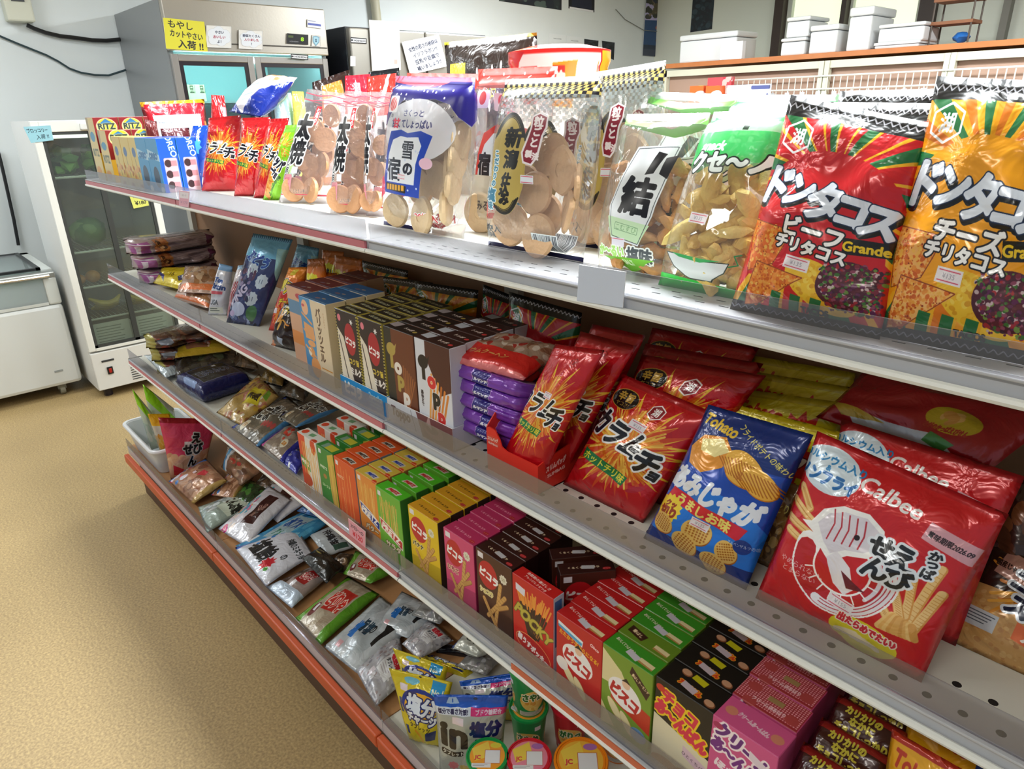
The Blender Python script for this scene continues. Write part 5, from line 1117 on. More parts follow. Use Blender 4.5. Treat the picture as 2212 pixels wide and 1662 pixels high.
for k, (x, y) in enumerate(((.602, .045), (.695, .045), (.602, .096), (.695, .096))): plc(orx, x, y, ZA, ('blue sandwich-cookie carton, front row, next to the yellow cartons', 'blue sandwich-cookie carton, front row, next to the small blue bag', 'blue sandwich-cookie carton, back row, next to the yellow cartons', 'blue sandwich-cookie carton, back row, next to the small blue bag')[k], 'blue cookie cartons on the top shelf', name='cookie_box', cat='cookie box')
# bags heaped behind the cartons
dred = d_gen('dred', '#7c141c', 80, blobs=((50, 10, 100, 70, 16, ('#e8a860', '#f0c080'), 4, 8),), seals='#d8a020')
wback = d_gen('wback', '#d81c34', 70, bands=((8, 10, 92, 54, '#e4ecf6'),), texts=(('内容量', 30, 20, 6, '#a0a8b8'),), extra=lambda c: [c.R(14, 16+k*6, 80-c.rn.uniform(0, 30), 17.5+k*6, '#b8c0d0') for k in range(6)])
def dropq(px, X, z):
    Q = [at(*p, X=X) for p in px]; 
    for q in Q[:2]: q.z = z
    return Q
bag2('dark red snack bag with orange discs, behind the cracker cartons', None, 0, dred, Q=dropq([(318, 260), (444, 260), (441, 214), (301, 221)], .02, ZA), th=.08)
bag2('red bag leaning with its white printed back showing', None, 0, wback, Q=dropq([(338, 290), (436, 274), (439, 222), (309, 226)], .30, ZA), th=.05)
bag2('crumpled maroon bag end between the cracker cartons and the white-backed bag', None, 0, d_gen('maro', '#6c2024', 80), Q=dropq([(308, 296), (342, 296), (338, 262), (312, 258)], .42, ZA), th=.05, wr=.008)
bag2('dark brown bag behind the blue cookie cartons', None, 0, d_gen('brn', '#5c1c28', 60, blobs=((20, 10, 90, 50, 14, ('#a08890', '#402028', '#e8e0e8'), 4, 9),)), Q=dropq([(352, 300), (412, 302), (408, 276), (346, 278)], .56, ZA), th=.04)
c = Cv(100, 110, '#dc1420', 2.4); c.E(26, 66, 17, 18, '#f4f4f8'); c.R(60, 14, 90, 34, '#f0a0b0'); c.E(30, 70, 9, 10, '#3a78a8')
bag2('bright red bag with a big white and blue circle', None, 0, c.img('redeye'), Q=dropq([(438, 268), (492, 268), (484, 207), (456, 205)], .62, ZA), th=.05)
c = Cv(100, 90, '#0c2c94', 3); c.P([(0, 30), (20, 14), (70, 0), (100, 0), (100, 10), (70, 50), (40, 88), (20, 90), (0, 70)], '#e8e4ec'); c.P([(30, 0), (62, 0), (40, 16), (20, 20), (0, 26), (0, 10)], '#d8843c')
for k in range(9): c.L([(14+k*2.2, 40+k*5), (44+k*1.2, 30+k*5)], 1.6, '#90acd8' if k % 2 else '#e8ecf4')
c.blobs(44, 4, 84, 26, 18, ('#d8c8a0', '#3a7840', '#c89060', '#b8a080'), 3, 7); c.P([(62, 40), (84, 20), (92, 24), (60, 62)], '#e8dcc8'); c.L([(0, 76), (40, 92)], 5, '#0c2c94')
bag2('large blue and white bag lying tilted on top of the small bags', None, 0, c.img('bigblue'), Q=[at(*p, X=x) for p, x in (((494, 242), .86), ((562, 254), .98), ((643, 168), .98), ((588, 162), .86))], th=.06)
bag2('pale cyan packet under the large blue and white bag', None, 0, d_gen('cyan', '#b8e4e8', 90, blobs=((10, 10, 90, 80, 12, ('#a0d4dc', '#d8f0f0'), 6, 12),)), Q=dropq([(585, 260), (630, 260), (630, 200), (590, 205)], .93, ZA), th=.04)
bag2('yellow packet standing behind the large blue and white bag', None, 0, d_gen('yel', '#e8e060', 90, texts=(('徳用', 50, 40, 26, '#6c7850'),)), Q=dropq([(622, 262), (656, 262), (656, 198), (630, 197)], .96, ZA), th=.03)
c = Cv(100, 200, '#1450c8', 3); c.R(0, 180, 100, 200, '#20305c'); c.T('Tohato', 60, 30, 26, '#e8f4ff', bold=2, rot=1.2); c.S(60, 70, 20, 30, 8, '#60c8f0', a=1); c.E(40, 96, 30, 22, '#c87038'); c.E(50, 90, 20, 14, '#e0985c'); c.E(44, 126, 34, 28, '#f0b040'); c.T('焦がし', 44, 122, 16, '#40280c', bold=1.5); c.P([(20, 146), (70, 150), (66, 168), (16, 162)], '#b8c8e0'); c.R(76, 150, 96, 176, '#e4e4f0')
bag2('small blue foil snack bag at the left of the red spicy bags', [(387, 409), (436, 413), (450, 271), (417, 272)], ZA, c.img('tohblue'), 42, th=.035, foil=.5)
gK = 'small spicy potato bags at the far part of the top shelf'
bag2('small red spicy potato bag with orange burst, frontmost of its row', [(436, 414), (517, 428), (521, 249), (451, 255)], ZA, IMs, 40, group=gK, th=.04)
bag2('small red spicy potato bag, second of its row', [(506, 424), (549, 432), (587, 253), (522, 255)], ZA, IMs, 32, group=gK, th=.04)
bag2('small red spicy potato bag, third of its row, next to the lime green one', [(548, 428), (590, 433), (625, 255), (584, 257)], ZA, IMs, 32, group=gK, th=.04)
c = Cv(100, 205, '#8cd420', 3.2); fries(c, 45, 60, 60, 20, 60); c.R(0, 0, 100, 22, '#78b838'); c.P([(0, 120), (70, 110), (40, 205), (0, 190)], '#e89440'); fries(c, 24, 150, 60, 16, 40); c.T('スッパ', 46, 100, 30, '#181830', [(3, '#ffffff')], bold=2.4, rot=.5, width=80); c.T('ムーチョ', 40, 126, 20, '#181830', [(3, '#ffffff')], bold=1.8, rot=.5, width=60); c.L([(70, 150), (50, 200)], 5, '#3c8018'); c.T('さっぱり梅', 60, 166, 12, '#2c5c10', bold=.6, rot=-.9)
bag2('lime green sour potato bag leaning beside the red ones', [(568, 432), (605, 441), (662, 268), (617, 271)], ZA, c.img('suppa'), 30, th=.045, group=gK)
# clear rice-cracker bags
IMse, IMy, IMko, IMn, IMkm, IMb = d_senbei(), d_yuki(), d_kokuto(), d_niigata(), d_komu(), d_boat()
ckb = [plain('#c8946a', .5, var=.22, vs=40, bump=.3, bs=90), plain('#b88460', .5, var=.24, vs=40, bump=.3, bs=90)]; ckw = [plain('#dcc098', .55, var=.1, vs=40, bump=.3, bs=90), plain('#e4cca4', .55, var=.12, vs=30, bump=.3, bs=90)]; ckt = [plain('#dcb48c', .6, var=.18, vs=60, bump=.3, bs=120), plain('#e2c4a0', .6, var=.18, vs=60, bump=.3, bs=120)]
gS = 'clear bags of brown rice crackers'
sp = [(.30, .12, .012, .1, .3, 1.0), (.66, .12, .014, -.1, -.4, 1.05), (.45, .34, -.004, .2, .2, 1.05), (.72, .36, .006, 0, -.5, 1), (.28, .4, .004, .1, .4, .9), (.62, .58, .004, -.1, .1, 1.0), (.34, .66, .006, 0, .3, 1), (.6, .8, 0, .2, -.2, .9), (.5, .22, -.012, .1, .1, 1), (.55, .48, -.014, .3, .1, 1)]
Ls = ['clear rice-cracker bag with black brush lettering and red zigzag, frontmost', 'clear rice-cracker bag with red zigzag, second of three', 'clear rice-cracker bag with red zigzag, rearmost of three']
for k, px in enumerate(([(602, 438), (711, 461), (777, 206), (664, 192)], [(712, 452), (797, 464), (834, 202), (745, 196)], [(790, 448), (832, 454), (858, 200), (800, 198)])):
    o = bag2(Ls[k], px, ZA, IMse, 28 if k < 2 else 22, .05, .05, group=gS, film=True, pin=.01, name='cracker_bag', cat='rice cracker bag', Yf=None if k == 0 else (.11, .14)[k-1]); discs(o, sp if k < 2 else sp[:6], ckb, r=.028 if k < 2 else .02, t=.011, seed=k)
for k, (px, X_, im_, lb) in enumerate((([(690, 330), (775, 330), (738, 172), (695, 186)], .92, d_gen('orw', '#f08838', 120, bands=((4, 16, 96, 110, '#e4dce8'),), texts=(('賞味期限', 50, 26, 7, '#b06040'),)), 'orange-topped bag with a grey-white back, behind the clear cracker bags'), ([(736, 330), (800, 330), (800, 160), (745, 164)], 1.06, d_gen('rdw', '#dc2038', 120, bands=((4, 30, 96, 116, '#f0e8f0'), (60, 40, 92, 48, '#e890a0')), texts=(('濃厚', 40, 14, 12, '#f0b0b8', dict(bold=.6)),)), 'red bag with white back panel, behind the second clear cracker bag'), ([(790, 330), (860, 330), (856, 158), (792, 166)], 1.2, d_gen('rd2', '#e03028', 120, bands=((0, 40, 100, 116, '#f0e4ec'),), extra=lambda c: c.P([(0, 40), (70, 0), (80, 0), (20, 40)], '#f4f0f4')), 'orange-red folded bag left of the blue-topped clear bag'))):
    bag2(lb, None, 0, im_, Q=dropq(px, X_, ZA), th=.04, wr=.005)
bag2('dark brown bag corner in front of the lit fridge', None, 0, d_gen('dkbag', '#2c1614', 70), Q=dropq([(668, 260), (762, 260), (756, 150), (674, 178)], .70, ZA), th=.05, wr=.006)
bag2('black bag corner behind the blue-topped clear bag', None, 0, d_gen('dkbag2', '#12161e', 70, bands=((40, 10, 60, 60, '#c8d4e8'),)), Q=dropq([(790, 260), (866, 260), (862, 146), (796, 156)], .9, ZA), th=.04)
sp2 = [(.24, .12, .014, .1, .25, 1), (.60, .11, .018, 0, -.1, 1.1), (.8, .2, .004, .1, -.9, 1.1), (.84, .34, 0, 0, -1, 1.1), (.85, .5, -.002, 0, -1.1, 1.1), (.86, .62, -.004, 0, -1.2, 1), (.4, .3, -.008, .1, .1, 1.1), (.6, .36, -.01, .1, .1, 1.1), (.5, .55, -.014, .1, .1, 1.1), (.72, .44, -.006, 0, -.7, 1.1)]
o = bag2('clear rice-cracker bag with navy top and blue framed lettering', [(826, 452), (1002, 474), (1028, 168), (856, 164)], ZA, IMy, 0, .035, .06, film=True, Yf=.10, name='cracker_bag', cat='rice cracker bag', pin=.01, group='snow-design cracker bags'); discs(o, sp2, ckw, r=.030, t=.010, seed=4)
o = bag2('clear rice-cracker bag with red top, half hidden behind the gold-label bag', [(1018, 460), (1150, 478), (1206, 143), (1034, 150)], ZA, IMko, 0, .03, .05, film=True, Yf=.17, name='cracker_bag', cat='rice cracker bag', group='snow-design cracker bags'); discs(o, sp2[:6], ckw, r=.034, t=.010, seed=5)
o = bag2('clear rice-cracker bag with red top, behind the navy-topped one', [(870, 440), (1040, 450), (1055, 160), (880, 158)], ZA, IMko, 0, .03, .04, film=True, Yf=.20, name='cracker_bag', cat='rice cracker bag', group='snow-design cracker bags')
sp3 = [(.62, .12, .016, .05, 0, 1.15), (.28, .16, .010, .1, .2, 1.15), (.84, .28, .008, 0, -.7, 1.1), (.5, .36, .008, .1, .1, 1.1), (.76, .5, .01, .1, -.3, 1.2), (.58, .58, .0, -.1, .1, 1.1), (.86, .42, 0, 0, -.9, 1.1), (.3, .4, -.01, .1, .1, 1.1), (.56, .24, -.008, 0, .1, 1.1)]
gN = 'gold-label clear cracker bags with a checkered top'
o = bag2('large clear cracker bag with gold oval label and checkered top, the front one', [(1054, 511), (1261, 542), (1304, 162), (1092, 172)], ZA, IMn, 0, .03, .06, film=True, Yf=.085, name='cracker_bag', cat='rice cracker bag', group=gN, pin=.01); discs(o, sp3, ckt, r=.027, t=.008, seed=6)
o = bag2('large clear cracker bag with checkered top, behind and right of the other', [(1228, 506), (1405, 545), (1440, 130), (1262, 160)], ZA, IMn, 8, .03, .055, film=True, Yf=.17, name='cracker_bag', cat='rice cracker bag', group=gN, pin=.01); discs(o, sp3, ckt, r=.03, t=.008, seed=7)
def knots(par, n, cols, r, seed, u0=.1, u1=.9, v0=.06, v1=.7, el=(1.9, .8, .7), nz=.45, name='puff'):
    Q, nn, th = o_info[par.name]; rn = random.Random(seed); pr = []
    for k in range(4):
        pr.append(MB().ico((0, 0, 0), r, el, 2, nz, seed+k).build(name, plain(cols[k % len(cols)], .55, var=.16, vs=60, bump=.4, bs=120), smooth=True))
    for i in range(n):
        o = pr[i] if i < 4 else pr[i % 4].copy()
        if i >= 4: COL.objects.link(o)
        u, v = rn.uniform(u0, u1), rn.uniform(v0, v1); p = Q[0].lerp(Q[1], u).lerp(Q[3].lerp(Q[2], u), v)+nn*rn.uniform(-.34, .2)*th*(4*u*(1-u))**.5
        o.parent = par; o.matrix_local = Matrix.Translation(p-Vector(par.location)) @ Matrix.Rotation(rn.uniform(0, 6), 4, Vector((rn.random()-.5, rn.random()-.5, rn.random()-.5)).normalized()) @ Matrix.Scale(rn.uniform(.8, 1.15), 4)
o = bag2('clear bag of knotted tan puffs with green zigzag top and SALT triangle', [(1292, 541), (1452, 564), (1536, 244), (1355, 247)], ZA, IMkm, 0, .05, .06, film=True, Yf=.075, name='puff_bag', cat='snack bag', group='green-topped clear puff bags', pin=.01); knots(o, 46, ('#cf9458', '#dca468', '#c08448'), .0105, 3)
o = bag2('clear green-topped bag behind the SALT bag', [(1335, 530), (1500, 545), (1600, 205), (1404, 198)], ZA, IMkm, 0, .05, .05, film=True, Yf=.16, name='puff_bag', cat='snack bag', group='green-topped clear puff bags')
o = bag2('clear green bag of yellow corn puffs with a sauce-boat drawing', [(1424, 583), (1632, 612), (1716, 236), (1543, 242)], ZA, IMb, 0, .05, .06, film=True, Yf=.055, name='puff_bag', cat='snack bag', group='sauce-boat design puff bags', pin=.01); knots(o, 54, ('#e6c468', '#f0d47c', '#dcb458'), .012, 9, v0=.08, v1=.68)
o = bag2('clear green bag of corn puffs behind the sauce-boat one', [(1500, 560), (1700, 590), (1815, 205), (1580, 205)], ZA, IMb, 0, .05, .05, film=True, Yf=.16, name='puff_bag', cat='snack bag', group='sauce-boat design puff bags')
gD = 'tortilla chip bags at the near end of the top shelf'
bag2('red tortilla chip bag with green and yellow rays, on the top shelf', [(1577, 668), (1900, 738), (2020, 268), (1709, 205)], ZA, IMd, 0, .05, .05, group=gD, nu=24, nv=32, name='chip_bag', cat='chip bag')
bag2('red tortilla chip bag, directly behind the front red one', [(1700, 640), (1960, 690), (2090, 225), (1790, 220)], ZA, IMd, 0, .04, .04, group=gD, Yf=.10, name='chip_bag', cat='chip bag')
bag2('red tortilla chip bag, rearmost on the top shelf', [(1720, 620), (1980, 660), (2110, 190), (1815, 197)], ZA, IMd, 0, .04, .04, group=gD, Yf=.17, name='chip_bag', cat='chip bag')
bag2('orange cheese tortilla chip bag at the right edge of the top shelf', [(1878, 722), (2250, 812), (2370, 180), (2026, 165)], ZA, IMd2, 0, .05, .05, group=gD, nu=24, nv=32, name='chip_bag', cat='chip bag')
# on the rear half of the top shelf
c = Cv(140, 70, '#241410', 2.4); c.R(12, 10, 42, 34, '#d8d040'); c.P([(14, 36), (46, 30), (60, 66), (24, 68)], '#54502c'); [c.E(c.rn.uniform(60, 100), c.rn.uniform(10, 60), 1.4, 2, '#f0f0f0') for _ in range(14)]; c.R(104, 24, 132, 60, '#d8607c'); c.blobs(108, 28, 128, 56, 8, ('#f0c0cc', '#e8d040', '#a02848'), 2, 5); c.R(0, 0, 140, 1.2, '#e8d838'); c.T('海苔', 80, 20, 12, '#e8d838')
bag2('dark brown dotted snack bag with a yellow sticker on the rear half', [(975, 250), (1180, 250), (1160, 70), (960, 92)], ZA, c.img('noribag'), 0, .02, .06, Yf=.50)
c = Cv(120, 70, '#e8e0dc', 2.6); c.R(0, 0, 120, 4, '#dc2018'); c.P([(0, 3), (26, 3), (26, 18), (2, 20)], '#f0b010'); c.P([(26, 3), (60, 3), (50, 10), (26, 17)], '#c8141c'); c.R(54, 9, 70, 24, '#c81c20'); c.T('柿', 62, 16, 10, '#f4c8c0', bold=1); c.P([(82, 8), (100, 7), (97, 26), (80, 25)], '#e89018'); c.R(82, 9, 91, 22, '#c82020'); c.T('柿', 87, 15, 7, '#f8e0d0', bold=.8)
tb = MB().lathe(0, 0, [(.001, 0), (.062, 0), (.066, .004), (.086, .13), (.09, .135), (.09, .145), (.05, .15), (.001, .15)], 40)
p_ = at(1208, 150, Y=.5)
o = tb.build('snack_tub', [plain('#e4dcd8', .3, coat=.4)], (p_.x, .5, ZA), smooth=True)
me = o.data; uvl = me.uv_layers.new(name='uv')
for pl in me.polygons:
    for li in pl.loop_indices:
        v = me.vertices[me.loops[li].vertex_index].co; uvl.data[li].uv = ((math.atan2(v.y, v.x)/math.pi*1.0+.98) % 1.0, min(1, v.z/.15))
sc_ = (at(1300, 110, Y=.5)-at(1110, 110, Y=.5)).length/.18*.84; o.scale = (sc_, sc_, (at(1208, 92, Y=.44).z-ZA)/.15)
me.materials.clear(); me.materials.append(printed(c.img('tub'), .25, .5)); tag(o, 'white tub with a red rim and persimmon snack pictures on the rear half', 'snack tub')
# ================================================================== SECOND SHELF
c = Cv(240, 44, '#b09a9c', 2.0); [c.R(54, k*2.6, 206, k*2.6+.9, '#6c5458') for k in range(17)]; c.P([(0, 10), (44, 6), (52, 44), (8, 44)], '#a85c9c'); c.R(0, 12, 50, 15, '#e8dce8'); c.P([(10, 18), (24, 18), (24, 44), (14, 44)], '#d8ccd8'); c.P([(58, 4), (92, 2), (98, 40), (62, 42)], '#b0683c'); c.blobs(60, 4, 96, 40, 22, ('#c88048', '#8c4820', '#58301c', '#d8a060'), 3, 7); c.P([(206, 4), (236, 16), (240, 24), (206, 40)], '#682c50')
ribim = c.img('rib')
for k in range(3):
    z0 = ZB+.002+.05*k; q = (-.0+.012*(2-k), .295-.004*k)
    bag2('long ribbed purple-ended snack pack, '+('bottom', 'middle', 'top')[k]+' of the stack of three', None, 0, ribim, Q=[(.26, .005+.01*(2-k), z0), (.26, .31, z0), (.26, .31, z0+.048), (.26, .005+.01*(2-k), z0+.048)], th=.16, group='ribbed snack packs stacked at the far end', name='snack_pack', cat='snack pack', sb=.0, stp=.0, pw=.14, nu=20, nv=10)
c = Cv(160, 70, '#e0c828', 2.0); c.T('16', 50, 34, 16, '#403018'); c.P([(70, 40), (126, 18), (132, 28), (78, 52)], '#2a3060'); c.T('ロール', 102, 34, 12, '#e8e8f0', bold=1, rot=-.4); c.P([(0, 20), (30, 40), (34, 60), (20, 44), (0, 30)], '#30407c'); c.P([(84, 56), (160, 20), (160, 70), (76, 70)], '#c8a088')
bag2('yellow bag marked 16 lying flat at the far end of the second shelf', [(330, 612), (446, 640), (478, 575), (350, 578)], 0, c.img('yel16'), zs=(1.0, 1.0, 1.04, 1.04), th=.03)
c = Cv(120, 80, '#b89888', 2.0); c.blobs(10, 10, 110, 66, 26, ('#a87850', '#c49870', '#8c6040', '#d0b090'), 6, 14); c.R(0, 62, 120, 74, '#e07840'); c.T('バターロール', 60, 68, 7, '#f0c8a8')
brim = c.img('brroll')
bag2('brown roll bag with orange stripe, upper of two lying ones', [(385, 632), (470, 636), (480, 575), (400, 575)], 0, brim, zs=(1.03, 1.03, 1.07, 1.07), th=.03, group='brown roll bags lying')
bag2('brown roll bag with orange stripe, lower of two lying ones', [(375, 645), (450, 668), (474, 628), (390, 612)], 0, brim, zs=(1.0, 1.0, 1.03, 1.03), th=.03, group='brown roll bags lying')
c = Cv(100, 200, '#dfe2ee', 3); c.blobs(5, 10, 95, 190, 40, ('#e8e8f0', '#f0eef4', '#d4d8e4'), 8, 13); c.R(0, 0, 100, 22, '#8cb8e8'); c.T('Tom', 50, 60, 22, '#3058a8', bold=1.6, rot=.1); c.T('Mazin', 48, 84, 24, '#2c4c90', bold=1.8, rot=.1, width=84); c.R(10, 102, 80, 114, '#e06878'); c.T('USA', 44, 146, 24, '#5a6470', bold=1); c.R(12, 166, 86, 190, '#e8ece4'); c.R(18, 170, 60, 173, '#606c68'); c.R(18, 178, 70, 181, '#606c68')
bag2('white marshmallow bag with blue lettering', [(449, 681), (491, 690), (503, 576), (474, 569)], ZB, c.img('mallow'), 38, th=.05, foil=.1)
c = Cv(100, 200, '#e4dde2', 3); c.blobs(40, 10, 98, 190, 26, ('#f0eef4', '#e4e4ee'), 9, 14); [c.P([(40+k*9-20, 60), (46+k*9-20, 60), (20+k*9-20, 200), (14+k*9-20, 200)], '#b02838') for k in range(5)]; c.R(0, 0, 100, 16, '#9cc0e0')
bag2('white marshmallow bag with slanted red stripes', [(490, 690), (520, 702), (549, 569), (514, 574)], ZB, c.img('mallow2'), 36, th=.05, foil=.1)
c = Cv(100, 170, '#303c70', 3.4); c.R(0, 0, 100, 40, '#74bce4'); [c.R(k*5, 0, k*5+2, 7, '#30568c') for k in range(20)]; c.T('ぶどう', 46, 44, 20, '#2048a0', [(1, '#a8d4f0')], bold=1.4, rot=.25); c.P([(80, 20), (100, 20), (100, 80)], '#a8dce0')
for k, (x, y) in enumerate(((44, 66), (76, 84), (66, 118))): c.S(x, y, 13, 15, 10, '#c8d8e8'); c.T('11', x, y, 11, '#304070')
c.blobs(4, 60, 60, 120, 40, ('#50446c', '#2c2c50', '#8c80a8', '#604058'), 3, 7); c.T('KING', 28, 116, 20, '#d0c8e8', [(1, '#302850')], bold=1.2, rot=-.9); c.blobs(0, 140, 90, 170, 26, ('#303c6c', '#6478a8', '#1c2448', '#98a8d0'), 4, 8); c.E(34, 140, 22, 14, '#c4d0f0'); c.E(74, 146, 14, 16, '#4c7c50'); c.E(16, 150, 8, 6, '#c8b8e0')
bbim = c.img('blueb')
bag2('blueberry candy bag with a light blue top, the front one', [(489, 697), (562, 716), (633, 518), (547, 504)], ZB, bbim, 24, .06, .05, group='blueberry candy bags', nu=22, nv=28)
bag2('blueberry candy bag behind the front one, against the back panel', [(600, 640), (668, 645), (690, 537), (643, 527)], ZB, bbim, 10, .03, .04, Yf=.22, group='blueberry candy bags')
tri = MB(); 
c = Cv(100, 170, '#e07020', 3); c.R(0, 0, 100, 30, '#f09030'); c.R(30, 6, 60, 20, '#e8d048'); c.P([(0, 50), (100, 44), (100, 170), (0, 170)], '#cc2818'); fries(c, 40, 110, 50, 20, 46, ('#f07830', '#e85020', '#f8a048'), 5); c.T('ポテロ', 46, 52, 30, '#f0d820', [(2, '#201010'), (1.4, '#ffffff')], bold=2.4, rot=.3, width=84); c.T('チーズ', 52, 88, 17, '#f0d820', [(1, '#702010')], bold=1); c.R(10, 106, 26, 120, '#e8dce8')
pot = c.img('pote')
bag2('orange and red snack bag with round yellow lettering', [(580, 714), (645, 722), (664, 577), (624, 578)], ZB, pot, 30, .03, .05)
c = Cv(100, 130, '#2a1814', 3); fries(c, 46, 40, 14, 8, 44, ('#e89840', '#f0b860'), 6); c.R(0, 20, 24, 50, '#2c2018'); c.T('スティック', 60, 16, 14, '#c8b848', bold=.8, rot=.1); c.P([(40, 90), (64, 94), (56, 120), (44, 112)], '#c0d0e8'); c.R(16, 40, 32, 54, '#e4dce0'); c.P([(0, 100), (20, 110), (14, 130), (0, 130)], '#d87830')
bag2('dark brown stick-snack bag standing before the tan carton', [(586, 746), (648, 772), (653, 665), (614, 655)], ZB, c.img('stickbag'), 12, .02, .05)
orb = lambda nm, t: d_gen(nm, '#dc7820', 110, bands=((0, 0, 100, 10, '#b86018'),), blobs=((0, 50, 100, 110, 14, ('#c05818', '#e89038', '#8c3c14'), 6, 14),), texts=((t, 50, 34, 16, '#201810', dict(ol=[(8, '#e8e020')], bold=1)),))
o1 = orb('orb1', 'ジャンボ!'); o2 = orb('orb2', 'うまい')
gO = 'orange snack bags behind the chocolate cartons'
for k, (px, Y_, im_, lb) in enumerate((([(655, 650), (702, 650), (702, 558), (664, 560)], .14, o2, 'nearest the blueberry bag'), ([(690, 650), (745, 650), (743, 544), (696, 540)], .25, o2, 'against the back panel, left'), ([(722, 640), (788, 640), (782, 560), (723, 551)], .22, o1, 'with a yellow oval, at the back'), ([(682, 650), (732, 650), (728, 590), (688, 588)], .15, o1, 'with a yellow oval, in front of the other oval'))):
    bag2('orange snack bag '+lb, px, ZB, im_, 8, .02, .04, Yf=Y_, group=gO)
# cartons
tp = lambda col: (lambda c, w, d: (c.R(0, 0, w, d, col), c.E(w*.45, d*.6, 9, 4, '#7c6070'), c.E(w*.6, d*.5, 7, 3, '#a89080'), c.R(0, d*.85, w, d*.9, '#88a8c0')))
pz = carton('pariz', 112, 175, 44, '#e4d2b4', f_parizel, tp('#1c5c94'), None, 1.3, topbg='#1c5c94'); pz2 = carton('pariz2', 108, 175, 44, '#d8b08c', lambda c, w, h: (c.R(0, 0, w, h, '#d8a888'), c.E(w*.5, h*.1, 14, 6, '#b83848'), c.R(0, 30, w, 60, '#5c88b0'), c.R(0, 100, w, 130, '#e0904c')), tp('#6c2428'), None, .8, topbg='#6c2428')
rowof(pz, 'pretzel_box', 'tan pretzel carton with vertical lettering and blue top', 'snack box', 1.537, .034, ZB, 3, .047, 'tan pretzel cartons with blue tops')
rowof(pz2, 'pretzel_box', 'pretzel carton with a dark red top', 'snack box', 1.425, .06, ZB, 4, .047, 'pretzel cartons with dark red tops')
pm = carton('picmilk', 80, 176, 31, '#28181c', f_picmilk, lambda c, w, d: (c.R(0, 0, w, d, '#b0a040'), c.R(3, 3, w-3, d-5, '#1c1814'), c.T('くるくるショコラ', w*.5, d*.45, 8, '#c8c8a0', bold=.6, rot=.1, width=w*.7)), None, 1.5, sidebg='#c0b04c')
rowof(pm, 'cookie_box', 'gold and black milk cookie-stick carton, left column', 'cookie box', 1.667, .028, ZB, 5, .033, 'gold and black cookie-stick cartons'); rowof(pm, 'cookie_box', 'gold and black milk cookie-stick carton, right column', 'cookie box', 1.75, .028, ZB, 5, .033, 'gold and black cookie-stick cartons')
tt = lambda w_: (lambda c, w, d: (c.R(0, 0, w, d, '#241614' if not w_ else '#3a1c18'), c.P([(0, 2), (w*.3, 4), (w*.26, d*.7), (0, d*.6)], '#b0a4a8' if not w_ else '#c8ccd8'), c.T('トッポ', w*.62, d*.5, 8, '#e8d8d0', bold=.6, rot=.1), c.E(w*.85, d*.6, 5, 4, '#b8a050' if not w_ else '#d84040')))
tbm = carton('toppob', 90, 176, 34, '#2c2820', f_toppo(False), tt(False), None, 1.5, topbg='#241614', sidebg='#583020'); twm = carton('toppow', 94, 176, 34, '#dfe2ec', f_toppo(True), tt(True), None, 1.5, topbg='#3a1c18', sidebg='#d0d4e0')
rowof(tbm, 'pretzel_box', 'dark brown filled-pretzel carton', 'snack box', 1.839, .030, ZB, 4, .036, 'dark brown filled-pretzel cartons'); rowof(twm, 'pretzel_box', 'white filled-pretzel carton with brown chocolate swirl', 'snack box', 1.934, .030, ZB, 5, .036, 'white filled-pretzel cartons')
def tray(x0, x1, y0, y1, z, h, im, col, name, label, th=.0018, profile=None):
    r = empty(name, ((x0+x1)/2, y0, z), label, 'display tray'); m_ = plain(col, .5)
    t_ = MB(); t_.box(x0, y0, z, x1, y1, z+.002); t_.box(x0, y0, z, x0+th, y1, z+h); t_.box(x1-th, y0, z, x1, y1, z+h); t_.box(x0, y1-th, z, x1, y1, z+h); loc(r, t_, 'walls', m_)
    f_ = card('front_panel', [(x0, y0-.001, z), (x1, y0-.001, z), (x1, y0-.001, z+h), (x0, y0-.001, z+h)], im, th=th); f_.parent = r; f_.location = Vector(f_.location)-Vector(r.location); return r
c = Cv(100, 26, '#1c94dc', 4); c.T('ピコラ', 28, 13, 15, '#f0f8ff', bold=1.2, rot=.05, width=36); c.T('2packs', 76, 9, 9, '#a8dcf8', bold=.5); c.R(62, 15, 92, 17, '#60b8e8'); c.R(62, 19, 88, 21, '#60b8e8')
tray(1.628, 1.793, .009, .19, ZB, .042, c.img('traypic'), '#1888d0', 'display_tray', 'bright blue carton tray under the gold and black cartons')
c = Cv(120, 28, '#d8dce4', 4); c.T('Toppo', 26, 15, 15, '#5c3840', bold=.8, width=36); c.P([(56, 0), (120, 0), (120, 28), (66, 28)], '#7c4848'); c.E(88, 16, 16, 8, '#9c6460'); c.E(84, 14, 11, 5, '#6c3c3c'); c.P([(74, 10), (80, -4), (84, 14)], '#b89490'); c.L([(46, 2), (54, 26)], .8, '#606068')
tray(1.794, 1.984, .009, .22, ZB, .042, c.img('traytop'), '#cfd2da', 'display_tray', 'white and brown swirl carton tray under the filled-pretzel cartons')
# tortilla bags at the back
gT = 'tortilla chip bags standing along the back of the second shelf'
for px, Y_, im_, lb, w_ in (([(790, 700), (880, 720), (886, 584), (783, 561)], .27, IMd2, 'orange tortilla chip bag at the back, leftmost', 0), ([(825, 720), (905, 730), (936, 611), (821, 596)], .24, IMd2, 'orange tortilla chip bag at the back, second from left', 0), ([(905, 770), (1020, 790), (1034, 627), (896, 607)], .22, IMd2, 'orange tortilla chip bag at the back, third from left', 0), ([(1030, 790), (1105, 800), (1110, 640), (1044, 614)], .23, IMd, 'red tortilla chip bag at the back, left of the pair', 18), ([(1090, 830), (1232, 860), (1258, 676), (1100, 630)], .19, IMd, 'red tortilla chip bag at the back, right of the pair', 0)):
    bag2(lb, px, ZB, im_, w_, .02, .045, Yf=Y_, group=gT, name='chip_bag', cat='chip bag', foil=.35)
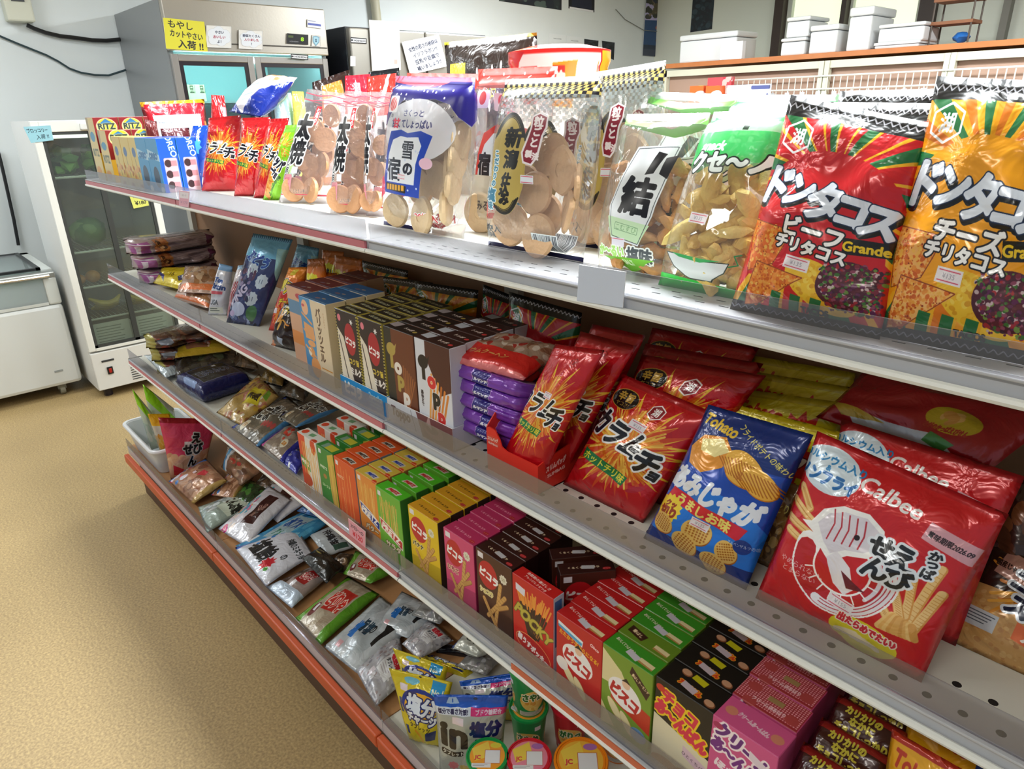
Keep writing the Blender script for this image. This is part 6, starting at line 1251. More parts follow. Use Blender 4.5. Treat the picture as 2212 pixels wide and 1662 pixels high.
# purple biscuit packs
c = Cv(150, 60, '#7c3cb0', 2.6); c.R(58, 8, 92, 60, '#2a1c80'); c.R(57, 0, 58, 60, '#b898d0'); c.R(92, 0, 93, 60, '#b898d0'); c.T('アルフォート', 75, 24, 7, '#a8b0e8', bold=.4, width=28); c.T('ルマンド', 75, 42, 11, '#e8e8f4', bold=.9, width=30); c.R(0, 0, 150, 5, '#a888c0'); c.blobs(100, 10, 150, 50, 10, ('#8444b8', '#7434a8'), 5, 12)
lum = c.img('lumond'); c = Cv(150, 100, '#d4d4e0', 2); c.R(60, 10, 150, 80, '#c8c490'); [c.R(64+k % 6*14, 16+k//6*18, 76+k % 6*14, 30+k//6*18, '#a89c60') for k in range(24)]; lumt = c.img('lumtop')
zst = [.983, 1.006, 1.030, 1.055, 1.078]
for k in range(5):
    z0 = zst[k]; xo = (.0, .012, -.006, -.002, -.004)[k]
    # front lip print on a box-like pillow: lower half faces the aisle
    Q = [(1.952+xo, .018, z0+.0), (2.112+xo, .024, z0+.0), (2.112+xo, .034, z0+.024), (1.952+xo, .028, z0+.024)]
    o = bag2('purple chocolate biscuit pack, '+('bottom', 'second from the bottom', 'middle', 'second from the top', 'top')[k]+' of the stack of five', None, 0, lum, Q=[Vector(q)+Vector((0, .075, 0)) for q in Q], th=.15, pw=.07, sb=.0, stp=.0, nu=20, nv=10, group='purple biscuit packs in a stack', name='biscuit_pack', cat='biscuit pack', lump=.03, wr=.002, pin=0)
c = Cv(150, 90, '#c41c20', 2.4); c.P([(20, 0), (150, 0), (150, 66), (120, 60), (30, 50)], '#a88c78'); c.blobs(30, 4, 148, 60, 50, ('#b89880', '#8c5c44', '#d8c8b8', '#a83028', '#c8b0a0'), 4, 10); c.P([(60, 0), (120, 0), (110, 14), (60, 10)], '#d8c8d0'); c.R(0, 52, 150, 80, '#d42420'); c.T('バウムクーヘン', 60, 66, 11, '#e8b060', bold=.5, width=86); c.R(0, 84, 150, 90, '#e07878')
rim = c.img('redpack')
bag2('red biscuit pack with pictured cookies, top of the stack on the purple packs', [(962, 778), (1130, 822), (1226, 752), (1052, 718)], 0, rim, zs=(1.128, 1.128, 1.15, 1.15), th=.032, pw=.3, group='red biscuit packs on the purple stack', name='biscuit_pack', cat='biscuit pack', sb=.04)
bag2('red biscuit pack, under the top red pack', [(966, 802), (1132, 838), (1222, 775), (1060, 745)], 0, rim, zs=(1.104, 1.104, 1.118, 1.118), th=.026, pw=.3, group='red biscuit packs on the purple stack', name='biscuit_pack', cat='biscuit pack', sb=.04)
# slim-pack tray and bags
a_, b_ = at(1068, 1006, Z=ZB), at(1185, 1057, Z=ZB); a_.y = .02; b_.y = .02
x0, x1 = 2.065, 2.176; y0, y1 = .014, .17; t_ = MB(); zt1, zt2 = ZB+.072, ZB+.046
r = empty('display_tray', ((x0+x1)/2, y0, ZB), 'red cardboard tray holding slim red potato bags', 'display tray'); rc = plain('#e02c1c', .5)
t_.poly([(x0, y0, ZB), (x1, y0, ZB), (x1, y0, zt2), (x0+.045, y0, zt2), (x0+.034, y0, zt2+.004), (x0+.03, y0, zt1-.012), (x0+.02, y0, zt1), (x0+.006, y0, zt1+.002), (x0, y0, zt1-.002)], -.002)
t_.poly([(x1, y0, ZB), (x1, y1, ZB), (x1, y1, ZB+.072), (x1, y0+.02, zt2+.006), (x1, y0, zt2)], .002); t_.poly([(x0, y0, ZB), (x0, y1, ZB), (x0, y1, ZB+.09), (x0, y0+.02, zt1+.02), (x0, y0, zt1)], .002); t_.box(x0, y1, ZB, x1, y1+.002, ZB+.09); t_.box(x0, y0, ZB, x1, y1, ZB+.002)
loc(r, t_, 'walls', rc)
c = Cv(100, 60, '#e02c1c', 3, 0); c.T('スリムバッグ', 50, 20, 20, '#f4c4bc', bold=1.2, shear=.2, width=90, rot=-.05); c.T('SLIMBAG', 50, 46, 13, '#f4c4bc', bold=.6, width=80); slm = clearmat('slimlogo', im=c.img('slim'), haze=0, gl=.0)
for nm_, Q in (('front_logo', [(x0+.002, y0-.003, zt1-.028), (x0+.028, y0-.003, zt1-.028), (x0+.028, y0-.003, zt1-.01), (x0+.002, y0-.003, zt1-.01)]), ('side_logo', [(x1+.003, y0+.01, ZB+.018), (x1+.003, y0+.055, ZB+.022), (x1+.003, y0+.055, ZB+.05), (x1+.003, y0+.01, ZB+.046)])):
    s_ = card(nm_, Q, None, th=.0003, mat=slm); s_.data.materials[1] = slm; s_.parent = r; s_.location = Vector(s_.location)-Vector(r.location)
gSl = 'slim red potato bags in the red tray'
bag2('slim red potato bag at the front of the red tray', None, 0, IMs, Q=[(2.076, .022, ZB+.004), (2.166, .022, ZB+.004), at(1307, 757, Y=.07), at(1200, 743, Y=.07)], th=.036, group=gSl, nu=20, nv=28)
bag2('slim red potato bag, second in the red tray', None, 0, IMs, Q=[(2.076, .075, ZB+.004), (2.168, .075, ZB+.004), at(1376, 748, Y=.125), at(1255, 716, Y=.125)], th=.034, group=gSl)
bag2('slim red potato bag, third in the red tray', None, 0, IMs, Q=[(2.078, .125, ZB+.004), (2.168, .125, ZB+.004), at(1395, 725, Y=.165), at(1280, 700, Y=.165)], th=.032, group=gSl)
gKL = 'large red spicy potato bags in a row front to back'
kl = bag2('large red spicy potato bag with white-edged black lettering, frontmost', [(1216, 1046), (1388, 1150), (1545, 893), (1346, 808)], ZB, IMk, 0, .06, .045, group=gKL, nu=24, nv=30)
for k, (px, Y_) in enumerate((([(1275, 1010), (1440, 1080), (1656, 812), (1388, 766)], .115), ([(1300, 980), (1480, 1050), (1650, 786), (1395, 742)], .165), ([(1320, 960), (1500, 1000), (1640, 752), (1410, 708)], .215))):
    bag2('large red spicy potato bag, '+('second', 'third', 'rearmost')[k]+' in its row', px, ZB, IMk, 0, .05, .04, Yf=Y_, group=gKL)
bag2('blue waffle-chip bag with white lettering on the second shelf', [(1390, 1163), (1612, 1276), (1758, 940), (1531, 874)], ZB, IMa, 0, .06, .05, nu=24, nv=30, name='chip_bag', cat='chip bag', foil=.4)
gY = 'yellow snack bags in a row behind the blue bag'
for k, (px, Y_) in enumerate((([(1500, 1110), (1720, 1160), (1825, 936), (1556, 864)], .125), ([(1520, 1060), (1740, 1110), (1838, 872), (1588, 838)], .16), ([(1540, 1030), (1760, 1080), (1846, 838), (1612, 800)], .20), ([(1560, 1000), (1780, 1050), (1850, 806), (1624, 768)], .24))):
    bag2('yellow corn snack bag with red lettering, '+('first', 'second', 'third', 'rearmost')[k]+' behind the blue bag', px, ZB, IMt, 0, .03, .03, Yf=Y_, group=gY)
c = Cv(100, 150, '#7c5c34', 2.4); c.blobs(0, 20, 100, 140, 60, ('#a07c40', '#6c4c28', '#c09c58', '#584020'), 5, 12); c.T('しっとり', 60, 40, 14, '#d8d070', bold=.6); c.R(30, 120, 42, 128, '#e0e0e0')
bag2('brown clear-looking bag between the blue and the red shrimp bag', [(1602, 1240), (1690, 1262), (1730, 1050), (1662, 1030)], ZB, c.img('brownclear'), 0, .02, .03, Yf=.09)
gP = 'red shrimp snack bags'
bag2('large red shrimp snack bag with the white shrimp drawing, front', [(1632, 1292), (1985, 1497), (2180, 1112), (1766, 931)], ZB, IMkp, 0, .06, .055, group=gP, nu=28, nv=32)
bag2('red shrimp snack bag directly behind the front one', [(1760, 1230), (2080, 1340), (2215, 1030), (1818, 905)], ZB, IMkp, 0, .05, .04, Yf=.105, group=gP)
c = Cv(150, 80, '#a8141c', 2.8); c.E(104, 46, 22, 14, '#c8b020', .15); c.T('さがのかっぱえびせん', 104, 56, 6, '#b03020', bold=.3, width=34); c.blobs(94, 40, 114, 50, 8, ('#e8b868', '#d89c48'), 3, 6); c.P([(20, 62), (60, 66), (100, 64), (130, 80), (40, 80)], '#d0d8e4'); c.P([(96, 62), (118, 68), (112, 76), (94, 72)], '#4c9448'); c.P([(0, 56), (30, 60), (60, 68), (20, 70)], '#c8a830'); c.E(36, 20, 26, 20, '#981418'); c.E(36, 20, 25, 19, '#a8141c')
bag2('red shrimp snack bag lying on top of the standing ones', [(1762, 902), (2132, 1024), (2300, 905), (1868, 800)], 0, c.img('lyingred'), zs=(1.150, 1.150, 1.20, 1.20), th=.045, group=gP)
bag2('brown buttery corn snack bag at the right edge of the second shelf', [(2028, 1374), (2330, 1530), (2440, 1290), (2150, 1120)], ZB, IMc, 0, .08, .05, name='chip_bag', cat='chip bag')
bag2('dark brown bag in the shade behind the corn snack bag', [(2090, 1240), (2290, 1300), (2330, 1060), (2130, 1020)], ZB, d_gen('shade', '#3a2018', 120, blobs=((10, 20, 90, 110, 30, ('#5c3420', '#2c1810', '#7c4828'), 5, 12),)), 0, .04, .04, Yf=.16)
# ================================================================== THIRD SHELF, cartons
gp = 'stick-snack cartons on the third shelf'
cW = carton('pretzwhite', 90, 157, 30, '#e6e2dc', lambda c, w, h: (c.P([(0, 0), (w*.4, 0), (w*.3, h), (0, h)], '#d84828'), c.E(w*.2, h*.1, 16, 14, '#e03c20'), c.P([(4, h*.36), (w*.5, h*.4), (w*.5, h*.58), (4, h*.54)], '#4c9440'), c.T('PRETZ', w*.26, h*.46, 12, '#fff', bold=.8, rot=.15, width=w*.4), c.E(w*.8, h*.1, 12, 20, '#d84018'), sticks(c, w*1.4, h, n=12, y0=.1, y1=.85, wd=3), c.E(w*.3, h*.74, 20, 16, '#d05028')), lambda c, w, d: (c.R(0, 0, w, d, '#dfe0dc'), c.E(w*.16, d*.5, 10, 9, '#d84828'), c.P([(w*.4, d*.3), (w*.6, d*.2), (w*.62, d*.6), (w*.42, d*.7)], '#70a478'), c.E(w*.84, d*.9, 11, 7, '#d04020')), None)
cG = carton('pretzgreen', 74, 157, 30, '#2f8a34', lambda c, w, h: (c.P([(w*.5, h*.1), (w, 0), (w, h), (w*.7, h)], '#d8b848'), sticks(c, w*1.5, h, n=9, y0=.18, y1=.9, wd=3.4, cols=('#e0b860', '#c89848')), c.R(0, 0, w*.62, h, '#2f8a34'), c.T('PRETZ', w*.32, h*.32, 9, '#e8f0e0', bold=.6, width=w*.4), c.E(w*.34, h*.46, 8, 6, '#b07838'), c.T('ロースト', w*.34, h*.62, 8, '#d8e8c8', bold=.4), st(c, 8, 6), c.P([(0, h*.92), (w, h*.86), (w, h), (0, h)], '#1c4878')), lambda c, w, d: (c.R(0, 0, w, d, '#2c8030'), c.P([(w*.2, d*.2), (w*.86, d*.2), (w*.86, d*.85), (w*.2, d*.85)], '#7ca090'), c.P([(w*.4, d*.2), (w*.86, d*.2), (w*.86, d*.85), (w*.4, d*.85)], '#c4c034')), None)
cO = carton('pretzorange', 86, 157, 30, '#e2561c', lambda c, w, h: (sticks(c, w, h, n=5, y0=.1, y1=.95, wd=3, cols=('#e88040', '#f09850')), c.T('PRETZ', w*.24, h*.28, 8, '#f0c8a8', bold=.5, width=w*.3), c.T('焼とうもろこし', w*.3, h*.6, 7, '#f0a880', vert=True), st(c, 6, 7)), t_pretz('P', '#3c2420'), None, sidebg='#8c98a8')
cY = carton('pretzyellow', 80, 157, 30, '#e89038', f_pretz('', '#2c3c98', '', '', 'バター'), t_pretz('P', '#2038a0', '#d83818'), None, topbg='#d8bc48', sidebg='#b87840')
cL = carton('pretzlime', 86, 157, 30, '#6cb838', f_pretz('', '#c42828', '', '', 'サラダ'), t_pretz('P', '#c02020'), None, topbg='#4cbc20', sidebg='#3c7c30')
cPY = carton('picyellow', 93, 157, 30, '#e8c418', f_picola('#e8c418', 'バナナ', '#403010'), t_picola('#604008', False), None, 1.5, topbg='#d89c20', sidebg='#403428')
cPP = carton('picpink', 84, 157, 30, '#d8487c', f_picola('#d8487c', 'いちご', '#a02850'), t_picola('#f0a0b8', False), None, 1.5, topbg='#c03064', sidebg='#a02c54')
cPB = carton('picbrown', 90, 160, 30, '#4c2418', f_picola('#4c2418', 'ショコラ', '#d8c878'), t_picola('#e8d8b8'), lambda c, w, h: (c.R(0, 0, w, h, '#2c100e'), c.T('ピコラ', w/2, h/2, 10, '#4c2018', rot=1.5)), 1.5, topbg='#34100f')
cPK = carton('pocky', 92, 158, 24, '#cc1c1c', f_pocky, t_pocky, lambda c, w, h: (c.R(0, 0, w, h, '#c8d4e8'), c.R(3, 8, w-6, h*.6, '#4878b8')), 1.8)
cBR = carton('biscored', 90, 144, 32, '#c41c20', f_bisco(False), t_bisco(False), None, 1.8); cBG = carton('biscogreen', 87, 144, 32, '#7a9c30', f_bisco(True), t_bisco(True), None, 1.8, topbg='#3c9424')
cBG2 = carton('biscogreen2', 87, 144, 32, '#7a9c30', f_bisco(True), t_bisco(True, True), None, 1.2, topbg='#688c24')
cCH = carton('chocoan', 87, 145, 42, '#1c1614', f_choco, t_choco, None, 1.9, topbg='#15110f'); cCR = carton('creaman', 86, 145, 44, '#d85890', f_cream, t_cream(True), None, 1.9); cCR2 = carton('creaman2', 86, 145, 44, '#d85890', f_cream, t_cream(False), None, 1.6, topbg='#a83038', sidebg='#d85080')
zc_ = ZC+.0005
rowof(cW, 'snack_box', 'white and red pretzel-stick carton', 'snack box', 1.42, .027, zc_, 4, .052, 'white and red pretzel cartons')
rowof(cG, 'snack_box', 'dark green pretzel-stick carton', 'snack box', 1.504, .027, zc_, 4, .047, 'dark green pretzel cartons')
rowof(cO, 'snack_box', 'orange pretzel-stick carton', 'snack box', 1.588, .027, zc_, 5, .0335, 'orange pretzel cartons')
rowof(cY, 'snack_box', 'yellow and orange pretzel-stick carton with blue logo', 'snack box', 1.676, .027, zc_, 5, .0335, 'yellow pretzel cartons')
rowof(cL, 'snack_box', 'lime green pretzel-stick carton with red logo', 'snack box', 1.763, .022, zc_, 5, .040, 'lime green pretzel cartons')
rowof(cPY, 'cookie_box', 'yellow cookie-stick carton with red circle', 'cookie box', 1.871, .027, zc_, 5, .033, 'yellow cookie-stick cartons')
rowof(cPP, 'cookie_box', 'pink strawberry cookie-stick carton', 'cookie box', 1.974, .029, zc_, 5, .033, 'pink cookie-stick cartons')
rowof(cPB, 'cookie_box', 'dark brown chocolate cookie-stick carton', 'cookie box', 2.067, .029, zc_, 5, .031, 'dark brown cookie-stick cartons')
for k, (x, y, rz) in enumerate(((2.152, .125, .95), (2.19, .105, .95))):
    plc(cPB, x, y, zc_, 'dark brown cookie-stick carton turned sideways, '+('next to its straight row', 'right behind the red chocolate-stick carton')[k], 'turned dark brown cookie-stick cartons', 'cookie_box', 'cookie box', rz)
plc(cPK, 2.161, .024, zc_, 'single red chocolate-stick carton with yellow capital letters', None, 'snack_box', 'snack box')
rowof(cBR, 'biscuit_box', 'red biscuit carton with white oval', 'biscuit box', 2.262, .024, zc_, 5, .033, 'red biscuit cartons')
plc(cBG, 2.351, .024, zc_, 'green biscuit carton with white oval, the front box', 'green biscuit cartons', 'biscuit_box', 'biscuit box')
for k in range(5): plc(cBG2 if k == 0 else cBG, 2.350-.002*k, .058+.0335*k, zc_, 'green biscuit carton, '+('second', 'third', 'fourth', 'fifth', 'rearmost')[k]+' in its row', 'green biscuit cartons', 'biscuit_box', 'biscuit box')
rowof(cCH, 'cookie_box', 'black chocolate bun carton with yellow-edged red lettering', 'cookie box', 2.44, .032, zc_, 5, .044, 'black chocolate bun cartons')
plc(cCR, 2.526, .032, zc_, 'pink cream bun carton with purple lettering, the front box', 'pink cream bun cartons', 'cookie_box', 'cookie box')
for k in range(4): plc(cCR2, 2.524-.003*k, .079+.046*k, zc_, 'pink checked cream bun carton, '+('second', 'third', 'fourth', 'rearmost')[k]+' in its row', 'pink cream bun cartons', 'cookie_box', 'cookie box')
c = Cv(90, 50, '#3c1410', 3); c.R(0, 0, 90, 12, '#8c1c18')
for i, t in enumerate(('カリカリの', 'なかに', 'チョコしっかり')): c.T(t, 40+i*2, 14+i*12, 10.5, '#c8bc40', bold=.8, width=(44, 30, 64)[i])
kim = c.img('karikari')
for k in range(5):
    y = .035+.046*k; zt = ZC+.125+.004*k
    bag2('brown chocolate snack bar pack with yellow lettering, '+('front', 'second', 'third', 'fourth', 'rearmost')[k]+' of its row', None, 0, kim, Q=[(2.577, y-.016, zt-.012), (2.662, y-.016, zt-.012), (2.662, y+.022, zt+.016), (2.577, y+.022, zt+.016)], th=.03, sb=0, stp=0, pw=.35, nu=12, nv=10, group='brown chocolate bar packs', name='snack_pack', cat='snack pack', pin=0)
o = sbox(2.62, .125, ZC+.0005, .088, .2, .095, d_sign('kbase', '#4c1a14', [''], 288, 295, ppu=.5), 'display_tray', 'dark brown carton base under the chocolate bar packs', 'display tray')
gH = 'orange snack bags at the right end of the third shelf'
bag2('orange snack bag with red seal and dark red lettering, in front', None, 0, IMtb, Q=[(2.668, .06, ZC+.004), (2.77, .06, ZC+.004), (2.765, .085, .857), (2.655, .085, .857)], th=.045, group=gH)
bag2('orange snack bag with a blue panel, behind the front orange one', None, 0, IMtb, Q=[(2.66, .13, ZC+.004), (2.79, .13, ZC+.004), (2.782, .155, .862), (2.652, .155, .862)], th=.045, group=gH)
bag2('pale snack bag beside the orange ones at the corner', None, 0, d_gen('pale', '#c8c090', 120, texts=(('わたげ', 40, 40, 20, '#5c4c28', dict(bold=.8)),)), Q=[(2.80, .15, ZC+.004), (2.9, .15, ZC+.004), (2.9, .17, .85), (2.80, .17, .85)], th=.04)
# ---- third shelf, far left: lying packets
def lay(label, px, z, im, th=.03, group=None, dz=(0, 0, 0, 0), name='candy_bag', cat='candy bag', **k):
    return bag2(label, px, 0, im, zs=[z+d for d in dz], th=th, group=group, name=name, cat=cat, **k)
c = Cv(240, 60, '#5c3c30', 2); c.blobs(0, 0, 240, 60, 90, ('#7c4c38', '#482820', '#8c3428', '#6c5844', '#54403c'), 4, 12); c.R(0, 0, 16, 60, '#a8a050'); c.P([(20, 20), (56, 14), (60, 34), (24, 40)], '#8c94a4'); c.R(216, 0, 240, 60, '#78a89c')
jk = c.img('jerky')
for k in range(3):
    z0 = ZC+.003+.05*k
    bag2('long brown dried-food pack, '+('bottom', 'middle', 'top')[k]+' of the stack on the third shelf', None, 0, jk, Q=[(.26, .0+.008*(2-k), z0), (.26, .30, z0), (.26, .30, z0+.046), (.26, .0+.008*(2-k), z0+.05)], th=.17, pw=.4, sb=.03, stp=.03, nu=20, nv=10, lump=.3, group='brown dried-food packs stacked at the far end', name='snack_pack', cat='snack pack')
c = Cv(160, 50, '#c4a830', 2.4); c.P([(30, 4), (110, 8), (100, 38), (36, 36)], '#98684c'); c.E(70, 16, 12, 9, '#c8b848'); c.blobs(90, 16, 120, 36, 8, ('#c86040', '#e8c8b8'), 3, 6); c.R(0, 42, 160, 50, '#b89828')
c2 = c.img('yelpack')
lay('yellow and brown packet lying on the dark bags', [(378, 774), (500, 758), (482, 733), (374, 744)], .735, c2, .035, dz=(0, 0, .01, .01), name='snack_pack', cat='snack pack')
c = Cv(160, 80, '#34302c', 2); c.blobs(0, 0, 160, 80, 60, ('#4c463c', '#2a2624', '#5c6450', '#443c38'), 5, 14)
lay('dark grey-green bag lying under the yellow and brown packet', [(378, 815), (520, 790), (540, 745), (372, 768)], .70, c.img('darkbag'), .05, lump=.4)
c = Cv(100, 120, '#b8c4cc', 2); c.blobs(0, 0, 100, 120, 20, ('#c8d4dc', '#a8b4bc'), 8, 16); c.R(0, 0, 100, 16, '#d8e0e4')
lay('crumpled translucent white bag at the shelf front', [(358, 818), (388, 806), (352, 764), (311, 768)], .675, c.img('whiteclear'), .025, dz=(-.005, 0, .03, .03), lump=.4)
c = Cv(150, 90, '#141c5c', 2.8); c.R(24, 12, 138, 74, '#20222c'); c.L([(24, 12), (138, 12), (138, 74), (24, 74), (24, 12)], 1, '#8890b0'); c.T('黒かりんとう', 80, 44, 19, '#20222c', [(1.0, '#8088a8')], bold=.6, width=92); c.RR(2, 26, 14, 66, 4, '#7890c0'); c.R(96, 18, 108, 25, '#e0e0e8')
nv = bag2('navy blue soft brick pack with a black top panel', [(384, 845), (438, 873), (543, 833), (480, 795)], 0, c.img('navy'), zs=(ZC+.036,)*4, th=.070, pw=.16, sb=.03, stp=.03, name='snack_pack', cat='snack pack', lump=.04) if False else None
Qn = [at(378, 824, Z=ZC+.034), at(436, 858, Z=ZC+.034), at(543, 822, Z=ZC+.034), at(483, 792, Z=ZC+.034)]
nv = bag2('navy blue soft brick pack with a black top panel', None, 0, c.img('navy2'), Q=[Qn[1], Qn[2], Qn[3], Qn[0]], th=.066, pw=.14, sb=.02, stp=.02, name='snack_pack', cat='snack pack', lump=.03, nu=26, nv=18)
c = Cv(150, 110, '#b89858', 2.6); c.blobs(0, 0, 150, 110, 90, ('#c8a040', '#a86c48', '#d8b860', '#e0d4c0', '#b87868', '#8c5c38'), 4, 9); c.P([(60, 30), (110, 18), (130, 56), (78, 76)], '#d8c830'); c.T('黒糖', 96, 46, 20, '#38301c', bold=1, rot=-.3); c.P([(110, 10), (130, 14), (140, 34), (122, 34)], '#70a030')
lay('yellow-labelled bag of mixed soft candies', [(467, 892), (524, 921), (604, 858), (560, 808)], .69, c.img('mixcandy'), .04, dz=(-.01, -.01, .02, .02), lump=.4)
c = Cv(170, 100, '#6c6458', 2.6); c.blobs(10, 6, 160, 92, 40, ('#7c7060', '#5c5448', '#8c8070'), 8, 14); c.R(0, 0, 14, 100, '#2848b0'); c.R(156, 0, 170, 100, '#4888c0'); c.T('黒ごま', 56, 50, 28, '#14141a', [(2, '#e8ece8')], bold=2, rot=-.05); c.T('せんべい', 112, 34, 20, '#14141a', [(2, '#e8ece8')], bold=1.6); [c.E(104+k*14, 66-k*2, 7, 6, '#b04848') for k in range(4)]; c.P([(0, 8), (16, 14), (6, 34)], '#c03878'); c.E(46, 84, 12, 10, '#e8e0c8'); c.T('国産', 46, 84, 8, '#b87020')
kb = c.img('kuro'); gB = 'clear-looking blue-ended black-lettered bags'
lay('brown blue-ended bag with black white-edged lettering, front of its kind', [(497, 925), (556, 968), (662, 890), (618, 856)], .68, kb, .035, gB, dz=(-.01, -.01, .015, .015))
lay('brown blue-ended bag with black lettering, behind the white pretzel cartons', [(600, 900), (640, 925), (735, 885), (700, 855)], .70, kb, .03, gB)
c = Cv(150, 100, '#908074', 2.4); c.blobs(10, 6, 140, 92, 40, ('#a09080', '#807060', '#b0a498'), 7, 12); c.R(0, 0, 12, 100, '#d03898'); c.blobs(36, 20, 80, 60, 14, ('#d84838', '#e0e0dc', '#c83830'), 4, 8); c.E(96, 66, 16, 13, '#e4dcc4'); c.T('国産', 96, 66, 10, '#c07820', bold=.5); c.R(130, 0, 150, 100, '#2830a0')
lay('pink-edged bag with red and white candies next to the white pretzel cartons', [(563, 962), (610, 1000), (672, 950), (632, 912)], .675, c.img('pinkedge'), .03, None)
lay('navy and white packet squeezed at the foot of the white pretzel cartons', [(608, 998), (640, 1026), (668, 990), (636, 966)], .67, d_gen('navypk', '#2c34a0', 80, blobs=((0, 0, 100, 80, 16, ('#c8ccd8', '#3840b0', '#a0a4b4'), 6, 12),)), .025)
lay('golden foil bag in the shade at the back of the third shelf', [(560, 820), (610, 835), (640, 800), (585, 785)], .72, d_gen('goldf', '#6c5424', 90, blobs=((0, 0, 100, 90, 20, ('#8c6c2c', '#4c3c1c', '#a08438'), 6, 12),)), .04, lump=.4)
lay('grey-brown bag at the very back beside the upright', [(600, 850), (655, 868), (690, 838), (635, 815)], .70, d_gen('gbrown', '#4c4034', 90, blobs=((0, 0, 100, 90, 20, ('#5c4c40', '#3c342c', '#6c6050'), 6, 12),)), .04, lump=.4)
# ================================================================== BOTTOM DECK
bk = empty('plastic_basket', (.19, 0, ZD), 'white plastic basket holding snack bags at the far end of the bottom deck', 'basket')
bx0, bx1, by0, by1, bh = .01, .37, -.078, .12, .10
mb = MB(); n_ = 10
def ring(z, ins):
    r_ = .03; pts = []
    for cx_, cy_, t0 in ((bx1-r_, by1-r_, 0), (bx0+r_, by1-r_, 90), (bx0+r_, by0+r_, 180), (bx1-r_, by0+r_, 270)):
        for k in range(5):
            t = math.radians(t0+22.5*k); x, y = cx_+r_*math.cos(t), cy_+r_*math.sin(t); pts.append(((x-.19)*(1-ins)+.19, (y-.02)*(1-ins)+.02, z))
    return pts
R1, R2 = ring(ZD+.002, .18), ring(ZD+bh, 0); R3, R4 = ring(ZD+.006, .21), ring(ZD+bh, .04)
vs = [[mb.bm.verts.new(p) for p in R_] for R_ in (R1, R2, R4, R3)]
for A_, B_ in zip(vs, vs[1:]):
    for k in range(20): mb.bm.faces.new((A_[k], A_[(k+1) % 20], B_[(k+1) % 20], B_[k]))
mb.bm.faces.new(vs[0][::-1]); mb.bm.faces.new(vs[3]); loc(bk, mb, 'body', plain('#d2d6dc', .35), smooth=True)
mb = MB(); rr = ring(ZD+bh, -.01); mb.tube(rr+[rr[0]], .0075, 8, cap=False); loc(bk, mb, 'rim', plain('#e6e9f0', .3), smooth=True)
zb_ = ZD+.02
def inb(label, px, X, im, group=None, th=.04, zb=None, name='snack_bag', cat='snack bag', dx=.0, **k):
    Q = [at(*p, X=X) for p in px]
    for q in Q[:2]: q.z = ZD+.012 if X < .37 else ZD+.003; q.y = max(q.y, -.03 if X < .37 else -.05)
    Q[1].y = max(Q[1].y, Q[0].y+.06)
    for q in Q[2:]: q.y = max(q.y, -.045)
    return bag2(label, None, 0, im, Q=Q, th=th, group=group, name=name, cat=cat, **k)
c = Cv(100, 120, '#c0d0c0', 2.4); c.P([(0, 0), (30, 0), (100, 40), (100, 56), (60, 50), (0, 30)], '#98e020'); c.blobs(0, 60, 100, 120, 24, ('#d8dcd0', '#b8c8b4'), 6, 14); gi = c.img('greentop')
inb('green-topped clear bag standing in the basket, left one', [(283, 985), (338, 1000), (326, 889), (271, 843)], .13, gi, 'green-topped bags in the white basket', .035)
inb('green-topped clear bag standing in the basket, right one', [(335, 960), (395, 975), (375, 882), (308, 830)], .09, gi, 'green-topped bags in the white basket', .03)
c = Cv(100, 120, '#d8b888', 2.8); c.R(0, 0, 100, 28, '#e8b414'); c.R(0, 28, 100, 52, '#d0ccc0'); c.blobs(10, 50, 95, 116, 40, ('#e8a838', '#d89428', '#f0bc58'), 6, 11); c.T('チー', 62, 66, 17, '#28206c', bold=1, vert=True); c.T('あられ', 62, 104, 15, '#28206c', bold=1)
inb('yellow-topped cheese cracker bag in the basket', [(302, 985), (372, 1008), (366, 894), (283, 904)], .27, c.img('cheese'), None, .035)
c = Cv(100, 110, '#d0a088', 3); c.P([(0, 0), (100, 0), (100, 60), (70, 66), (40, 76), (0, 66)], '#d83c64'); c.R(0, 0, 100, 9, '#a01424'); c.blobs(0, 66, 100, 108, 30, ('#d8a888', '#c89070', '#e0b898'), 6, 12); c.P([(10, 84), (36, 96), (30, 108), (10, 104)], '#d0203c'); c.R(38, 42, 50, 50, '#e8e0e8')
for ch, x, y, s in (('え', 62, 36, 20), ('び', 68, 58, 20), ('せ', 46, 58, 20), ('ん', 56, 82, 20)): c.T(ch, x, y, s, '#141418', [(2.2, '#c8c8c8')], bold=1.3)
inb('pink-topped shrimp cracker bag with big black lettering', [(362, 1030), (446, 1030), (470, 905), (338, 903)], .405, c.img('ebisen'), None, .04)
c = Cv(140, 90, '#a87c60', 2.6); c.blobs(0, 6, 140, 88, 50, ('#b88868', '#986c50', '#c89c7c', '#8c5c44'), 7, 14); c.P([(60, 22), (78, 18), (84, 30), (64, 42)], '#c83840'); c.R(0, 0, 14, 90, '#3878d0'); c.blobs(2, 40, 40, 88, 14, ('#d8d4e4', '#4888d8', '#e04858'), 4, 8); c.R(126, 0, 140, 90, '#b09050'); c.R(44, 36, 54, 44, '#e8e0e8')
sb_ = c.img('brownsen'); gA = 'clear-looking brown cracker bags on the bottom deck'
lay('brown cracker bag with blue corner, leaning beside the basket', [(364, 1040), (418, 1090), (492, 1040), (444, 990)], .345, sb_, .04, gA, dz=(-.01, -.01, .03, .03), name='cracker_bag', cat='rice cracker bag')
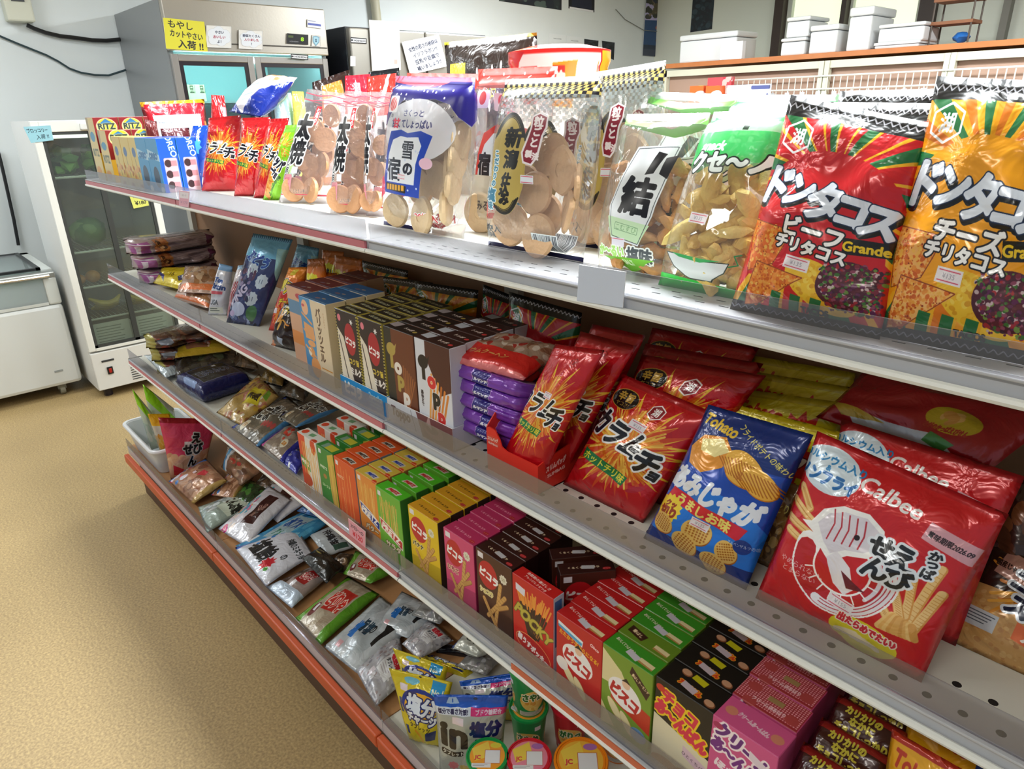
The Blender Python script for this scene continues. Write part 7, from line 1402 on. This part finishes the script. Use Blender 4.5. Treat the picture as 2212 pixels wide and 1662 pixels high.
lay('brown cracker bag with white and blue stripe, behind the blue-cornered one', [(478, 1010), (520, 1050), (580, 1010), (492, 962)], .36, d_gen('bw', '#84644c', 90, bands=((10, 0, 18, 90, '#50a0d8'), (18, 0, 26, 90, '#e0e8f0')), blobs=((30, 5, 100, 85, 24, ('#986c50', '#c04038', '#705040', '#a88464'), 6, 12),)), .04, gA, dz=(0, 0, .03, .03), name='cracker_bag', cat='rice cracker bag')
lay('brown cracker bag in the shade, rearmost', [(455, 1070), (505, 1078), (560, 1020), (505, 1010)], .345, sb_, .035, gA, name='cracker_bag', cat='rice cracker bag')
lay('dark green leafy-print bag between the cracker bags and the white candy bags', [(500, 1085), (545, 1095), (585, 1055), (535, 1035)], .34, d_gen('leafg', '#2c4428', 80, blobs=((0, 0, 100, 80, 30, ('#3c6c30', '#1c2c1c', '#4c8438'), 5, 12),)), .03)
c = Cv(150, 90, '#98a8a0', 2.8); c.blobs(0, 0, 70, 90, 50, ('#c0d0d4', '#a4b4b8', '#d8e4e8', '#8494a0'), 4, 8); c.P([(56, 16), (146, 10), (140, 54), (60, 60)], '#c8d4c4'); c.T('こんぶ飴', 100, 34, 20, '#141c18', bold=1.5, rot=.05)
lay('white kelp candy bag with black lettering', [(428, 1096), (447, 1152), (562, 1086), (516, 1064)], .335, c.img('konbu'), .03)
c = Cv(150, 90, '#dcdce6', 2.8); c.P([(58, 14), (104, 10), (110, 62), (66, 70)], '#3c1418'); c.T('生', 92, 34, 14, '#b88c80', bold=.6, rot=1.4); c.T('グミ', 78, 44, 12, '#b88c80', bold=.6, rot=1.4); c.blobs(2, 24, 46, 88, 40, ('#40a8c8', '#e87898', '#f0a060', '#d83890', '#60c0d8', '#f0e0d8'), 4, 7); c.R(0, 0, 8, 90, '#c0c8e0')
wl = c.img('whitelabel'); gW = 'white bags with a dark brown label'
lay('white bag with dark brown label and coloured candies, in front', [(470, 1143), (532, 1182), (630, 1080), (582, 1050)], .345, wl, .03, gW, dz=(-.01, -.01, .02, .02))
lay('white bag with dark brown label, half hidden under the shelf edge', [(560, 1100), (600, 1130), (665, 1085), (590, 1035)], .345, wl, .025, gW, dz=(-.008, -.008, .01, .01))
c = Cv(150, 80, '#3c94c8', 2.6); c.blobs(0, 0, 150, 80, 40, ('#58b0dc', '#3080b8', '#90cce4', '#2c70a8'), 5, 12); c.P([(30, 14), (96, 8), (100, 52), (36, 58)], '#a8c4d0'); c.T('氷アメ', 66, 26, 18, '#2050a0', bold=1.2); c.T('アメ', 62, 46, 12, '#2c8058', bold=.6); c.R(10, 58, 24, 70, '#e4ecf4')
lay('light blue ice candy bag', [(508, 1180), (575, 1225), (712, 1130), (664, 1100)], .335, c.img('icecandy'), .03)
c = Cv(150, 90, '#dde0ee', 3); c.R(0, 0, 8, 90, '#1c60d0'); c.T('沖縄のミネラル', 100, 20, 13, '#404850', bold=.6, width=84); c.T('塩飴', 52, 60, 32, '#20242c', bold=1.6); c.S(100, 68, 10, 16, 9, '#d02838'); c.E(112, 76, 6, 4, '#50a040'); c.blobs(10, 10, 22, 80, 8, ('#3080d0', '#d8e0f0'), 3, 5); c.T('の', 112, 44, 14, '#303840', bold=.6)
lay('white salt candy bag with blue edge, red flower and black characters', [(507, 1184), (574, 1268), (678, 1200), (640, 1140)], .343, c.img('shioame'), .028)
c = Cv(120, 80, '#c4ccd4', 2.6); c.L([(0, 0), (0, 80)], 5, '#202c60'); c.T('沖縄塩', 60, 40, 22, '#2c3038', bold=1); c.R(96, 10, 114, 50, '#38584c'); c.T('ミネラル', 60, 16, 11, '#484c54', bold=.4)
lay('smaller white salt candy bag with navy edge', [(668, 1156), (704, 1204), (764, 1184), (728, 1131)], .335, c.img('shio2'), .025)
c = Cv(120, 90, '#181614', 2.2); c.E(26, 24, 18, 12, '#a89858'); c.T('黒飴', 26, 24, 12, '#201c14', bold=.6); c.blobs(40, 20, 118, 88, 24, ('#2c2824', '#100e0c', '#3c3630'), 6, 14)
lay('black candy bag with a gold oval', [(650, 1206), (706, 1262), (744, 1226), (692, 1182)], .362, c.img('blackc'), .03)
c = Cv(140, 80, '#9c8c88', 2.6); c.blobs(0, 20, 60, 78, 26, ('#5c3c2c', '#74503c', '#48301f'), 5, 9); c.P([(50, 6), (110, 4), (104, 40), (54, 46)], '#a02020'); c.T('さらさ', 80, 24, 17, '#b02830', [(1.5, '#f0dcd8')], bold=1, rot=-.2); c.R(56, 44, 70, 58, '#e8e8f0'); c.P([(0, 60), (140, 52), (140, 80), (0, 80)], '#c0d0e4')
lay('brown bean candy bag with red lettering and blue-white edge', [(574, 1268), (630, 1315), (704, 1252), (684, 1220)], .335, c.img('beanc'), .028)
c = Cv(150, 80, '#b4a894', 2.6); c.blobs(20, 6, 140, 76, 24, ('#c0b4a0', '#a89884'), 8, 14); c.R(0, 0, 22, 80, '#68a82c'); c.R(118, 0, 150, 80, '#5c9c28'); c.P([(50, 20), (112, 18), (110, 50), (52, 56)], '#c02c24', 1); c.T('どりゃ', 76, 38, 22, '#d83028', [(2, '#f4dcd0')], bold=1.2); c.E(34, 60, 12, 10, '#702828'); c.R(30, 52, 40, 62, '#e8e4f0'); c.L([(4, 10), (18, 40), (8, 74)], 1.5, '#a8d878')
gr = c.img('greenend'); gG = 'green-ended dried sweet bags'
lay('green-ended bag with red lettering, front of the two', [(637, 1336), (692, 1395), (820, 1285), (752, 1245)], .335, gr, .032, gG)
lay('green-ended bag with red lettering, further back under the shelf edge', [(740, 1240), (800, 1262), (868, 1230), (768, 1190)], .35, gr, .03, gG)
c = Cv(160, 90, '#bcc4cc', 2.8); c.blobs(0, 0, 160, 90, 24, ('#c8d0d8', '#b0bac2'), 10, 20); c.P([(112, 6), (140, 22), (134, 60), (122, 58), (120, 36), (106, 24)], '#18181c'); c.T('の', 92, 44, 14, '#202428', bold=.8, rot=-.1); c.T('旨塩', 70, 46, 18, '#203c50', bold=1); c.T('塩', 46, 54, 22, '#2070c8', bold=1.6); c.R(30, 74, 50, 82, '#d8a8b0')
ns = c.img('noshio'); gQ = 'white salt-snack bags with a black brush mark'
lay('white bag with black brush mark and blue character, front of the two', [(699, 1398), (770, 1455), (903, 1350), (822, 1288)], .34, ns, .035, gQ)
lay('white bag with black brush mark, behind the front one', [(810, 1352), (880, 1380), (965, 1325), (868, 1278)], .35, ns, .03, gQ)
c = Cv(140, 90, '#b0b0b8', 2.8); c.blobs(0, 0, 140, 90, 130, ('#c8c8d0', '#8c8c98', '#e0e0e8', '#9c8c90', '#a8a8b4'), 2, 5); c.P([(54, 6), (112, 4), (110, 56), (56, 60)], '#e4e6ec'); c.T('塩熟梅', 84, 18, 13, '#c82838', bold=1, width=46); c.T('タブレット', 84, 32, 10, '#404450', bold=.6, width=46); [c.R(60, 40+k*5, 100-k*6, 41.5+k*5, '#b0a8b0') for k in range(3)]; c.R(44, 62, 60, 74, '#e8e0ea')
tb_ = c.img('tablet'); gU = 'silver tablet bags with a white label'
lay('silver tablet bag with white label and red characters, front of the two', [(768, 1448), (812, 1528), (880, 1470), (862, 1362)], .34, tb_, .03, gU)
lay('silver tablet bag with white label, further back', [(868, 1392), (905, 1425), (980, 1385), (928, 1336)], .355, tb_, .03, gU)
# packets further back in the shade
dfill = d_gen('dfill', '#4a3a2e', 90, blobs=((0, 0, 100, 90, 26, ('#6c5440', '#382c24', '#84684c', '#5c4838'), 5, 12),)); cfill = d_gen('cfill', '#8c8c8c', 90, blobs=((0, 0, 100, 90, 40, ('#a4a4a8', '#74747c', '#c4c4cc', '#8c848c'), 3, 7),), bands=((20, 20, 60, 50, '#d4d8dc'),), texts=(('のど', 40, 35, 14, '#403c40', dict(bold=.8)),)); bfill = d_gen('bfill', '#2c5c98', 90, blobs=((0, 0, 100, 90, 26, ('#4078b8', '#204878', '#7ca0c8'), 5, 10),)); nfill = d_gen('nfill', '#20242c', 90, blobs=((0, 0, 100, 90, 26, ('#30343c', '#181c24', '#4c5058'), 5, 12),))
gX = 'packets in the shade at the back of the bottom deck'
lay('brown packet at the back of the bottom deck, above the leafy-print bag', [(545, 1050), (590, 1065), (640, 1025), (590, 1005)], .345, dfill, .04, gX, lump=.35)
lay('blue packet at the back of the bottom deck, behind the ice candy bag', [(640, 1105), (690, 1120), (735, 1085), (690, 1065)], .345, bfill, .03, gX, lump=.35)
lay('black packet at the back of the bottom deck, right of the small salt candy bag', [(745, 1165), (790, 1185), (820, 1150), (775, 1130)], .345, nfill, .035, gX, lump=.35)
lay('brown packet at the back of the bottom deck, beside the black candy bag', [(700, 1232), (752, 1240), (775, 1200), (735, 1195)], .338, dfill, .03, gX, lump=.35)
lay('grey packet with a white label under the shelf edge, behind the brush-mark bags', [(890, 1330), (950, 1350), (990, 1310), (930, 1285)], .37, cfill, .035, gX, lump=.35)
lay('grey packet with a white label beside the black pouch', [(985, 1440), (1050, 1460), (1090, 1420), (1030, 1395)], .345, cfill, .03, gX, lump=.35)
gZ = 'dark packets at the back of the third shelf'
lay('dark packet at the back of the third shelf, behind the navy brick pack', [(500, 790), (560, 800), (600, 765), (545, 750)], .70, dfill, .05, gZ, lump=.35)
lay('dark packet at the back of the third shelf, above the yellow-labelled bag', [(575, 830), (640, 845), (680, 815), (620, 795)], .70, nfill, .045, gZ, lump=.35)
lay('clear-looking grey packet in front of the navy brick pack', [(425, 880), (468, 905), (505, 888), (462, 862)], .672, cfill, .02, None, lump=.35) if False else None
# standing pouches
def pouch(label, px, z, im, yaw, lean, th, group=None, **k): return bag2(label, px, z, im, yaw, lean, th, group=group, name='tablet_pouch', cat='candy pouch', sb=.01, stp=.12, **k)
c = Cv(100, 120, '#d8c41c', 3.4); c.E(36, 12, 13, 5, '#78c0d8'); c.P([(70, 4), (92, 6), (91, 30), (69, 28)], '#1c98d8'); c.T('No.1', 81, 21, 9, '#f0f4d8', bold=.5); c.R(16, 18, 30, 28, '#ecdce4'); c.E(52, 46, 36, 26, '#28348c'); c.E(54, 48, 32, 22, '#f0b010'); c.T('塩分', 56, 46, 27, '#e8f0fc', [(2.4, '#20286c')], bold=1.6, rot=.1); c.T('チャージ', 56, 68, 17, '#e8f0fc', [(2, '#20286c')], bold=1.2, rot=.12, width=62); c.T('タブレッツ', 52, 82, 9, '#484018', bold=.4, rot=.15); c.R(10, 40, 16, 64, '#3c4474'); c.R(14, 84, 22, 100, '#3c4474'); c.P([(66, 90), (90, 84), (88, 104), (64, 106)], '#283068'); c.L([(40, 90), (56, 110)], 5, '#e8a018'); c.E(50, 3.5, 2.2, 1.8, '#383010')
en = c.img('enbun'); gE = 'yellow salt tablet pouches'
pouch('yellow salt tablet pouch, frontmost of three', [(884, 1597), (950, 1626), (978, 1474), (840, 1443)], ZD, en, 30, .03, .04, gE)
pouch('yellow salt tablet pouch, second of three', [(890, 1560), (960, 1580), (968, 1440), (848, 1400)], ZD, en, 28, .03, .035, gE, Yf=.0)
pouch('yellow salt tablet pouch, rearmost of three', [(930, 1530), (1010, 1550), (1034, 1452), (905, 1408)], ZD, en, 24, .03, .035, gE, Yf=.08)
c = Cv(100, 125, '#b4b8b0', 3.6); c.R(0, 0, 100, 17, '#1058c8'); c.P([(20, 4), (30, 4), (34, 13), (16, 13)], '#a8c8f0'); c.T('1', 25, 9, 6, '#1058c8', bold=.5); c.E(56, 6, 3, 2, '#0c2c60'); c.R(0, 17, 50, 26, '#dce4f2'); c.R(50, 17, 100, 26, '#d82878'); c.T('塩分で暑さ対策!', 25, 21.5, 6, '#302850', bold=.3, width=42); c.T('ブドウ糖配合', 75, 21.5, 6, '#f0d8e8', bold=.3, width=36); c.R(24, 28, 40, 37, '#ecdce4')
c.T('in', 26, 54, 44, '#241c18', bold=2.6, width=36); c.T('塩分', 72, 44, 20, '#1c2464', bold=1.6, width=44); c.T('+', 60, 66, 22, '#1c2464', bold=2.2); c.T('プラス', 84, 67, 8, '#283c60', bold=.5); c.RR(6, 76, 40, 84, 3, '#241c18'); c.T('タブレット', 24, 80, 6, '#d8d8d0', bold=.3); c.P([(50, 100), (100, 80), (100, 125), (40, 125)], '#c8b830'); c.S(24, 104, 7, 9, 8, '#d87078'); c.S(40, 108, 6, 8, 8, '#c8a830'); c.S(34, 120, 7, 9, 6, '#58685c')
ii = c.img('inenbun'); gF = 'blue-topped grey tablet pouches'
pouch('grey tablet pouch with blue top and big black lowercase letters, in front', [(950, 1668), (1085, 1690), (1098, 1502), (937, 1500)], ZD, ii, 47, .015, .045, gF)
pouch('grey tablet pouch with blue top, tilted behind the front one', [(1010, 1600), (1110, 1600), (1132, 1450), (992, 1472)], ZD, ii, 44, .03, .04, gF, Yf=.05)
c = Cv(140, 90, '#141824', 2.4); c.R(0, 0, 50, 16, '#1c58b8'); c.R(4, 18, 58, 36, '#6c84a8'); c.R(100, 20, 128, 50, '#c89838'); c.T('No.1', 114, 40, 9, '#302010', bold=.5); c.E(70, 14, 3, 3, '#d0a8a0')
pouch('black pouch with blue corner and gold sticker', [(950, 1500), (1060, 1500), (1072, 1414), (932, 1384)], ZD, c.img('blackpouch'), 34, .03, .03, None, Yf=.12)
lay('white and navy packet in the shade behind the black pouch', [(975, 1400), (1030, 1420), (1062, 1410), (1010, 1360)], .38, d_gen('wnavy', '#c8ccc4', 90, bands=((0, 0, 8, 90, '#203c80'),), texts=(('しそ', 50, 40, 20, '#383c38', dict(bold=1)),)), .03)
# paper snack cups
def cup(x, y, col, bodyim, label, r=.036, h=.10, lidcol=None, lidim=None, rz=0, group=None, z=ZD):
    e = empty('snack_cup', (x, y, z), label, 'snack cup', group, rz)
    o = MB().lathe(0, 0, [(r*.76, 0), (r*.78, .002), (r*.99, h-.004), (r*.99, h-.002)], 36).build('cup_body', printed(bodyim, .4, .3), parent=e, smooth=True)
    me = o.data; uv = me.uv_layers.new(name='uv')
    for pl in me.polygons:
        us = []
        for li in pl.loop_indices:
            v = me.vertices[me.loops[li].vertex_index].co; us.append((math.atan2(v.y, v.x)/(2*math.pi)*3) % 1.0)
        mx_ = max(us)
        for li, u_ in zip(pl.loop_indices, us):
            if mx_-u_ > .5: u_ += 1
            v = me.vertices[me.loops[li].vertex_index].co; uv.data[li].uv = (u_, min(1, v.z/h))
    for m_ in o.data.materials[0].node_tree.nodes:
        if m_.type == 'TEX_IMAGE': m_.extension = 'REPEAT'
    MB().lathe(0, 0, [(r*.98, h-.003), (r*1.06, h-.002), (r*1.09, h+.002), (r*1.06, h+.005), (r*.99, h+.005), (r*.97, h+.002), (.001, h+.002)], 36).build('lid_rim', plain(lidcol or col, .3), parent=e, smooth=True)
    ld = MB().lathe(0, 0, [(r*.97, h+.002), (.001, h+.0035)], 36) if False else None
    bm = bmesh.new(); bmesh.ops.create_circle(bm, cap_ends=True, radius=r*.97, segments=36); me = bpy.data.meshes.new('lid'); bm.to_mesh(me); bm.free(); uv = me.uv_layers.new(name='uv')
    for pl in me.polygons:
        for li in pl.loop_indices: v = me.vertices[me.loops[li].vertex_index].co; uv.data[li].uv = (v.x/r/2+.5, v.y/r/2+.5)
    lo = link('lid_film', me, printed(lidim, .3, .5), (0, 0, h+.0032), e); md = lo.modifiers.new('t', 'SOLIDIFY'); md.thickness = .0006; md.offset = 1
    return e
def cupim(nm, col, txt, tc):
    c = Cv(100, 130, col, 2.2); c.R(0, 0, 100, 16, col); c.E(50, 74, 40, 34, '#e8c060'); c.blobs(14, 50, 86, 104, 30, ('#e8b048', '#f0cc78', '#d89838'), 4, 8); c.T(txt, 50, 62, 24, tc, [(2, '#f4ecd8')], bold=1.6, width=62); c.R(6, 110, 94, 124, '#d4ccc0'); [c.R(10, 112+k*4, 80-k*8, 113.6+k*4, '#8c8478') for k in range(3)]; c.R(70, 20, 88, 34, '#e8e0ea'); return c.img(nm)
def lidim(nm, col, sec):
    c = Cv(100, 100, col, 3); c.E(50, 50, 44, 44, sec); c.P([(10, 30), (50, 8), (60, 50), (20, 66)], '#f0d050'); c.R(44, 34, 82, 72, '#e8eaf0'); c.L([(44, 34), (82, 34), (82, 72), (44, 72), (44, 34)], 1.4, '#c86858'); c.T('JC', 26, 56, 13, '#d83848', bold=.6); c.R(12, 72, 60, 84, '#e8e8ec'); c.E(70, 20, 14, 8, '#b070b8' if sec != '#f0a030' else '#e0d040'); [c.R(16, 74+k*4, 52-k*8, 75.5+k*4, '#a0a0a8') for k in range(2)]; return c.img(nm)
lg, lr, lo_ = lidim('lidg', '#189848', '#f0a030'), lidim('lidr', '#d01c30', '#e888a0'), lidim('lido', '#f08818', '#f0b840')
cg, cr_, co_ = cupim('cupg', '#188844', 'さやか', '#2c6c20'), cupim('cupr', '#c41c28', 'がりっ', '#287830'), cupim('cupo', '#e07818', 'かりっ', '#b03018')
gC = 'paper snack cups at the near end of the bottom deck'
cup(2.083, -.03, '#189848', cg, 'paper snack cup with a green-rimmed lid, front row', group=gC, lidim=lg, rz=.8); cup(2.137, .022, '#d01c30', cr_, 'paper snack cup with a red-rimmed lid, front row', group=gC, lidim=lr, rz=.8, r=.038); cup(2.205, .085, '#f08818', co_, 'larger paper snack cup with an orange-rimmed lid, front row', group=gC, lidim=lo_, rz=.8, r=.045)
# cups stacked behind, two high
for (x, y, im_, li_, col, nm) in ((2.055, .10, cg, lg, '#189848', 'green'), (2.105, .165, cr_, lr, '#d01c30', 'red'), (2.185, .215, co_, lo_, '#e07818', 'orange')):
    cup(x, y, col, im_, nm+' paper snack cup standing on the deck in the second row', group='snack cups, lower ones of the second row', lidim=li_, rz=.2, r=.036)
    cup(x, y, col, im_, nm+' paper snack cup stacked on another in the second row', group='snack cups, upper ones of the second row', lidim=li_, rz=.6, r=.036, z=ZD+.1045)
